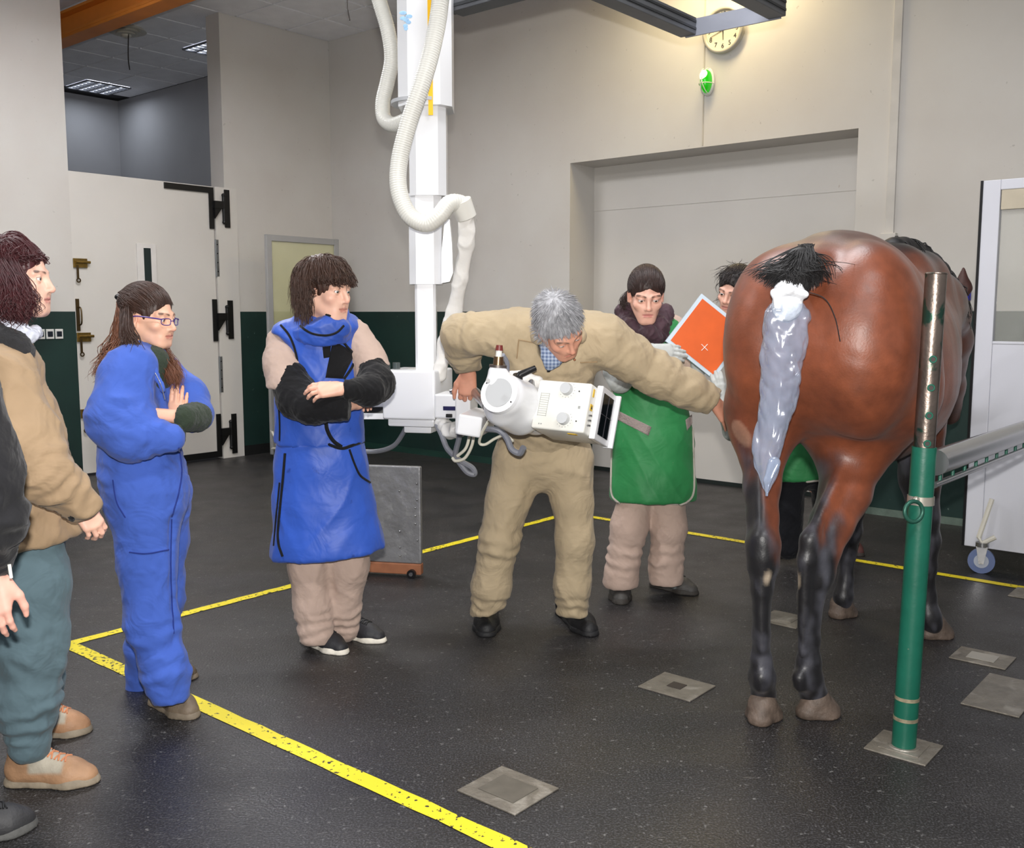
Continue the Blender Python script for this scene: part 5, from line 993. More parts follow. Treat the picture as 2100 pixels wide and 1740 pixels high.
def shoe(heel, toe, w, uppers, sole, parent, hgt=0.085, sole_h=0.026, laces=None, ankle=None, toecap=None, name='shoe', z0=0.0, panel=None):
    a = Vector(heel); b = Vector(toe); d = (b - a); L = d.length; d.normalize(); sd = d.cross(Vector((0, 0, 1))); up = Vector((0, 0, 1))
    def p(x, y, z): return a + d * (x * L) + sd * y + up * (z + z0)
    k = Sdf(0.02); r = w * 0.5
    k.rc(p(0.16, 0, 0.045), r * 0.78, p(0.36, 0, 0.048), r * 0.82); k.rc(p(0.36, 0, 0.045), r * 0.85, p(0.72, 0.002, 0.026), r * 0.98); k.rc(p(0.72, 0, 0.024), r * 0.95, p(0.885, 0, 0.02), r * 0.72)
    k.rc(p(0.18, 0, 0.05), r * 0.75, p(0.2, 0, hgt), r * 0.8, 0.03); k.rc(p(0.25, 0, hgt * 0.9), r * 0.7, p(0.55, 0, 0.055), r * 0.55, 0.03)
    k.cut(p(0, 0, 0.012), (0, 0, -1)); V, Q = k.mesh(0.0055); V = relax(V, Q, 1)
    c = np.tile(np.array(lin(uppers)), (len(V), 1))
    if toecap:
        t = (V - V3(a)) @ V3(d) / L; zz = V[:, 2] - z0; mk = smooth01((t - 0.66) / 0.06) + smooth01((0.034 - zz) / 0.01); c = c + (np.array(lin(toecap)) - c) * np.clip(mk, 0, 1)[:, None]
    if panel:
        t = (V - V3(a)) @ V3(d) / L; zz = V[:, 2] - z0; mk = smooth01((t - 0.3) / 0.05) * smooth01((0.72 - t) / 0.05) * smooth01((zz - 0.045) / 0.012); c = c + (np.array(lin(panel)) - c) * mk[:, None]
    c = c * (1 + 0.12 * snoise(V, 12, 4, 2))[:, None]
    o = smobj(name, [(V, Q)], mat('shoe_upper', rough=0.6, var=0.06, vscale=40, attr=True, bump=0.2, bscale=90), parent, cols=c)
    k = Sdf(0.02); k.rc(p(0.14, 0, 0.0), r * 0.86, p(0.45, 0, 0), r * 0.84); k.rc(p(0.45, 0, 0), r * 0.84, p(0.74, 0.002, 0), r * 1.08); k.rc(p(0.74, 0, 0), r * 1.06, p(0.90, 0, 0), r * 0.78)
    k.cut(p(0, 0, 0.0), (0, 0, -1)); k.cut(p(0, 0, sole_h), (0, 0, 1)); V, Q = k.mesh(0.0055); V = relax(V, Q, 1); s_ = smobj('sole', [(V, Q)], mat('sole_%d_%d_%d' % sole, sole, 0.7, 0.15, 30, 0.2, 60), None); s_.parent = o
    if laces:
        bv = BVHTree.FromPolygons([v.co.copy() for v in o.data.vertices], [tuple(q.vertices) for q in o.data.polygons])
        def on(x, y):
            h_ = bv.ray_cast(p(x, y, 0.4), Vector((0, 0, -1)))[0]; return (h_ if h_ is not None else p(x, y, 0.06)) + Vector((0, 0, 0.0015))
        for i in range(5):
            x = 0.36 + i * 0.075; wv = r * 0.46
            for q in (1, -1): l_ = MB().tube([on(x + 0.045 * k_ / 6, q * wv * (k_ / 3 - 1)) for k_ in range(7)], 0.003, 6).build('lace', laces, None, True); l_.parent = o
        for q in (1, -1): l_ = MB().tube(spline([on(0.36, 0), on(0.36, 0) + sd * q * 0.015 + up * 0.016, on(0.40, q * r * 0.5) + up * 0.01, on(0.36, q * r * 0.35)], 6), 0.0028, 6).build('lace_bow', laces, None, True); l_.parent = o
    return o
def trim(o, pix, r, m, name='trim', parent=None, off=0.002, dense=10):
    q = drape(o, pix, off, dense); t = MB().tube(q, r, 6).build(name, m, None, True); t.parent = o; return t
def hemtrim(o, pt, n, r, m, name='hem_binding', tol=0.009, bins=72):
    me = o.data; co = np.zeros(len(me.vertices) * 3); me.vertices.foreach_get('co', co); co = co.reshape(-1, 3); n = V3(n); n = n / np.linalg.norm(n); d = (co - V3(pt)) @ n; q = co[np.abs(d) < tol]
    c = q.mean(0); A = np.arctan2(q[:, 1] - c[1], q[:, 0] - c[0]); R_ = np.hypot(q[:, 1] - c[1], q[:, 0] - c[0]); out = []
    for k in range(bins):
        w = np.abs((A - (-math.pi + 2 * math.pi * k / bins) + math.pi) % (2 * math.pi) - math.pi) < 0.06
        if w.any(): j = np.flatnonzero(w)[R_[w].argmax()]; out.append(Vector(q[j]))
    out.append(out[0]); t = MB().tube(out, r, 6, False).build(name, m, None, True); t.parent = o; return t
def patch(o, quad, m, name, nu=8, nv=8, off=0.003, th=0.003):
    """thin panel lying on the camera-facing surface of o, quad = 4 pixels"""
    a, b, c, d = [Vector((q[0], q[1], 0)) for q in quad]; me = o.data; bv = BVHTree.FromPolygons([v.co.copy() for v in me.vertices], [tuple(p.vertices) for p in me.polygons]); V = []; ok = []
    for i in range(nu + 1):
        for j in range(nv + 1):
            q = a.lerp(b, i / nu).lerp(d.lerp(c, i / nu), j / nv); dr = ray(q.x, q.y).normalized(); hit, n, _, dist = bv.ray_cast(CAM, dr); ok.append(dist); V.append((dr, hit, n))
    md = sorted([x for x in ok if x is not None]); md = md[len(md) // 2] if md else 4.0; W = []
    for dr, hit, n in V: W.append(hit + n * off if hit is not None and abs((hit - CAM).length - md) < 0.2 else CAM + dr * md)
    Wb = [p + ray(1050, 870).normalized() * th for p in W]; N = (nv + 1); F = []; nn = len(W)
    for i in range(nu):
        for j in range(nv): q = (i * N + j, (i + 1) * N + j, (i + 1) * N + j + 1, i * N + j + 1); F.append(q); F.append(tuple(x + nn for x in q[::-1]))
    rim = [i * N for i in range(nu + 1)] + [nu * N + j for j in range(1, N)] + [i * N + nv for i in range(nu - 1, -1, -1)] + [j for j in range(nv - 1, 0, -1)]
    for i in range(len(rim)): a_, b_ = rim[i], rim[(i + 1) % len(rim)]; F.append((a_, a_ + nn, b_ + nn, b_))
    t = mobj(name, W + Wb, F, m, None, True); t.parent = o; return t
def person(label, base): return thing('person', label, 'person', base)
def body(t, hd, core, hands=(), skin=(214, 170, 148)):
    """hd = (V,Q,c) head shell, core = Sdf of the rest, hands = list of (V,Q); joined into the person's body mesh"""
    parts = []; cols = []
    if hd is not None: parts.append(hd[:2]); cols.append(hd[2])
    V, Q = core.mesh(0.014); parts.append((V, Q)); cols.append(np.tile(np.array(lin(skin)), (len(V), 1)))
    for V, Q in hands: parts.append((V, Q)); cc = np.tile(np.array(lin(skin)), (len(V), 1)) * (1 + 0.05 * snoise(V, 30, 2, 2))[:, None]; cols.append(cc * np.array((1.0, 0.95, 0.93)))
    return smobj('body', parts, SKINM, t, cols=np.concatenate(cols))
def hairline(r, n):
    u = r.uniform(-1, 1, n); a = np.abs(u); k = [0, 0.3, 0.6, 0.8, 1.0]
    return np.stack([np.sign(u) * np.interp(a, k, [0, 0.042, 0.068, 0.077, 0.079]), np.interp(a, k, [0.083, 0.07, 0.038, 0.014, -0.012]), np.interp(a, k, [0.060, 0.056, 0.036, 0.016, 0.012])], 1)
def core_of(hip, chest, legs, arms):
    s = Sdf(0.05); s.rc(hip, 0.075, chest, 0.075); 
    for l in legs: s.chain([(hip, 0.06)] + [(p, r) for p, r in zip(l, (0.045, 0.038, 0.03))])
    for a in arms: s.chain([(chest, 0.03)] + [(p, r) for p, r in zip(a, (0.032, 0.028, 0.024))])
    return s
def glass_tube(hd, pts, r): return [Vector(q) for q in hd.W(np.array(pts, float))]
# ================================================================ the people
def fab(name, rgb, **k): 
    d = dict(rough=0.85, var=0.06, vscale=9, bump=0.35, bscale=45, spec=0.2, sheen=0.1, bdist=0.006, wr=0.32); d.update(k); return mat(name, rgb, **d)
BLUEA = fab('blue_lead_vinyl', (46, 84, 178), rough=0.5, var=0.16, vscale=3.5, bump=0.3, bscale=14, spec=0.4, stain=(24, 48, 120), sscale=13, sthr=(0.66, 0.74), wr=0.14)
BLKT = fab('black_binding', (20, 21, 24)); BLKS = fab('black_knit', (20, 20, 22), bump=0.25, bscale=200, bdist=0.002)
PINKB = fab('pinkish_beige_cotton', (186, 163, 150), wr=0.18); TAN = fab('tan_work_cotton', (172, 155, 127), bscale=30); TANJ = fab('tan_jacket', (160, 136, 108), bscale=26, rough=0.75)
GREENA = fab('green_lead_vinyl', (44, 128, 72), rough=0.55, var=0.14, vscale=5, bscale=16, spec=0.35, stain=(120, 140, 110), sscale=8, sthr=(0.7, 0.8), wr=0.12)
COVER = fab('blue_coverall_cotton', (66, 96, 182), bscale=28); TEAL = fab('grey_teal_trousers', (88, 108, 116), bscale=26)
GLV = fab('grey_lead_glove', (178, 182, 180), rough=0.6, bump=0.2); GREYP = fab('grey_piping', (176, 170, 160)); VEL = fab('grey_velcro', (150, 138, 134), bump=0.8, bscale=120)
BLKL = mat('black_lace', (26, 26, 28), 0.6); HAIRS = {}
def hairm(name, rgb, rough=0.5): return mat(name, rgb, rough, 0.3, 55.0, spec=0.5)
# ---------------------------------------------------------------- man in the blue lead apron
def p_apron():
    Y0 = 4.1; S = 0.00206; J = lambda x, y, d=0.0: at(x, y, Y0 + d); px = lambda v: v * S
    t = person('young man in blue lead apron and collar, black sleeves, arms crossed', J(680, 1320))
    hd = Head(J(668, 594, -0.06), (0.86, -0.5, -0.13), (0, 0, 1), 1.06)
    skin = (224, 178, 156); H3 = hd.mesh(skin, (190, 118, 108), (60, 42, 34), J(656, 670), True, open_=0.0042)
    hnd = hand(J(704, 797, -0.30), (-1, -0.12, -0.03), (0.05, -0.75, 0.66), 1, [(0.25, 0.5, 0.3), (0.25, 0.5, 0.3), (0.3, 0.55, 0.3), (0.35, 0.6, 0.3)], 0.98, (0.5, 0.8, -0.5), 0.2, fore=J(730, 797, -0.26))
    hn2 = hand(J(730, 830, -0.17), (0.15, 0.97, 0.12), (0, -0.1, 1), -1, [(0.5, 0.6, 0.5)] * 4, 0.95, (0.6, 0.7, -0.2), 0.2, fore=J(690, 840, -0.27))
    body(t, H3, core_of(J(665, 960), J(650, 740), [(J(640, 1050), J(640, 1180), J(648, 1300)), (J(705, 1050), J(708, 1180, .05), J(706, 1285, .1))], [(J(592, 725, .02), J(608, 815, -.08), J(690, 840, -.26)), (J(732, 712, .06), J(768, 780, -.02), J(730, 800, -.24))]), [hnd, hn2], skin)
    hd.eyes(t, (0.0, 1, -0.15), (60, 74, 70))
    HM1 = hairm('brown_hair', (64, 42, 32))
    parts = [hd.cap(0.012, fz=0.055, low=-0.035), hd.strands(2700, 0.135, crown=(0.0, -0.045, 0.13), grav=0.30, layer=(1.08, 1.27), curl=0.005, freq=40, rad=0.0016, steps=11, lenvar=0.35, seed=2, jitter=0.14, keep=lambda p: p[:, 2] > -0.03, face=(0.030, 0.012))]
    smobj('hair', parts, HM1, t)
    # trousers
    s = Sdf(0.03); s.chain([(J(640, 1020), px(44)), (J(634, 1160), px(42)), (J(640, 1245), px(37)), (J(648, 1300, -0.01), px(36))]); s.chain([(J(703, 1020), px(46)), (J(712, 1160, .05), px(45)), (J(703, 1240, .09), px(37)), (J(707, 1288, .11), px(31))]); s.cut(J(645, 1317), (0.04, -0.0, -1), V3(J(580, 1400)) - (0, .3, 0), V3(J(682, 1270)) + (0, .3, 0)); s.rc(J(640, 1010), px(46), J(703, 1010), px(46))
    cloth('trousers', s, 0.009, PINKB, t, 0.003, 2.2, (1, 1, 0.35), 3, limbs=[(J(640, 1235), J(648, 1310), 0.006, 0.05, 0.12), (J(703, 1225, .09), J(707, 1300, .11), 0.006, 0.045, 0.12)], folds=[(J(650, 1160, -.08), J(635, 1290, -.09), 0.006, 0.02), (J(700, 1180, -.03), J(680, 1290, 0), 0.006, 0.02)])
    # short sleeved shirt
    s = Sdf(0.03); s.rc(J(600, 694, .02), px(24), J(715, 676, .04), px(24)); s.rc(J(650, 720, .02), px(60), J(655, 800, .02), px(60), ax=(0, 1, 0), f=0.55); s.chain([(J(578, 704, .0), px(32)), (J(582, 745, -.05), px(38)), (J(592, 792, -.09), px(44))]); s.chain([(J(728, 690, .04), px(33)), (J(752, 735, .02), px(36)), (J(764, 768, -.02), px(40))])
    s.cut(J(590, 800, -.1), (-0.12, 0, -1), V3(J(520, 900)) - (0, .4, 0), V3(J(645, 700)) + (0, .4, 0)); s.cut(J(760, 765, -.02), (0.42, 0, -1), V3(J(722, 900)) - (0, .4, 0), V3(J(830, 660)) + (0, .4, 0))
    cloth('shirt', s, 0.008, PINKB, t, 0.004, 3.5, (1, 1, 0.8), 5)
    # black knitted undersleeves
    s = Sdf(0.025); s.chain([(J(596, 780, -.09), px(40)), (J(612, 818, -.14), px(41)), (J(640, 834, -.2), px(34)), (J(712, 838, -.27), px(24))]); s.cut(J(717, 838, -.27), (1, 0, 0)); cloth('under_sleeve', s, 0.007, BLKS, t, 0.003, 5, (1, 1, 1), 6)
    s = Sdf(0.025); s.chain([(J(763, 758, -.02), px(33)), (J(772, 788, -.1), px(35)), (J(757, 802, -.18), px(30)), (J(712, 800, -.28), px(20))]); s.cut(J(706, 800, -.28), (-1, 0, 0.0)); cloth('under_sleeve', s, 0.007, BLKS, t, 0.003, 5, (1, 1, 1), 7)
    # apron skirt and vest
    s = Sdf(0.03); s.chain([(J(655, 900), px(88)), (J(657, 960), px(94)), (J(663, 1040), px(104)), (J(672, 1130), px(116)), (J(672, 1180), px(117))], ax=(0, 1, 0), f=0.72); zc = at(660, 1154, Y0 - 0.17); s.cut(zc, (0.09, 0, -1)); s.cut(J(655, 905), (0, 0, 1))
    sk = cloth('apron_skirt', s, 0.009, BLUEA, t, 0.005, 1.6, (1, 1, 0.25), 8, fine=0.0006)
    hem = [(557, 1138), (575, 1146), (610, 1155), (655, 1157), (700, 1152), (750, 1136), (785, 1118)]
    hemtrim(sk, zc + Vector((0, 0, 0.004)), (0.09, 0, -1), 0.008, BLKT); trim(sk, [(585, 930), (580, 990), (573, 1060), (571, 1110), (580, 1142)], 0.006, BLKT, 'edge_binding'); trim(sk, [(562, 1120), (567, 1060), (574, 990)], 0.004, BLKT, 'edge_binding')
    s = Sdf(0.03); s.chain([(J(652, 730), px(80)), (J(655, 830), px(88)), (J(656, 925), px(94))], ax=(0, 1, 0), f=0.68); s.rc(J(590, 690, .0), px(34), J(708, 674, .03), px(33), ax=(0, 1, 0), f=1.45)
    s.rc(J(660, 660, 0), px(50), J(650, 700), px(60), ax=(0, 1, 0), f=0.9)
    for a, b, r in ((J(556, 712, -.3), J(556, 712, .3), 26), (J(576, 768, -.35), J(570, 768, .35), 40), (J(566, 735, -.35), J(562, 735, .35), 36), (J(766, 695, -.3), J(766, 695, .3), 24), (J(780, 745, -.3), J(780, 745, .3), 36)): s.rc(a, px(r), b, px(r), 0.008, op='s')
    s.cut(J(656, 922, -.14), (0, 0.05, -1))
    vs = cloth('apron_vest', s, 0.008, BLUEA, t, 0.004, 2.2, (1, 1, 0.4), 9, fine=0.0006)
    hemtrim(vs, J(656, 922, -.14) + Vector((0, 0, 0.004)), (0, 0.05, -1), 0.006, BLKT); trim(vs, [(692, 688), (712, 712), (727, 732), (722, 752), (705, 778)], 0.006, BLKT, 'edge_binding'); trim(vs, [(576, 668), (594, 690), (606, 720), (612, 750), (616, 775)], 0.005, BLKT, 'armhole_binding'); trim(vs, [(572, 830), (574, 870), (574, 905)], 0.004, BLKT, 'edge_binding')
    patch(vs, [(682, 698), (728, 724), (702, 777), (667, 775)], BLKS, 'velcro_panel'); patch(vs, [(661, 711), (678, 710), (676, 733), (664, 735)], BLKS, 'velcro_tab')
    trim(vs, [(667, 858), (672, 885), (684, 905), (702, 918)], 0.009, BLKT, 'tie_strap'); trim(sk, [(672, 912), (700, 920), (722, 914), (745, 906)], 0.007, BLKT, 'tie_strap'); trim(sk, [(716, 922), (726, 950), (738, 975), (758, 990)], 0.005, BLKT, 'tie_strap')
    # thyroid collar
    s = Sdf(0.02); s.chain([(J(664, 628, 0.02), px(44)), (J(663, 652, -.01), px(52)), (J(660, 674, -.03), px(62))], ax=(0, 1, 0), f=0.95); s.ell(J(676, 672, -0.09), (px(42), 0.05, px(24))); s.cut(J(664, 636), (-0.5, -0.3, 1)); s.rc(J(664, 560), px(34), J(660, 640), px(34), 0.008, op='s'); s.cut(J(660, 686), (-0.1, 0.35, -1))
    cl = cloth('thyroid_collar', s, 0.006, BLUEA, t, 0.003, 4, (1, 1, 2), 12, fine=0.0004)
    trim(cl, [(622, 618), (640, 630), (665, 645), (690, 650), (708, 646)], 0.005, BLKT, 'edge_binding'); trim(cl, [(602, 648), (615, 668), (640, 684), (668, 688), (690, 682), (705, 668)], 0.005, BLKT, 'edge_binding'); trim(cl, [(630, 622), (645, 640), (662, 652), (690, 656)], 0.004, BLKT, 'edge_binding')
    for h_, to in ((G(622, 1312), G(708, 1343)), (G(690, 1300), G(786, 1318))):
        sh = shoe(h_, to, 0.098, (38, 38, 42), (226, 220, 206), t, 0.078, 0.03, laces=BLKL); d = (to - h_).normalized(); sd = d.cross(Vector((0, 0, 1)))
        for i in range(4):
            q = h_.lerp(to, 0.42 + 0.08 * i) + sd * 0.03 + Vector((0, 0, 0.082 - 0.008 * i)); e = MB().torus(q, (sd + Vector((0, 0, .6))), 0.004, 0.0018, 12, 5).build('eyelet', WE2, None, True); e.parent = sh
p_apron()
# ---------------------------------------------------------------- woman in blue coveralls
def p_coverall():
    Y0 = 3.5; S = 0.001775; J = lambda x, y, d=0.0: at(x, y, Y0 + d); px = lambda v: v * S
    t = person('woman in blue coveralls and glasses with long wavy brown hair, arms crossed', J(325, 1450))
    hd = Head(J(303, 651), (0.96, -0.22, -0.13), (0.03, 0, 1), 0.96); skin = (226, 178, 152)
    H3 = hd.mesh(skin, (200, 120, 112), (52, 36, 30), J(282, 760), False, low=0.86)
    h1 = hand(J(362, 876, -0.05), (0.12, -0.05, 1), (0.1, -1, 0), -1, [(0.12, 0.12, 0.1)] * 4, 0.9, (0.5, 0.8, -0.2), 0.1, spread=0.015)
    h2 = hand(J(306, 846, -0.2), (-1, -0.25, 0.08), (0, -0.7, 0.7), 1, [(0.3, 0.4, 0.3)] * 4, 0.88, fore=J(384, 858, -0.12), rfore=0.032)
    body(t, H3, core_of(J(295, 980), J(285, 790), [(J(300, 1080, -.06), J(312, 1250, -.1), J(350, 1410, -.13)), (J(340, 1080, .13), J(325, 1250, .14), J(290, 1390, .17))], [(J(255, 790, -.15), J(265, 880, -.2), J(350, 900, -.18)), (J(340, 780, .15), J(405, 845, .04), J(385, 860, -.1))]), [h1, h2], skin)
    hd.eyes(t, (-0.05, 1, -0.1), (60, 44, 34))
    HB = hairm('dark_brown_wavy_hair', (58, 38, 30)); HB2 = hairm('auburn_hair_ends', (108, 66, 44))
    clip = (0, -0.115, 0.06); a0 = Vector(hd.W(np.array(clip)))
    # scalp hair combed back to the clip
    sc_ = hd.combed(1400, clip, 4, 0.0016, k=10)
    back = lock([[a0, J(238, 690, .02), J(215, 740, .0), J(195, 790, -.02)], [a0 + Vector((0, -.04, -.02)), J(255, 690, -.1), J(232, 740, -.13), J(205, 785, -.12)], [a0 + Vector((.03, -.05, -.04)), J(272, 690, -.11), J(262, 715, -.14), J(238, 755, -.16)], [a0 + Vector((0, .04, -.02)), J(240, 690, .1), J(218, 740, .12), J(200, 770, .1)]], 1150, 0.012, 0.0015, 15, 0.014, 3.0, 3)
    side = lock([[Vector(hd.W((0.074, -0.03, 0.03))), J(262, 680, -.12), J(275, 715, -.14), J(268, 735, -.15)], [Vector(hd.W((0.07, -0.06, 0.02))), J(255, 690, -.1), J(262, 720, -.13), J(248, 738, -.14)]], 650, 0.011, 0.0015, 12, 0.008, 2.5, 5)
    smobj('hair', [hd.cap(0.005, low=-0.03), sc_, side], HB, t); smobj('hair_lengths', [back], HB2, t)
    fr = lock([[Vector(hd.W((-0.07, -0.02, -0.02))), J(330, 715, .05), J(342, 750, -.04), J(352, 795, -.14)], [Vector(hd.W((-0.06, -0.04, -0.03))), J(322, 715, .03), J(355, 755, -.06), J(366, 800, -.15)], [Vector(hd.W((-0.07, 0.0, -0.03))), J(338, 715, .05), J(362, 760, -.05), J(368, 790, -.13)]], 700, 0.008, 0.0013, 16, 0.011, 3.0, 6); smobj('hair_lengths', [fr], HB2, t)
    MB().sph(a0 + Vector((0, -0.01, 0)), 0.016, (1.2, 1.6, 0.8)).build('hair_clip', DK, t, True)
    # glasses
    GM = mat('purple_glasses', (70, 50, 130), 0.3, 0.1); W = lambda p: Vector(hd.W(np.array(p)))
    gl = MB()
    for q in (-1, 1):
        ring = [W((q * 0.033 + 0.021 * math.copysign(abs(math.cos(a)) ** 0.6, math.cos(a)), 0.103 - 0.012 * abs(math.cos(a) * 0.5 + 0.5 * q * 1.0) ** 2, -0.004 + 0.012 * math.copysign(abs(math.sin(a)) ** 0.6, math.sin(a)))) for a in np.linspace(0, 2 * math.pi, 25)]; gl.tube(ring, 0.0015, 6)
        gl.tube(spline([W((q * 0.054, 0.094, 0.004)), W((q * 0.073, 0.06, 0.006)), W((q * 0.079, 0.0, 0.004)), W((q * 0.077, -0.02, -0.01))], 5), 0.0023, 6)
    gl.tube(spline([W((-0.012, 0.103, -0.001)), W((0, 0.108, 0.001)), W((0.012, 0.103, -0.001))], 4), 0.0015, 6); gl.build('glasses', GM, t, True)
    MB().sph(W((0.081, -0.008, -0.04)), 0.0042).build('earring', STEEL, t, True)
    # coverall
    s = Sdf(0.04); s.chain([(J(285, 770), px(62)), (J(282, 850), px(76)), (J(292, 960), px(76)), (J(300, 1010), px(80))], ax=(0, 1, 0), f=1.25); s.rc(J(275, 748, -.12), px(42), J(312, 748, .14), px(40)); s.rc(J(292, 722), px(34), J(285, 750), px(56), ax=(0, 1, 0), f=1.2)
    s.chain([(J(258, 775, -.15), px(52)), (J(248, 860, -.19), px(60)), (J(272, 890, -.21), px(50)), (J(350, 898, -.2), px(28))]); s.chain([(J(340, 775, .16), px(42)), (J(385, 815, .12), px(38)), (J(405, 850, .05), px(30)), (J(402, 858, 0), px(30))])
    s.chain([(J(300, 1010, -.06), px(78)), (J(303, 1150, -.08), px(55)), (J(312, 1280, -.1), px(50)), (J(338, 1375, -.13), px(45)), (J(350, 1432, -.14), px(39))]); s.chain([(J(330, 1010, .12), px(62)), (J(338, 1110, .14), px(47)), (J(330, 1230, .14), px(45)), (J(302, 1330, .16), px(43)), (J(289, 1410, .18), px(33))])
    s.cut(J(350, 1436, -.14), (0.15, 0, -1), V3(J(250, 1560, -.4)), V3(J(460, 1390, .1))); s.cut(J(288, 1412, .18), (0, 0, -1), V3(J(200, 1560, .05)), V3(J(350, 1380, .5)))
    s.rc(J(296, 690, 0), px(30), J(294, 735, -.01), px(26), 0.01, op='s'); s.cut(J(360, 900, -.2), (1, 0, 0.1), V3(J(352, 960, -.4)), V3(J(380, 880, -.12)))
    cv = cloth('coverall', s, 0.0095, COVER, t, 0.0045, 2.2, (1, 1, 0.45), 4, limbs=[(J(312, 1260, -.1), J(350, 1420, -.14), 0.007, 0.07, 0.13), (J(250, 800, -.2), J(262, 900, -.2), 0.005, 0.06, 0.15), (J(300, 930), J(300, 1000), 0.004, 0.05, 0.3), (J(280, 890, -.2), J(350, 900, -.2), 0.005, 0.04, 0.1)], folds=[(J(225, 870, -.3), J(330, 920, -.28), 0.008, 0.02), (J(262, 1130, -.2), J(350, 1128, -.18), -0.007, 0.008), (J(300, 1400, -.2), J(380, 1370, -.22), 0.008, 0.02), (J(352, 1060, -.12), J(356, 1300, -.12), -0.012, 0.012)])
    CS = fab('coverall_seam', (34, 52, 124)); trim(cv, [(366, 918), (372, 965), (366, 1010), (352, 1060)], 0.0028, CS, 'zip_seam'); trim(cv, [(232, 985), (240, 1030), (258, 1062)], 0.0025, CS, 'pocket_seam'); trim(cv, [(266, 1133), (300, 1136), (345, 1128)], 0.003, CS, 'knee_seam'); trim(cv, [(352, 1065), (350, 1180), (356, 1300)], 0.0025, CS, 'leg_seam')
    s = Sdf(0.015); s.chain([(J(402, 856, -.02), px(31)), (J(374, 858, -.14), px(27))]); s.cut(J(364, 856, -.15), (-1, 0.0, 0.15)); cloth('jumper_cuff', s, 0.006, fab('dark_green_knit', (48, 58, 46), bump=0.6, bscale=140), t, 0.002, 8, (1, 1, 1), 3)
    s = Sdf(0.015); s.chain([(J(345, 897, -.2), px(25)), (J(370, 890, -.17), px(21))]); s.cut(J(376, 890, -.17), (1, 0, 0)); cloth('jumper_cuff', s, 0.006, fab('dark_green_knit', (48, 58, 46)), t, 0.002, 8, (1, 1, 1), 5)
    s = Sdf(0.02); s.rc(J(297, 722, 0), px(33), J(305, 770, -.03), px(46), ax=(0, 1, 0), f=1.2); s.ell(J(318, 745, -.05), (px(28), 0.06, px(34))); s.rc(J(299, 660), px(25), J(298, 722), px(26), 0.01, op='s'); cloth('jumper', s, 0.007, fab('dark_green_knit', (48, 58, 46)), t, 0.001, 5, (1, 1, 1), 6)
    s = Sdf(0.01); s.chain([(J(262, 702, -.06), 0.014), (J(268, 716, -.12), 0.016), (J(288, 728, -.13), 0.015), (J(312, 752, -.13), 0.013), (J(335, 800, -.14), 0.009)], ax=(0, 0, 1), f=1.5); s.chain([(J(262, 702, -.06), 0.014), (J(272, 708, .06), 0.016), (J(330, 730, .08), 0.014), (J(345, 780, -.02), 0.01)], ax=(0, 0, 1), f=1.5); cloth('coverall_collar', s, 0.006, COVER, t, 0.002, 6, (1, 1, 1), 6)
    MB().tube(spline([J(318, 765, -.155), J(330, 790, -.16), J(338, 820, -.165)], 5), 0.002, 6).build('zip', STEEL, t, True)
    shoe(G(316, 1438), G(398, 1474), 0.10, (74, 60, 50), (120, 108, 92), t, 0.09, 0.026, None, toecap=(112, 98, 82)); shoe(G(262, 1412), G(402, 1388), 0.095, (74, 62, 52), (126, 114, 98), t, 0.09, 0.026, None, toecap=(96, 84, 70))
p_coverall()
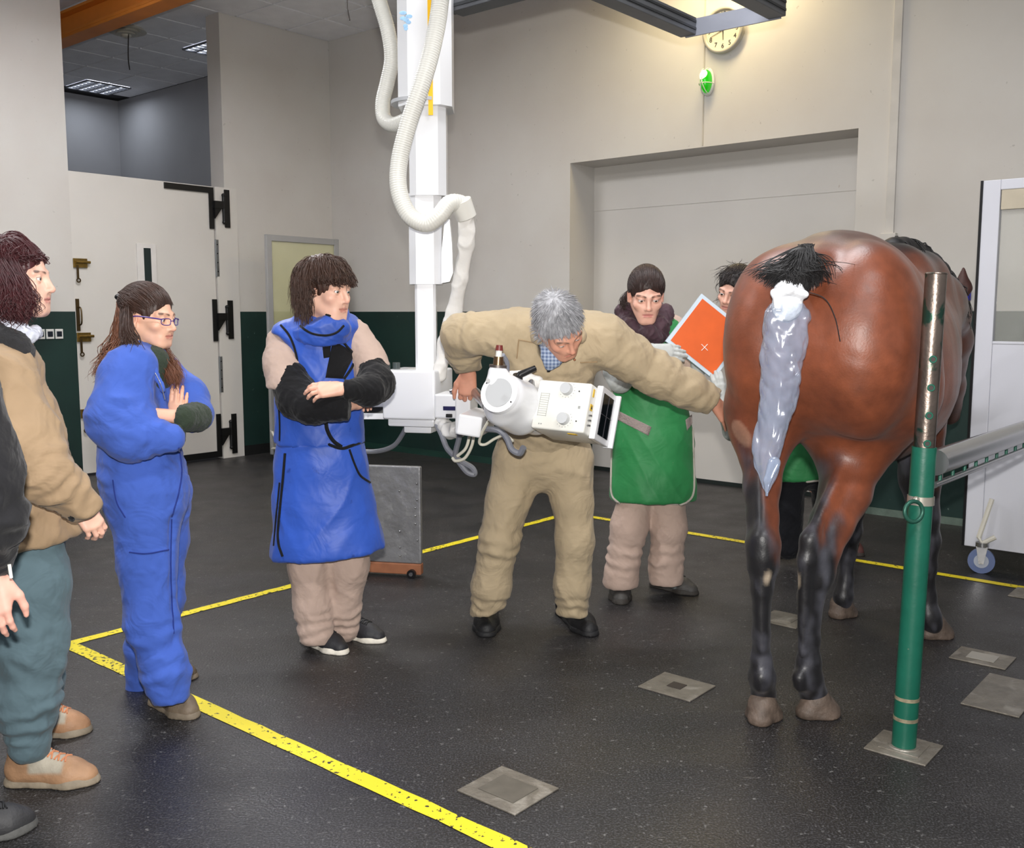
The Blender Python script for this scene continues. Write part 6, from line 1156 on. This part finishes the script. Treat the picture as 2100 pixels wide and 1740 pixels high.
# ---------------------------------------------------------------- woman in the tan jacket
def p_tan():
    Y0 = 3.0; S = 0.00152; J = lambda x, y, d=0.0: at(x, y, Y0 + d); px = lambda v: v * S
    t = person('woman in tan jacket and grey trousers with curly dark red hair', J(80, 1590))
    hd = Head(J(33, 572), (0.99, 0.06, -0.03), (0, 0, 1), 0.97); skin = (228, 184, 164)
    H3 = hd.mesh(skin, (196, 122, 118), (50, 34, 32), J(18, 690), False)
    hn = hand(J(158, 1036, -.12), (0.55, 0.15, -0.8), (0.6, -0.6, 0.4), -1, [(0.5, 0.7, 0.5)] * 4, 0.9, (0.4, 0.8, -0.4), 0.3, fore=J(140, 1010, -.13))
    body(t, H3, core_of(J(45, 1110), J(15, 790), [(J(55, 1180, -.08), J(62, 1330, -.1), J(60, 1530, -.12)), (J(75, 1180, .12), J(85, 1330, .14), J(88, 1480, .16))], [(J(15, 780, -.17), J(50, 930, -.2), J(140, 1010, -.14)), (J(30, 780, .17), J(60, 930, .18), J(120, 1000, .16))]), [hn], skin)
    hd.eyes(t, (0, 1, 0), (50, 40, 36)); HR_ = hairm('dark_red_curly_hair', (66, 28, 32))
    smobj('hair', [hd.cap(0.006, low=-0.06), hd.combed(500, (0, -0.06, 0.09), 9, 0.0014, 0.1), hd.strands(1500, 0.20, crown=(0, 0.06, 0.11), grav=0.34, layer=(1.03, 1.15), curl=0.011, freq=95, rad=0.0016, steps=19, seed=11, jitter=0.2, face=(0.062, 0.03), wind=(0, -0.6, 0)), lock([[Vector(hd.W((0.074, 0.035, 0.06))), J(66, 590, -.12), J(76, 620, -.13), J(72, 652, -.12)], [Vector(hd.W((0.078, 0.0, 0.06))), J(45, 600, -.15), J(48, 640, -.16), J(48, 668, -.15)], [Vector(hd.W((0.075, -0.05, 0.06))), J(10, 600, -.15), J(5, 640, -.16), J(8, 672, -.16)], [Vector(hd.W((0.06, -0.09, 0.05))), J(-25, 600, -.1), J(-40, 640, -.1), J(-40, 660, -.1)]], 1150, 0.011, 0.0015, 15, 0.013, 3.5, 4)], HR_, t)
    s = Sdf(0.05); s.chain([(J(8, 765), px(58)), (J(22, 880), px(82)), (J(40, 1000), px(92)), (J(62, 1110), px(104))], ax=(0, 1, 0), f=1.45); s.rc(J(0, 745, -.15), px(44), J(25, 745, .17), px(44)); s.rc(J(14, 700), px(36), J(10, 745), px(56), ax=(0, 1, 0), f=1.2)
    s.chain([(J(8, 770, -.19), px(58)), (J(48, 900, -.22), px(62)), (J(88, 965, -.22), px(52)), (J(165, 1030, -.16), px(37))]); s.chain([(J(30, 770, .18), px(55)), (J(60, 900, .2), px(55)), (J(120, 1000, .17), px(40))])
    s.cut(J(60, 1108), (0.10, 0, -1)); s.cut(J(173, 1042, -.16), (0.62, 0, -0.78), V3(J(135, 1120, -.4)), V3(J(230, 940, 0)))
    cloth('jacket', s, 0.0095, TANJ, t, 0.008, 2.6, (1, 1, 0.8), 14, limbs=[(J(40, 880, -.22), J(100, 985, -.22), 0.007, 0.075, 0.16), (J(95, 970, -.22), J(165, 1030, -.16), 0.005, 0.05, 0.1), (J(20, 800), J(45, 1090), 0.005, 0.11, 0.25)], folds=[(J(50, 960, -.3), J(60, 1080, -.25), 0.008, 0.02), (J(60, 800, -.2), J(95, 900, -.2), 0.008, 0.02), (J(5, 930, -.3), J(20, 1060, -.3), 0.008, 0.02)])
    s = Sdf(0.01); s.chain([(J(160, 1030, -.16), px(33)), (J(172, 1044, -.16), px(33))]); s.cut(J(178, 1049, -.16), (0.62, 0, -0.78)); s.cut(J(166, 1036, -.16), (-0.62, 0, 0.78)); cloth('cuff_lining', s, 0.006, BLKT, t, 0.001)
    s = Sdf(0.015); s.chain([(J(-55, 650, -.08), px(26)), (J(-20, 690, -.15), px(30)), (J(35, 715, -.16), px(24)), (J(56, 722, -.12), px(16))], ax=(0, 0, 1), f=1.25); cloth('jacket_collar', s, 0.007, fab('black_corduroy', (44, 44, 46), bump=0.7, bscale=120), t, 0.003, 8, (1, 1, 1), 4)
    s = Sdf(0.015); s.chain([(J(-30, 640, -.1), px(20)), (J(20, 668, -.13), px(18)), (J(62, 688, -.1), px(13)), (J(72, 682, .02), px(14))]); cloth('scarf', s, 0.006, fab('white_blue_scarf', (208, 212, 226), var=0.2, vscale=40), t, 0.004, 8, (1, 1, 1), 5)
    s = Sdf(0.04); s.chain([(J(55, 1110, -.05), px(70)), (J(64, 1200, -.08), px(70)), (J(66, 1320, -.1), px(67)), (J(56, 1440, -.12), px(58)), (J(60, 1525, -.13), px(42))]); s.chain([(J(70, 1110, .08), px(60)), (J(82, 1250, .13), px(54)), (J(80, 1400, .15), px(46)), (J(84, 1470, .16), px(38))])
    cloth('trousers', s, 0.009, TEAL, t, 0.0045, 2.2, (1, 1, 0.4), 15, limbs=[(J(58, 1400, -.12), J(60, 1545, -.13), 0.009, 0.055, 0.13), (J(64, 1250, -.1), J(60, 1420, -.12), 0.006, 0.12, 0.14)], folds=[(J(20, 1380, -.2), J(100, 1300, -.2), 0.008, 0.025), (J(30, 1200, -.2), J(70, 1270, -.22), 0.007, 0.02)])
    o = fab('orange_lace', (206, 138, 98))
    shoe(G(14, 1606), G(197, 1604), 0.105, (168, 130, 98), (140, 128, 110), t, 0.115, 0.034, o, panel=(168, 160, 144)); shoe(G(60, 1508), G(178, 1500), 0.10, (166, 126, 94), (140, 128, 110), t, 0.115, 0.034, o, panel=(168, 160, 144))
    MB().tube(spline([J(108, 1395, .1), J(112, 1412, .09), J(104, 1440, .09)], 5), 0.004, 6).build('reflective_strip', STEEL, t, True)
p_tan()
# ---------------------------------------------------------------- person in black at the picture edge
def p_black():
    Y0 = 2.43; S = 0.00123; J = lambda x, y, d=0.0: at(x, y, Y0 + d); px = lambda v: v * S
    t = person('person in black jacket and grey shoes standing beside the tan-jacketed woman', J(-90, 1725))
    hd = Head(J(-110, 470), (0.97, -0.1, 0), (0, 0, 1), 1.0); skin = (222, 172, 156); H3 = hd.mesh(skin, (190, 118, 112), (50, 36, 32), J(-125, 590), True, h=0.004)
    hn = hand(J(-12, 1180, -.14), (0.03, -0.1, -1), (0.1, -1, 0), -1, [(0.25, 0.35, 0.25)] * 4, 0.95, (0.5, 0.8, -0.3), 0.25, fore=J(-20, 1140, -.14))
    body(t, H3, core_of(J(-110, 1130), J(-130, 760), [(J(-100, 1200, -.1), J(-95, 1400, -.1), J(-85, 1660, -.1)), (J(-100, 1200, .12), J(-95, 1400, .12), J(-90, 1640, .12))], [(J(-100, 720, -.2), J(-50, 960, -.2), J(-20, 1140, -.14)), (J(-110, 720, .13), J(-80, 960, .14), J(-50, 1130, .13))]), [hn], skin)
    hd.eyes(t); smobj('hair', [hd.cap(0.01), hd.strands(500, 0.06, rad=0.002, seed=3)], hairm('brown_hair', (64, 42, 32)), t)
    s = Sdf(0.05); s.chain([(J(-130, 720), px(85)), (J(-115, 950), px(95)), (J(-110, 1110), px(100))], ax=(0, 1, 0), f=1.1); s.chain([(J(-100, 720, -.22), px(65)), (J(-45, 960, -.22), px(66)), (J(-22, 1060, -.19), px(58)), (J(-14, 1150, -.15), px(36))]); s.chain([(J(-110, 720, .15), px(60)), (J(-80, 950, .15), px(55)), (J(-50, 1130, .13), px(42))]); s.cut(J(-14, 1168, -.15), (0.1, 0, -1), V3(J(-80, 1260, -.4)), V3(J(80, 1120, .05)))
    jk = cloth('jacket', s, 0.009, fab('black_softshell', (34, 34, 37), rough=0.7), t, 0.007, 2.4, (1, 1, 0.8), 21, limbs=[(J(-45, 960, -.22), J(-14, 1150, -.15), 0.006, 0.08, 0.15)])
    s = Sdf(0.04); s.chain([(J(-100, 1120, -.08), px(85)), (J(-95, 1400, -.1), px(65)), (J(-88, 1650, -.1), px(48))]); s.chain([(J(-100, 1120, .1), px(80)), (J(-95, 1400, .12), px(62)), (J(-90, 1630, .12), px(48))]); cloth('trousers', s, 0.011, fab('dark_trousers', (48, 50, 56)), t, 0.006, 2.5)
    MB().tube([J(19, 1158, -.21), J(21, 1172, -.21), J(23, 1186, -.21)], 0.004, 8).build('cuff_toggle', WE2, t, True)
    g0 = G(-110, 1742); shoe(g0, G(64, 1692), 0.105, (48, 48, 50), (84, 84, 82), t, 0.09, 0.028, BLKL); shoe(G(-190, 1690), G(-20, 1650), 0.105, (48, 48, 50), (84, 84, 82), t, 0.09, 0.028, None)
p_black()
# ---------------------------------------------------------------- the vet bending over the tube head
def p_vet():
    Y0 = 4.28; S = 0.00216; J = lambda x, y, d=0.0: at(x, y, Y0 + d); px = lambda v: v * S
    t = person('grey-haired man in tan work jacket bending over the x-ray tube head', J(1090, 1305))
    hd = Head(J(1147, 668, -0.50), (0.45, -0.50, -0.74), (0, -0.82, 0.56), 1.03); skin = (206, 150, 126)
    H3 = hd.mesh(skin, (176, 104, 92), (96, 80, 70), J(1135, 700, -.28), True, open_=0.003, blush=0.4)
    h1 = hand(J(962, 762, -.06), (-0.1, 0.1, -1), (-0.1, -0.95, 0.1), 1, [(0.5, 0.8, 0.5), (0.6, 0.9, 0.5), (0.7, 0.9, 0.5), (0.7, 0.9, 0.5)], 1.06, (0.5, 0.85, 0.0), 0.3, fore=J(958, 735, -.1))
    h2 = hand(J(1464, 822, -.21), (0.62, 0.3, -0.72), (0.5, -0.75, 0.4), -1, [(0.15, 0.2, 0.15)] * 4, 1.06, (0.5, 0.8, -0.3), 0.2, fore=J(1440, 805, -.21))
    body(t, H3, core_of(J(1112, 920), J(1125, 760, -.25), [(J(1050, 1000), J(1025, 1110, -.04), J(1002, 1240)), (J(1175, 1000), J(1178, 1110, -.04), J(1175, 1245))], [(J(1010, 690, -.28), J(948, 688, -.24), J(958, 740, -.1)), (J(1255, 705, -.28), J(1350, 765, -.22), J(1440, 808, -.21))]), [h1, h2], skin)
    hd.eyes(t, (0, 1, -0.3), (70, 70, 76)); HG_ = mat('grey_hair', (158, 158, 162), 0.45, 0.35, 40, spec=0.4)
    smobj('hair', [hd.cap(0.006, low=-0.04), hd.strands(2800, 0.042, crown=(0.0, -0.05, 0.12), grav=0.02, layer=(1.03, 1.075), rad=0.0014, steps=6, seed=5, jitter=0.05, face=(0.05, 0.045))], HG_, t)
    s = Sdf(0.035); s.rc(J(1068, 935), px(54), J(1160, 935), px(54), ax=(0, 1, 0), f=0.85); s.rc(J(1112, 890, -.02), px(84), J(1112, 925), px(88), ax=(0, 1, 0), f=0.7)
    s.chain([(J(1060, 960), px(52)), (J(1044, 1020, -.02), px(46)), (J(1024, 1110, -.05), px(40)), (J(1008, 1200, -.01), px(39)), (J(996, 1262, .02), px(32))]); s.chain([(J(1165, 960), px(52)), (J(1174, 1030, -.02), px(41)), (J(1179, 1110, -.05), px(37)), (J(1174, 1200, -.01), px(37)), (J(1173, 1270, .02), px(32))])
    s.cut(J(995, 1268, -.07), (0.25, 0, -1), V3(J(930, 1340)) - (0, .3, 0), V3(J(1075, 1220)) + (0, .3, 0)); s.cut(J(1173, 1274, -.07), (0, 0, -1), V3(J(1100, 1340)) - (0, .3, 0), V3(J(1250, 1220)) + (0, .3, 0))
    cloth('trousers', s, 0.009, TAN, t, 0.0035, 2.0, (1, 1, 0.35), 31, limbs=[(J(1030, 1060, -.05), J(1018, 1160, -.02), 0.007, 0.06, 0.12), (J(1000, 1210), J(995, 1260), 0.006, 0.05, 0.12), (J(1174, 1210), J(1173, 1268), 0.006, 0.05, 0.12)], folds=[(J(1085, 1000, -.12), J(1030, 1080, -.12), 0.008, 0.02), (J(1145, 960, -.12), J(1200, 975, -.1), 0.008, 0.018), (J(1148, 1038, -.13), J(1212, 1028, -.13), 0.008, 0.008), (J(1060, 955, -.12), J(1110, 945, -.12), 0.008, 0.015)])
    s = Sdf(0.04); s.chain([(J(1112, 900, -.02), px(82)), (J(1116, 820, -.14), px(88)), (J(1125, 750, -.24), px(92))], ax=(0, 0.8, 0.5), f=0.68); s.rc(J(1035, 688, -.28), px(44), J(1235, 698, -.28), px(46)); s.rc(J(1060, 690, -.2), px(56), J(1205, 695, -.2), px(56), ax=(0, 1, 0), f=0.9)
    s.chain([(J(1030, 686, -.28), px(42)), (J(978, 684, -.27), px(38)), (J(947, 686, -.24), px(36)), (J(950, 720, -.16), px(33)), (J(961, 758, -.08), px(26))]); s.chain([(J(1240, 698, -.28), px(47)), (J(1290, 732, -.25), px(42)), (J(1350, 770, -.22), px(40)), (J(1410, 798, -.21), px(35)), (J(1468, 826, -.2), px(27))])
    s.cut(J(962, 762, -.07), (0.15, 0, -1), V3(J(915, 800, -.4)), V3(J(1000, 742, .1))); s.cut(J(1466, 824, -.2), (0.86, 0, -0.5), V3(J(1435, 920, -.4)), V3(J(1530, 760, .1)))
    s.rc(J(1140, 700, -.50), px(36), J(1138, 715, -.30), px(30), 0.02, op='s'); s.rc(J(1128, 750, -.46), px(10), J(1130, 722, -.44), px(22), 0.015, op='s')
    jk = cloth('work_jacket', s, 0.0085, TAN, t, 0.0042, 2.6, (1, 1, 0.7), 33, limbs=[(J(1260, 710, -.28), J(1465, 822, -.2), 0.005, 0.085, 0.12), (J(1010, 688, -.28), J(945, 690, -.24), 0.005, 0.06, 0.11), (J(948, 695, -.22), J(960, 755, -.09), 0.004, 0.05, 0.1), (J(1120, 720, -.3), J(1114, 800, -.2), 0.004, 0.07, 0.25)], folds=[(J(1290, 715, -.34), J(1330, 775, -.3), 0.009, 0.016), (J(1230, 690, -.36), J(1250, 760, -.34), 0.009, 0.02), (J(1005, 700, -.36), J(1040, 730, -.38), 0.009, 0.018), (J(1350, 745, -.3), J(1370, 800, -.28), 0.008, 0.015), (J(1400, 770, -.28), J(1415, 820, -.26), 0.008, 0.012)])
    # open collar, plaid shirt, zip
    s = Sdf(0.015); s.chain([(J(1105, 690, -.40), px(16)), (J(1120, 660, -.26), px(16)), (J(1175, 662, -.26), px(16)), (J(1186, 690, -.38), px(16))]); cloth('jacket_collar', s, 0.006, TAN, t, 0.002, 6)
    def plaid():
        m = bpy.data.materials.new('blue_plaid'); m.use_nodes = True; nt = m.node_tree; b = nt.nodes['Principled BSDF']; b.inputs['Roughness'].default_value = 0.8; tc = nt.nodes.new('ShaderNodeTexCoord'); prev = None
        for dr in ('X', 'Z'):
            w = nt.nodes.new('ShaderNodeTexWave'); w.bands_direction = dr; w.inputs['Scale'].default_value = 22; nt.links.new(tc.outputs['Object'], w.inputs['Vector']); x = nt.nodes.new('ShaderNodeMix'); x.data_type = 'RGBA'; nt.links.new(w.outputs['Fac'], x.inputs[0])
            x.inputs[6].default_value = lin((176, 190, 210)) + (1,); x.inputs[7].default_value = lin((66, 88, 130)) + (1,)
            if prev: y = nt.nodes.new('ShaderNodeMix'); y.data_type = 'RGBA'; y.inputs[0].default_value = 0.5; nt.links.new(prev, y.inputs[6]); nt.links.new(x.outputs[2], y.inputs[7]); prev = y.outputs[2]
            else: prev = x.outputs[2]
        nt.links.new(prev, b.inputs['Base Color']); return m
    s = Sdf(0.02); s.chain([(J(1135, 700, -.38), px(30)), (J(1132, 735, -.42), px(18)), (J(1128, 752, -.42), px(8))]); PLD = plaid(); cloth('plaid_shirt', s, 0.006, PLD, t, 0.002, 6); patch(jk, [(1119, 708), (1158, 722), (1140, 744), (1126, 758)], PLD, 'shirt_front', off=0.008)
    trim(jk, [(1126, 758), (1150, 744), (1172, 730)], 0.007, BLKT, 'zip', off=0.01); trim(jk, [(1102, 702), (1115, 722), (1123, 742), (1125, 762)], 0.007, BLKT, 'zip', off=0.01)
    SEAM = fab('tan_seam', (150, 128, 98)); trim(jk, [(1063, 697), (1108, 706)], 0.003, SEAM, 'pocket_seam'); trim(jk, [(1064, 698), (1060, 735)], 0.003, SEAM, 'pocket_seam'); trim(jk, [(1190, 744), (1225, 742)], 0.003, SEAM, 'pocket_seam')
    MB().sph(drape(jk, [(1178, 738), (1179, 738)], 0.002, 1)[0], 0.005).build('button', mat('copper_button', (150, 96, 70), 0.3, metal=0.7), t, True)
    q_ = drape(jk, [(1186, 763), (1187, 763)], 0.006, 1)[0]
    shoe(G(1002, 1240), G(997, 1310), 0.118, (22, 22, 24), (24, 24, 26), t, 0.11, 0.024, BLKL); shoe(G(1150, 1252), G(1216, 1308), 0.115, (22, 22, 24), (24, 24, 26), t, 0.11, 0.024, BLKL)
p_vet()
# ---------------------------------------------------------------- woman in the green apron with the plate
def p_green():
    Y0 = 4.85; S = 0.00242; J = lambda x, y, d=0.0: at(x, y, Y0 + d); px = lambda v: v * S
    t = person('woman in green lead apron and dark scarf holding the orange plate', J(1325, 1225))
    hd = Head(J(1325, 604, -0.16), (0.0, -0.93, -0.36), (0, -0.3, 1), 1.07); skin = (226, 176, 156)
    H3 = hd.mesh(skin, (196, 112, 112), (60, 42, 34), J(1322, 670, .04), False, open_=0.0042)
    h0 = hand(J(1338, 718, -.31), (1, -0.02, -0.1), (0, -1, 0.25), 1, [(0.12, 0.15, 0.1), (0.12, 0.15, 0.1), (0.14, 0.15, 0.1), (0.16, 0.2, 0.1)], 0.95, (0.45, 0.85, -0.1), 0.1, fore=J(1290, 742, -.24), grow=0.002, rfore=0.036)
    h1 = hand(J(1425, 770, -.12), (0.4, 0.1, 0.5), (0, 1, 0), 1, [(0.2, 0.2, 0.2)] * 4, 0.95, fore=J(1418, 800, -.08), grow=0.002)
    body(t, H3, core_of(J(1330, 950), J(1318, 740), [(J(1300, 1020), J(1285, 1110), J(1274, 1180)), (J(1368, 1020), J(1370, 1110), J(1366, 1175, .04))], [(J(1262, 700), J(1262, 775, -.14), J(1300, 740, -.22)), (J(1385, 700), J(1412, 785, .0), J(1425, 780, -.1))]), [], skin)
    hd.eyes(t, (-0.15, 1, -0.25), (70, 50, 40)); HD_ = hairm('dark_brown_parted_hair', (50, 34, 30))
    smobj('hair', [hd.cap(0.006, fz=0.06), hd.combed(1500, (0, -0.11, -0.01), 3, 0.0016, k=10), lock([[Vector(hd.W((0.07, -0.03, 0.0))), Vector(hd.W((0.09, -0.02, -0.03))), Vector(hd.W((0.085, 0.0, -0.08)))], [Vector(hd.W((0.075, -0.05, 0.0))), Vector(hd.W((0.1, -0.05, -0.04))), Vector(hd.W((0.095, -0.04, -0.1)))]], 90, 0.008, 0.0012, 10, 0.008, 3, 2)], HD_, t)
    # scarf
    s = Sdf(0.02); r0 = [J(1282, 644, -.04), J(1288, 668, -.11), J(1318, 684, -.14), J(1352, 668, -.11), J(1362, 644, -.03), J(1325, 632, .09), J(1280, 640, -.04)]; s.chain([(p, px(17)) for p in r0]); s.chain([(p + Vector((0, 0, -0.05)), px(16)) for p in r0[:5]]); s.chain([(J(1328, 680, -.19), px(16)), (J(1345, 695, -.17), px(13))])
    cloth('scarf', s, 0.007, fab('dark_plum_scarf', (72, 52, 60), var=0.35, vscale=14, rough=0.6), t, 0.007, 7, (1, 1, 1), 9)
    # shirt and gauntlets
    s = Sdf(0.03); s.rc(J(1268, 672, .02), px(26), J(1378, 672, .03), px(26)); s.rc(J(1320, 720, .02), px(50), J(1325, 800, .02), px(56), ax=(0, 1, 0), f=0.5); s.chain([(J(1260, 682, 0), px(27)), (J(1254, 730, -.06), px(24)), (J(1258, 762, -.11), px(22))]); s.chain([(J(1388, 684, .02), px(26)), (J(1402, 740, .02), px(24)), (J(1410, 790, 0), px(22))]); s.rc(J(1322, 640, .03), px(28), J(1320, 690, .0), px(46)); s.rc(J(1324, 600, .0), px(24), J(1322, 660, -.01), px(22), 0.01, op='s'); cloth('shirt', s, 0.008, PINKB, t, 0.004, 3.5)
    s = Sdf(0.02); s.chain([(J(1260, 762, -.12), px(24)), (J(1272, 782, -.15), px(23)), (J(1300, 742, -.23), px(19)), (J(1336, 720, -.30), px(15))]); v_, q_ = s.mesh(0.007); v_ = relax(v_, q_, 1)
    smobj('glove', [(v_, q_), h0], GLV, t); s = Sdf(0.02); s.chain([(J(1410, 788, 0), px(22)), (J(1424, 775, -.1), px(17))]); v_, q_ = s.mesh(0.007); smobj('glove', [(v_, q_), h1], GLV, t)
    # apron
    s = Sdf(0.03); s.chain([(J(1318, 705, -.01), px(60)), (J(1330, 780), px(76)), (J(1337, 900), px(84)), (J(1339, 1010), px(88)), (J(1339, 1050), px(88))], ax=(0, 1, 0), f=0.66); s.rc(J(1270, 676, .02), px(27), J(1288, 700, -.04), px(28), ax=(0, 1, 0), f=1.3); s.rc(J(1374, 676, .02), px(27), J(1358, 700, -.04), px(28), ax=(0, 1, 0), f=1.3)
    s.cut(at(1338, 1037, Y0 - .14), (0, 0, -1)); s.rc(J(1324, 655, -.3), px(34), J(1322, 655, .3), px(34), 0.01, op='s')
    for q in (1, -1): c_ = J(1339 + q * 76, 1036); c_x = c_.x; s.cut(Vector((c_x, 0, c_.z)), (q * 0.75, 0, -0.66), V3(J(1339 + (4 if q > 0 else -110), 1070)) - (0, .4, 0), V3(J(1339 + (110 if q > 0 else -4), 1000)) + (0, .4, 0))
    ap = cloth('apron', s, 0.0085, GREENA, t, 0.005, 1.8, (1, 1, 0.3), 41, fine=0.0006, folds=[(J(1300, 720, -.16), J(1318, 770, -.17), 0.008, 0.02)])
    trim(ap, [(1257, 800), (1256, 900), (1254, 980), (1256, 1016), (1272, 1032), (1300, 1037), (1338, 1039), (1380, 1037), (1408, 1030), (1422, 1008), (1422, 950), (1420, 880)], 0.006, GREYP, 'piping'); trim(ap, [(1285, 648), (1298, 676), (1318, 694), (1345, 690), (1362, 668), (1368, 650)], 0.005, GREYP, 'neck_piping'); trim(ap, [(1268, 654), (1284, 680), (1290, 705)], 0.004, GREYP, 'armhole_piping')
    patch(ap, [(1259, 838), (1336, 876), (1330, 894), (1257, 856)], VEL, 'velcro_strip'); patch(ap, [(1405, 862), (1419, 850), (1420, 868), (1408, 884)], VEL, 'velcro_strip')
    s = Sdf(0.03); s.chain([(J(1306, 1000), px(36)), (J(1290, 1080), px(38)), (J(1278, 1150), px(33)), (J(1273, 1196), px(31))]); s.chain([(J(1366, 1000), px(36)), (J(1372, 1080, .02), px(36)), (J(1366, 1150, .04), px(34)), (J(1366, 1190, .05), px(32))]); s.rc(J(1272, 1180), px(35), J(1272, 1192), px(36)); s.rc(J(1366, 1172, .05), px(35), J(1366, 1184, .05), px(36)); s.cut(J(1272, 1204), (0, 0, -1), V3(J(1220, 1280)) - (0, .3, 0), V3(J(1320, 1170)) + (0, .3, 0)); s.cut(J(1366, 1197, .05), (0, 0, -1), V3(J(1322, 1280)) - (0, .3, 0), V3(J(1430, 1165)) + (0, .4, 0))
    cloth('trousers', s, 0.0085, PINKB, t, 0.003, 2.2, (1, 1, 0.4), 42, limbs=[(J(1285, 1100), J(1274, 1180), 0.006, 0.06, 0.12), (J(1370, 1100), J(1366, 1175), 0.006, 0.06, 0.12)])
    shoe(G(1270, 1190), G(1273, 1243), 0.108, (166, 178, 180), (54, 50, 46), t, 0.11, 0.03, BLKL, toecap=(70, 68, 66)); shoe(G(1336, 1200), G(1427, 1221), 0.105, (166, 178, 180), (54, 50, 46), t, 0.09, 0.03, BLKL, toecap=(70, 68, 66))
p_green()
# ---------------------------------------------------------------- helper behind the horse
def p_behind():
    Y0 = 5.5; S = 0.00274; J = lambda x, y, d=0.0: at(x, y, Y0 + d); px = lambda v: v * S
    t = person('dark-haired helper in green apron standing behind the horse', J(1640, 1140))
    hd = Head(J(1508, 596, -0.2), (-0.62, -0.72, -0.3), (0.1, -0.2, 1), 1.05); skin = (222, 172, 152); H3 = hd.mesh(skin, (190, 112, 108), (44, 32, 30), J(1528, 660, .02), False, h=0.0038)
    h0 = hand(J(1482, 830, -.95), (-0.3, -0.05, 0.95), (-0.15, -1, 0.0), 1, [(0.25, 0.45, 0.3), (0.3, 0.5, 0.3), (0.3, 0.55, 0.3), (0.35, 0.6, 0.3)], 0.98, (0.55, 0.75, -0.2), 0.2, fore=J(1502, 885, -.88), grow=0.0025, rfore=0.036)
    body(t, H3, core_of(J(1625, 960), J(1580, 740), [(J(1618, 1030), J(1617, 1070), J(1618, 1110)), (J(1692, 1010, .02), J(1705, 1070, .03), J(1728, 1105, .05))], [(J(1540, 720), J(1525, 840, -.4), J(1504, 884, -.8)), (J(1640, 720), J(1660, 830, -.1), J(1640, 850, -.3))]), [], skin)
    hd.eyes(t, (-0.1, 1, -0.2), (60, 40, 34)); smobj('hair', [hd.cap(0.01), hd.combed(800, (0, -0.1, 0.05), 5, 0.0017, 0.1, 9), hd.strands(350, 0.09, grav=0.05, layer=(1.05, 1.14), curl=0.007, freq=80, rad=0.0013, seed=17, wind=(0, -1, 0.4), face=(0.06, 0.03))], hairm('near_black_hair', (30, 22, 22)), t)
    s = Sdf(0.02); s.chain([(J(1520, 845, -.55), px(22)), (J(1502, 885, -.86), px(16)), (J(1486, 842, -.94), px(13))]); v_, q_ = s.mesh(0.008); smobj('glove', [(v_, q_), h0], GLV, t)
    s = Sdf(0.04); s.rc(J(1545, 700), px(30), J(1630, 700), px(30)); s.rc(J(1580, 720), px(50), J(1600, 850), px(60)); s.chain([(J(1545, 705, 0), px(28)), (J(1528, 790, -.25), px(25)), (J(1518, 845, -.5), px(22))]); s.chain([(J(1630, 705), px(28)), (J(1660, 820, -.1), px(25)), (J(1640, 850, -.3), px(20))]); cloth('shirt', s, 0.01, PINKB, t, 0.004, 3.5)
    s = Sdf(0.03); s.chain([(J(1580, 740), px(58)), (J(1610, 860), px(72)), (J(1640, 960), px(82)), (J(1642, 1000), px(84))], ax=(0, 1, 0), f=0.66); s.cut(at(1640, 990, Y0 - .15), (0.06, 0, -1)); ap = cloth('apron', s, 0.01, GREENA, t, 0.004, 1.8, (1, 1, 0.3), 51)
    trim(ap, [(1590, 992), (1640, 990), (1690, 984)], 0.006, GREYP, 'piping')
    BT = fab('black_trousers', (24, 25, 30))
    s = Sdf(0.03); s.chain([(J(1618, 950), px(38)), (J(1616, 1040), px(30)), (J(1618, 1122), px(27))]); s.chain([(J(1690, 950), px(38)), (J(1700, 1040, .03), px(30)), (J(1735, 1118, .05), px(26))]); s.rc(J(1618, 965), px(40), J(1690, 965), px(40)); cloth('trousers', s, 0.01, BT, t, 0.004, 2.5)
    shoe(G(1632, 1122), G(1600, 1146), 0.1, (88, 52, 50), (60, 54, 50), t, 0.085, 0.026, None); shoe(G(1722, 1120), G(1764, 1142), 0.1, (88, 52, 50), (60, 54, 50), t, 0.085, 0.026, None)
p_behind()
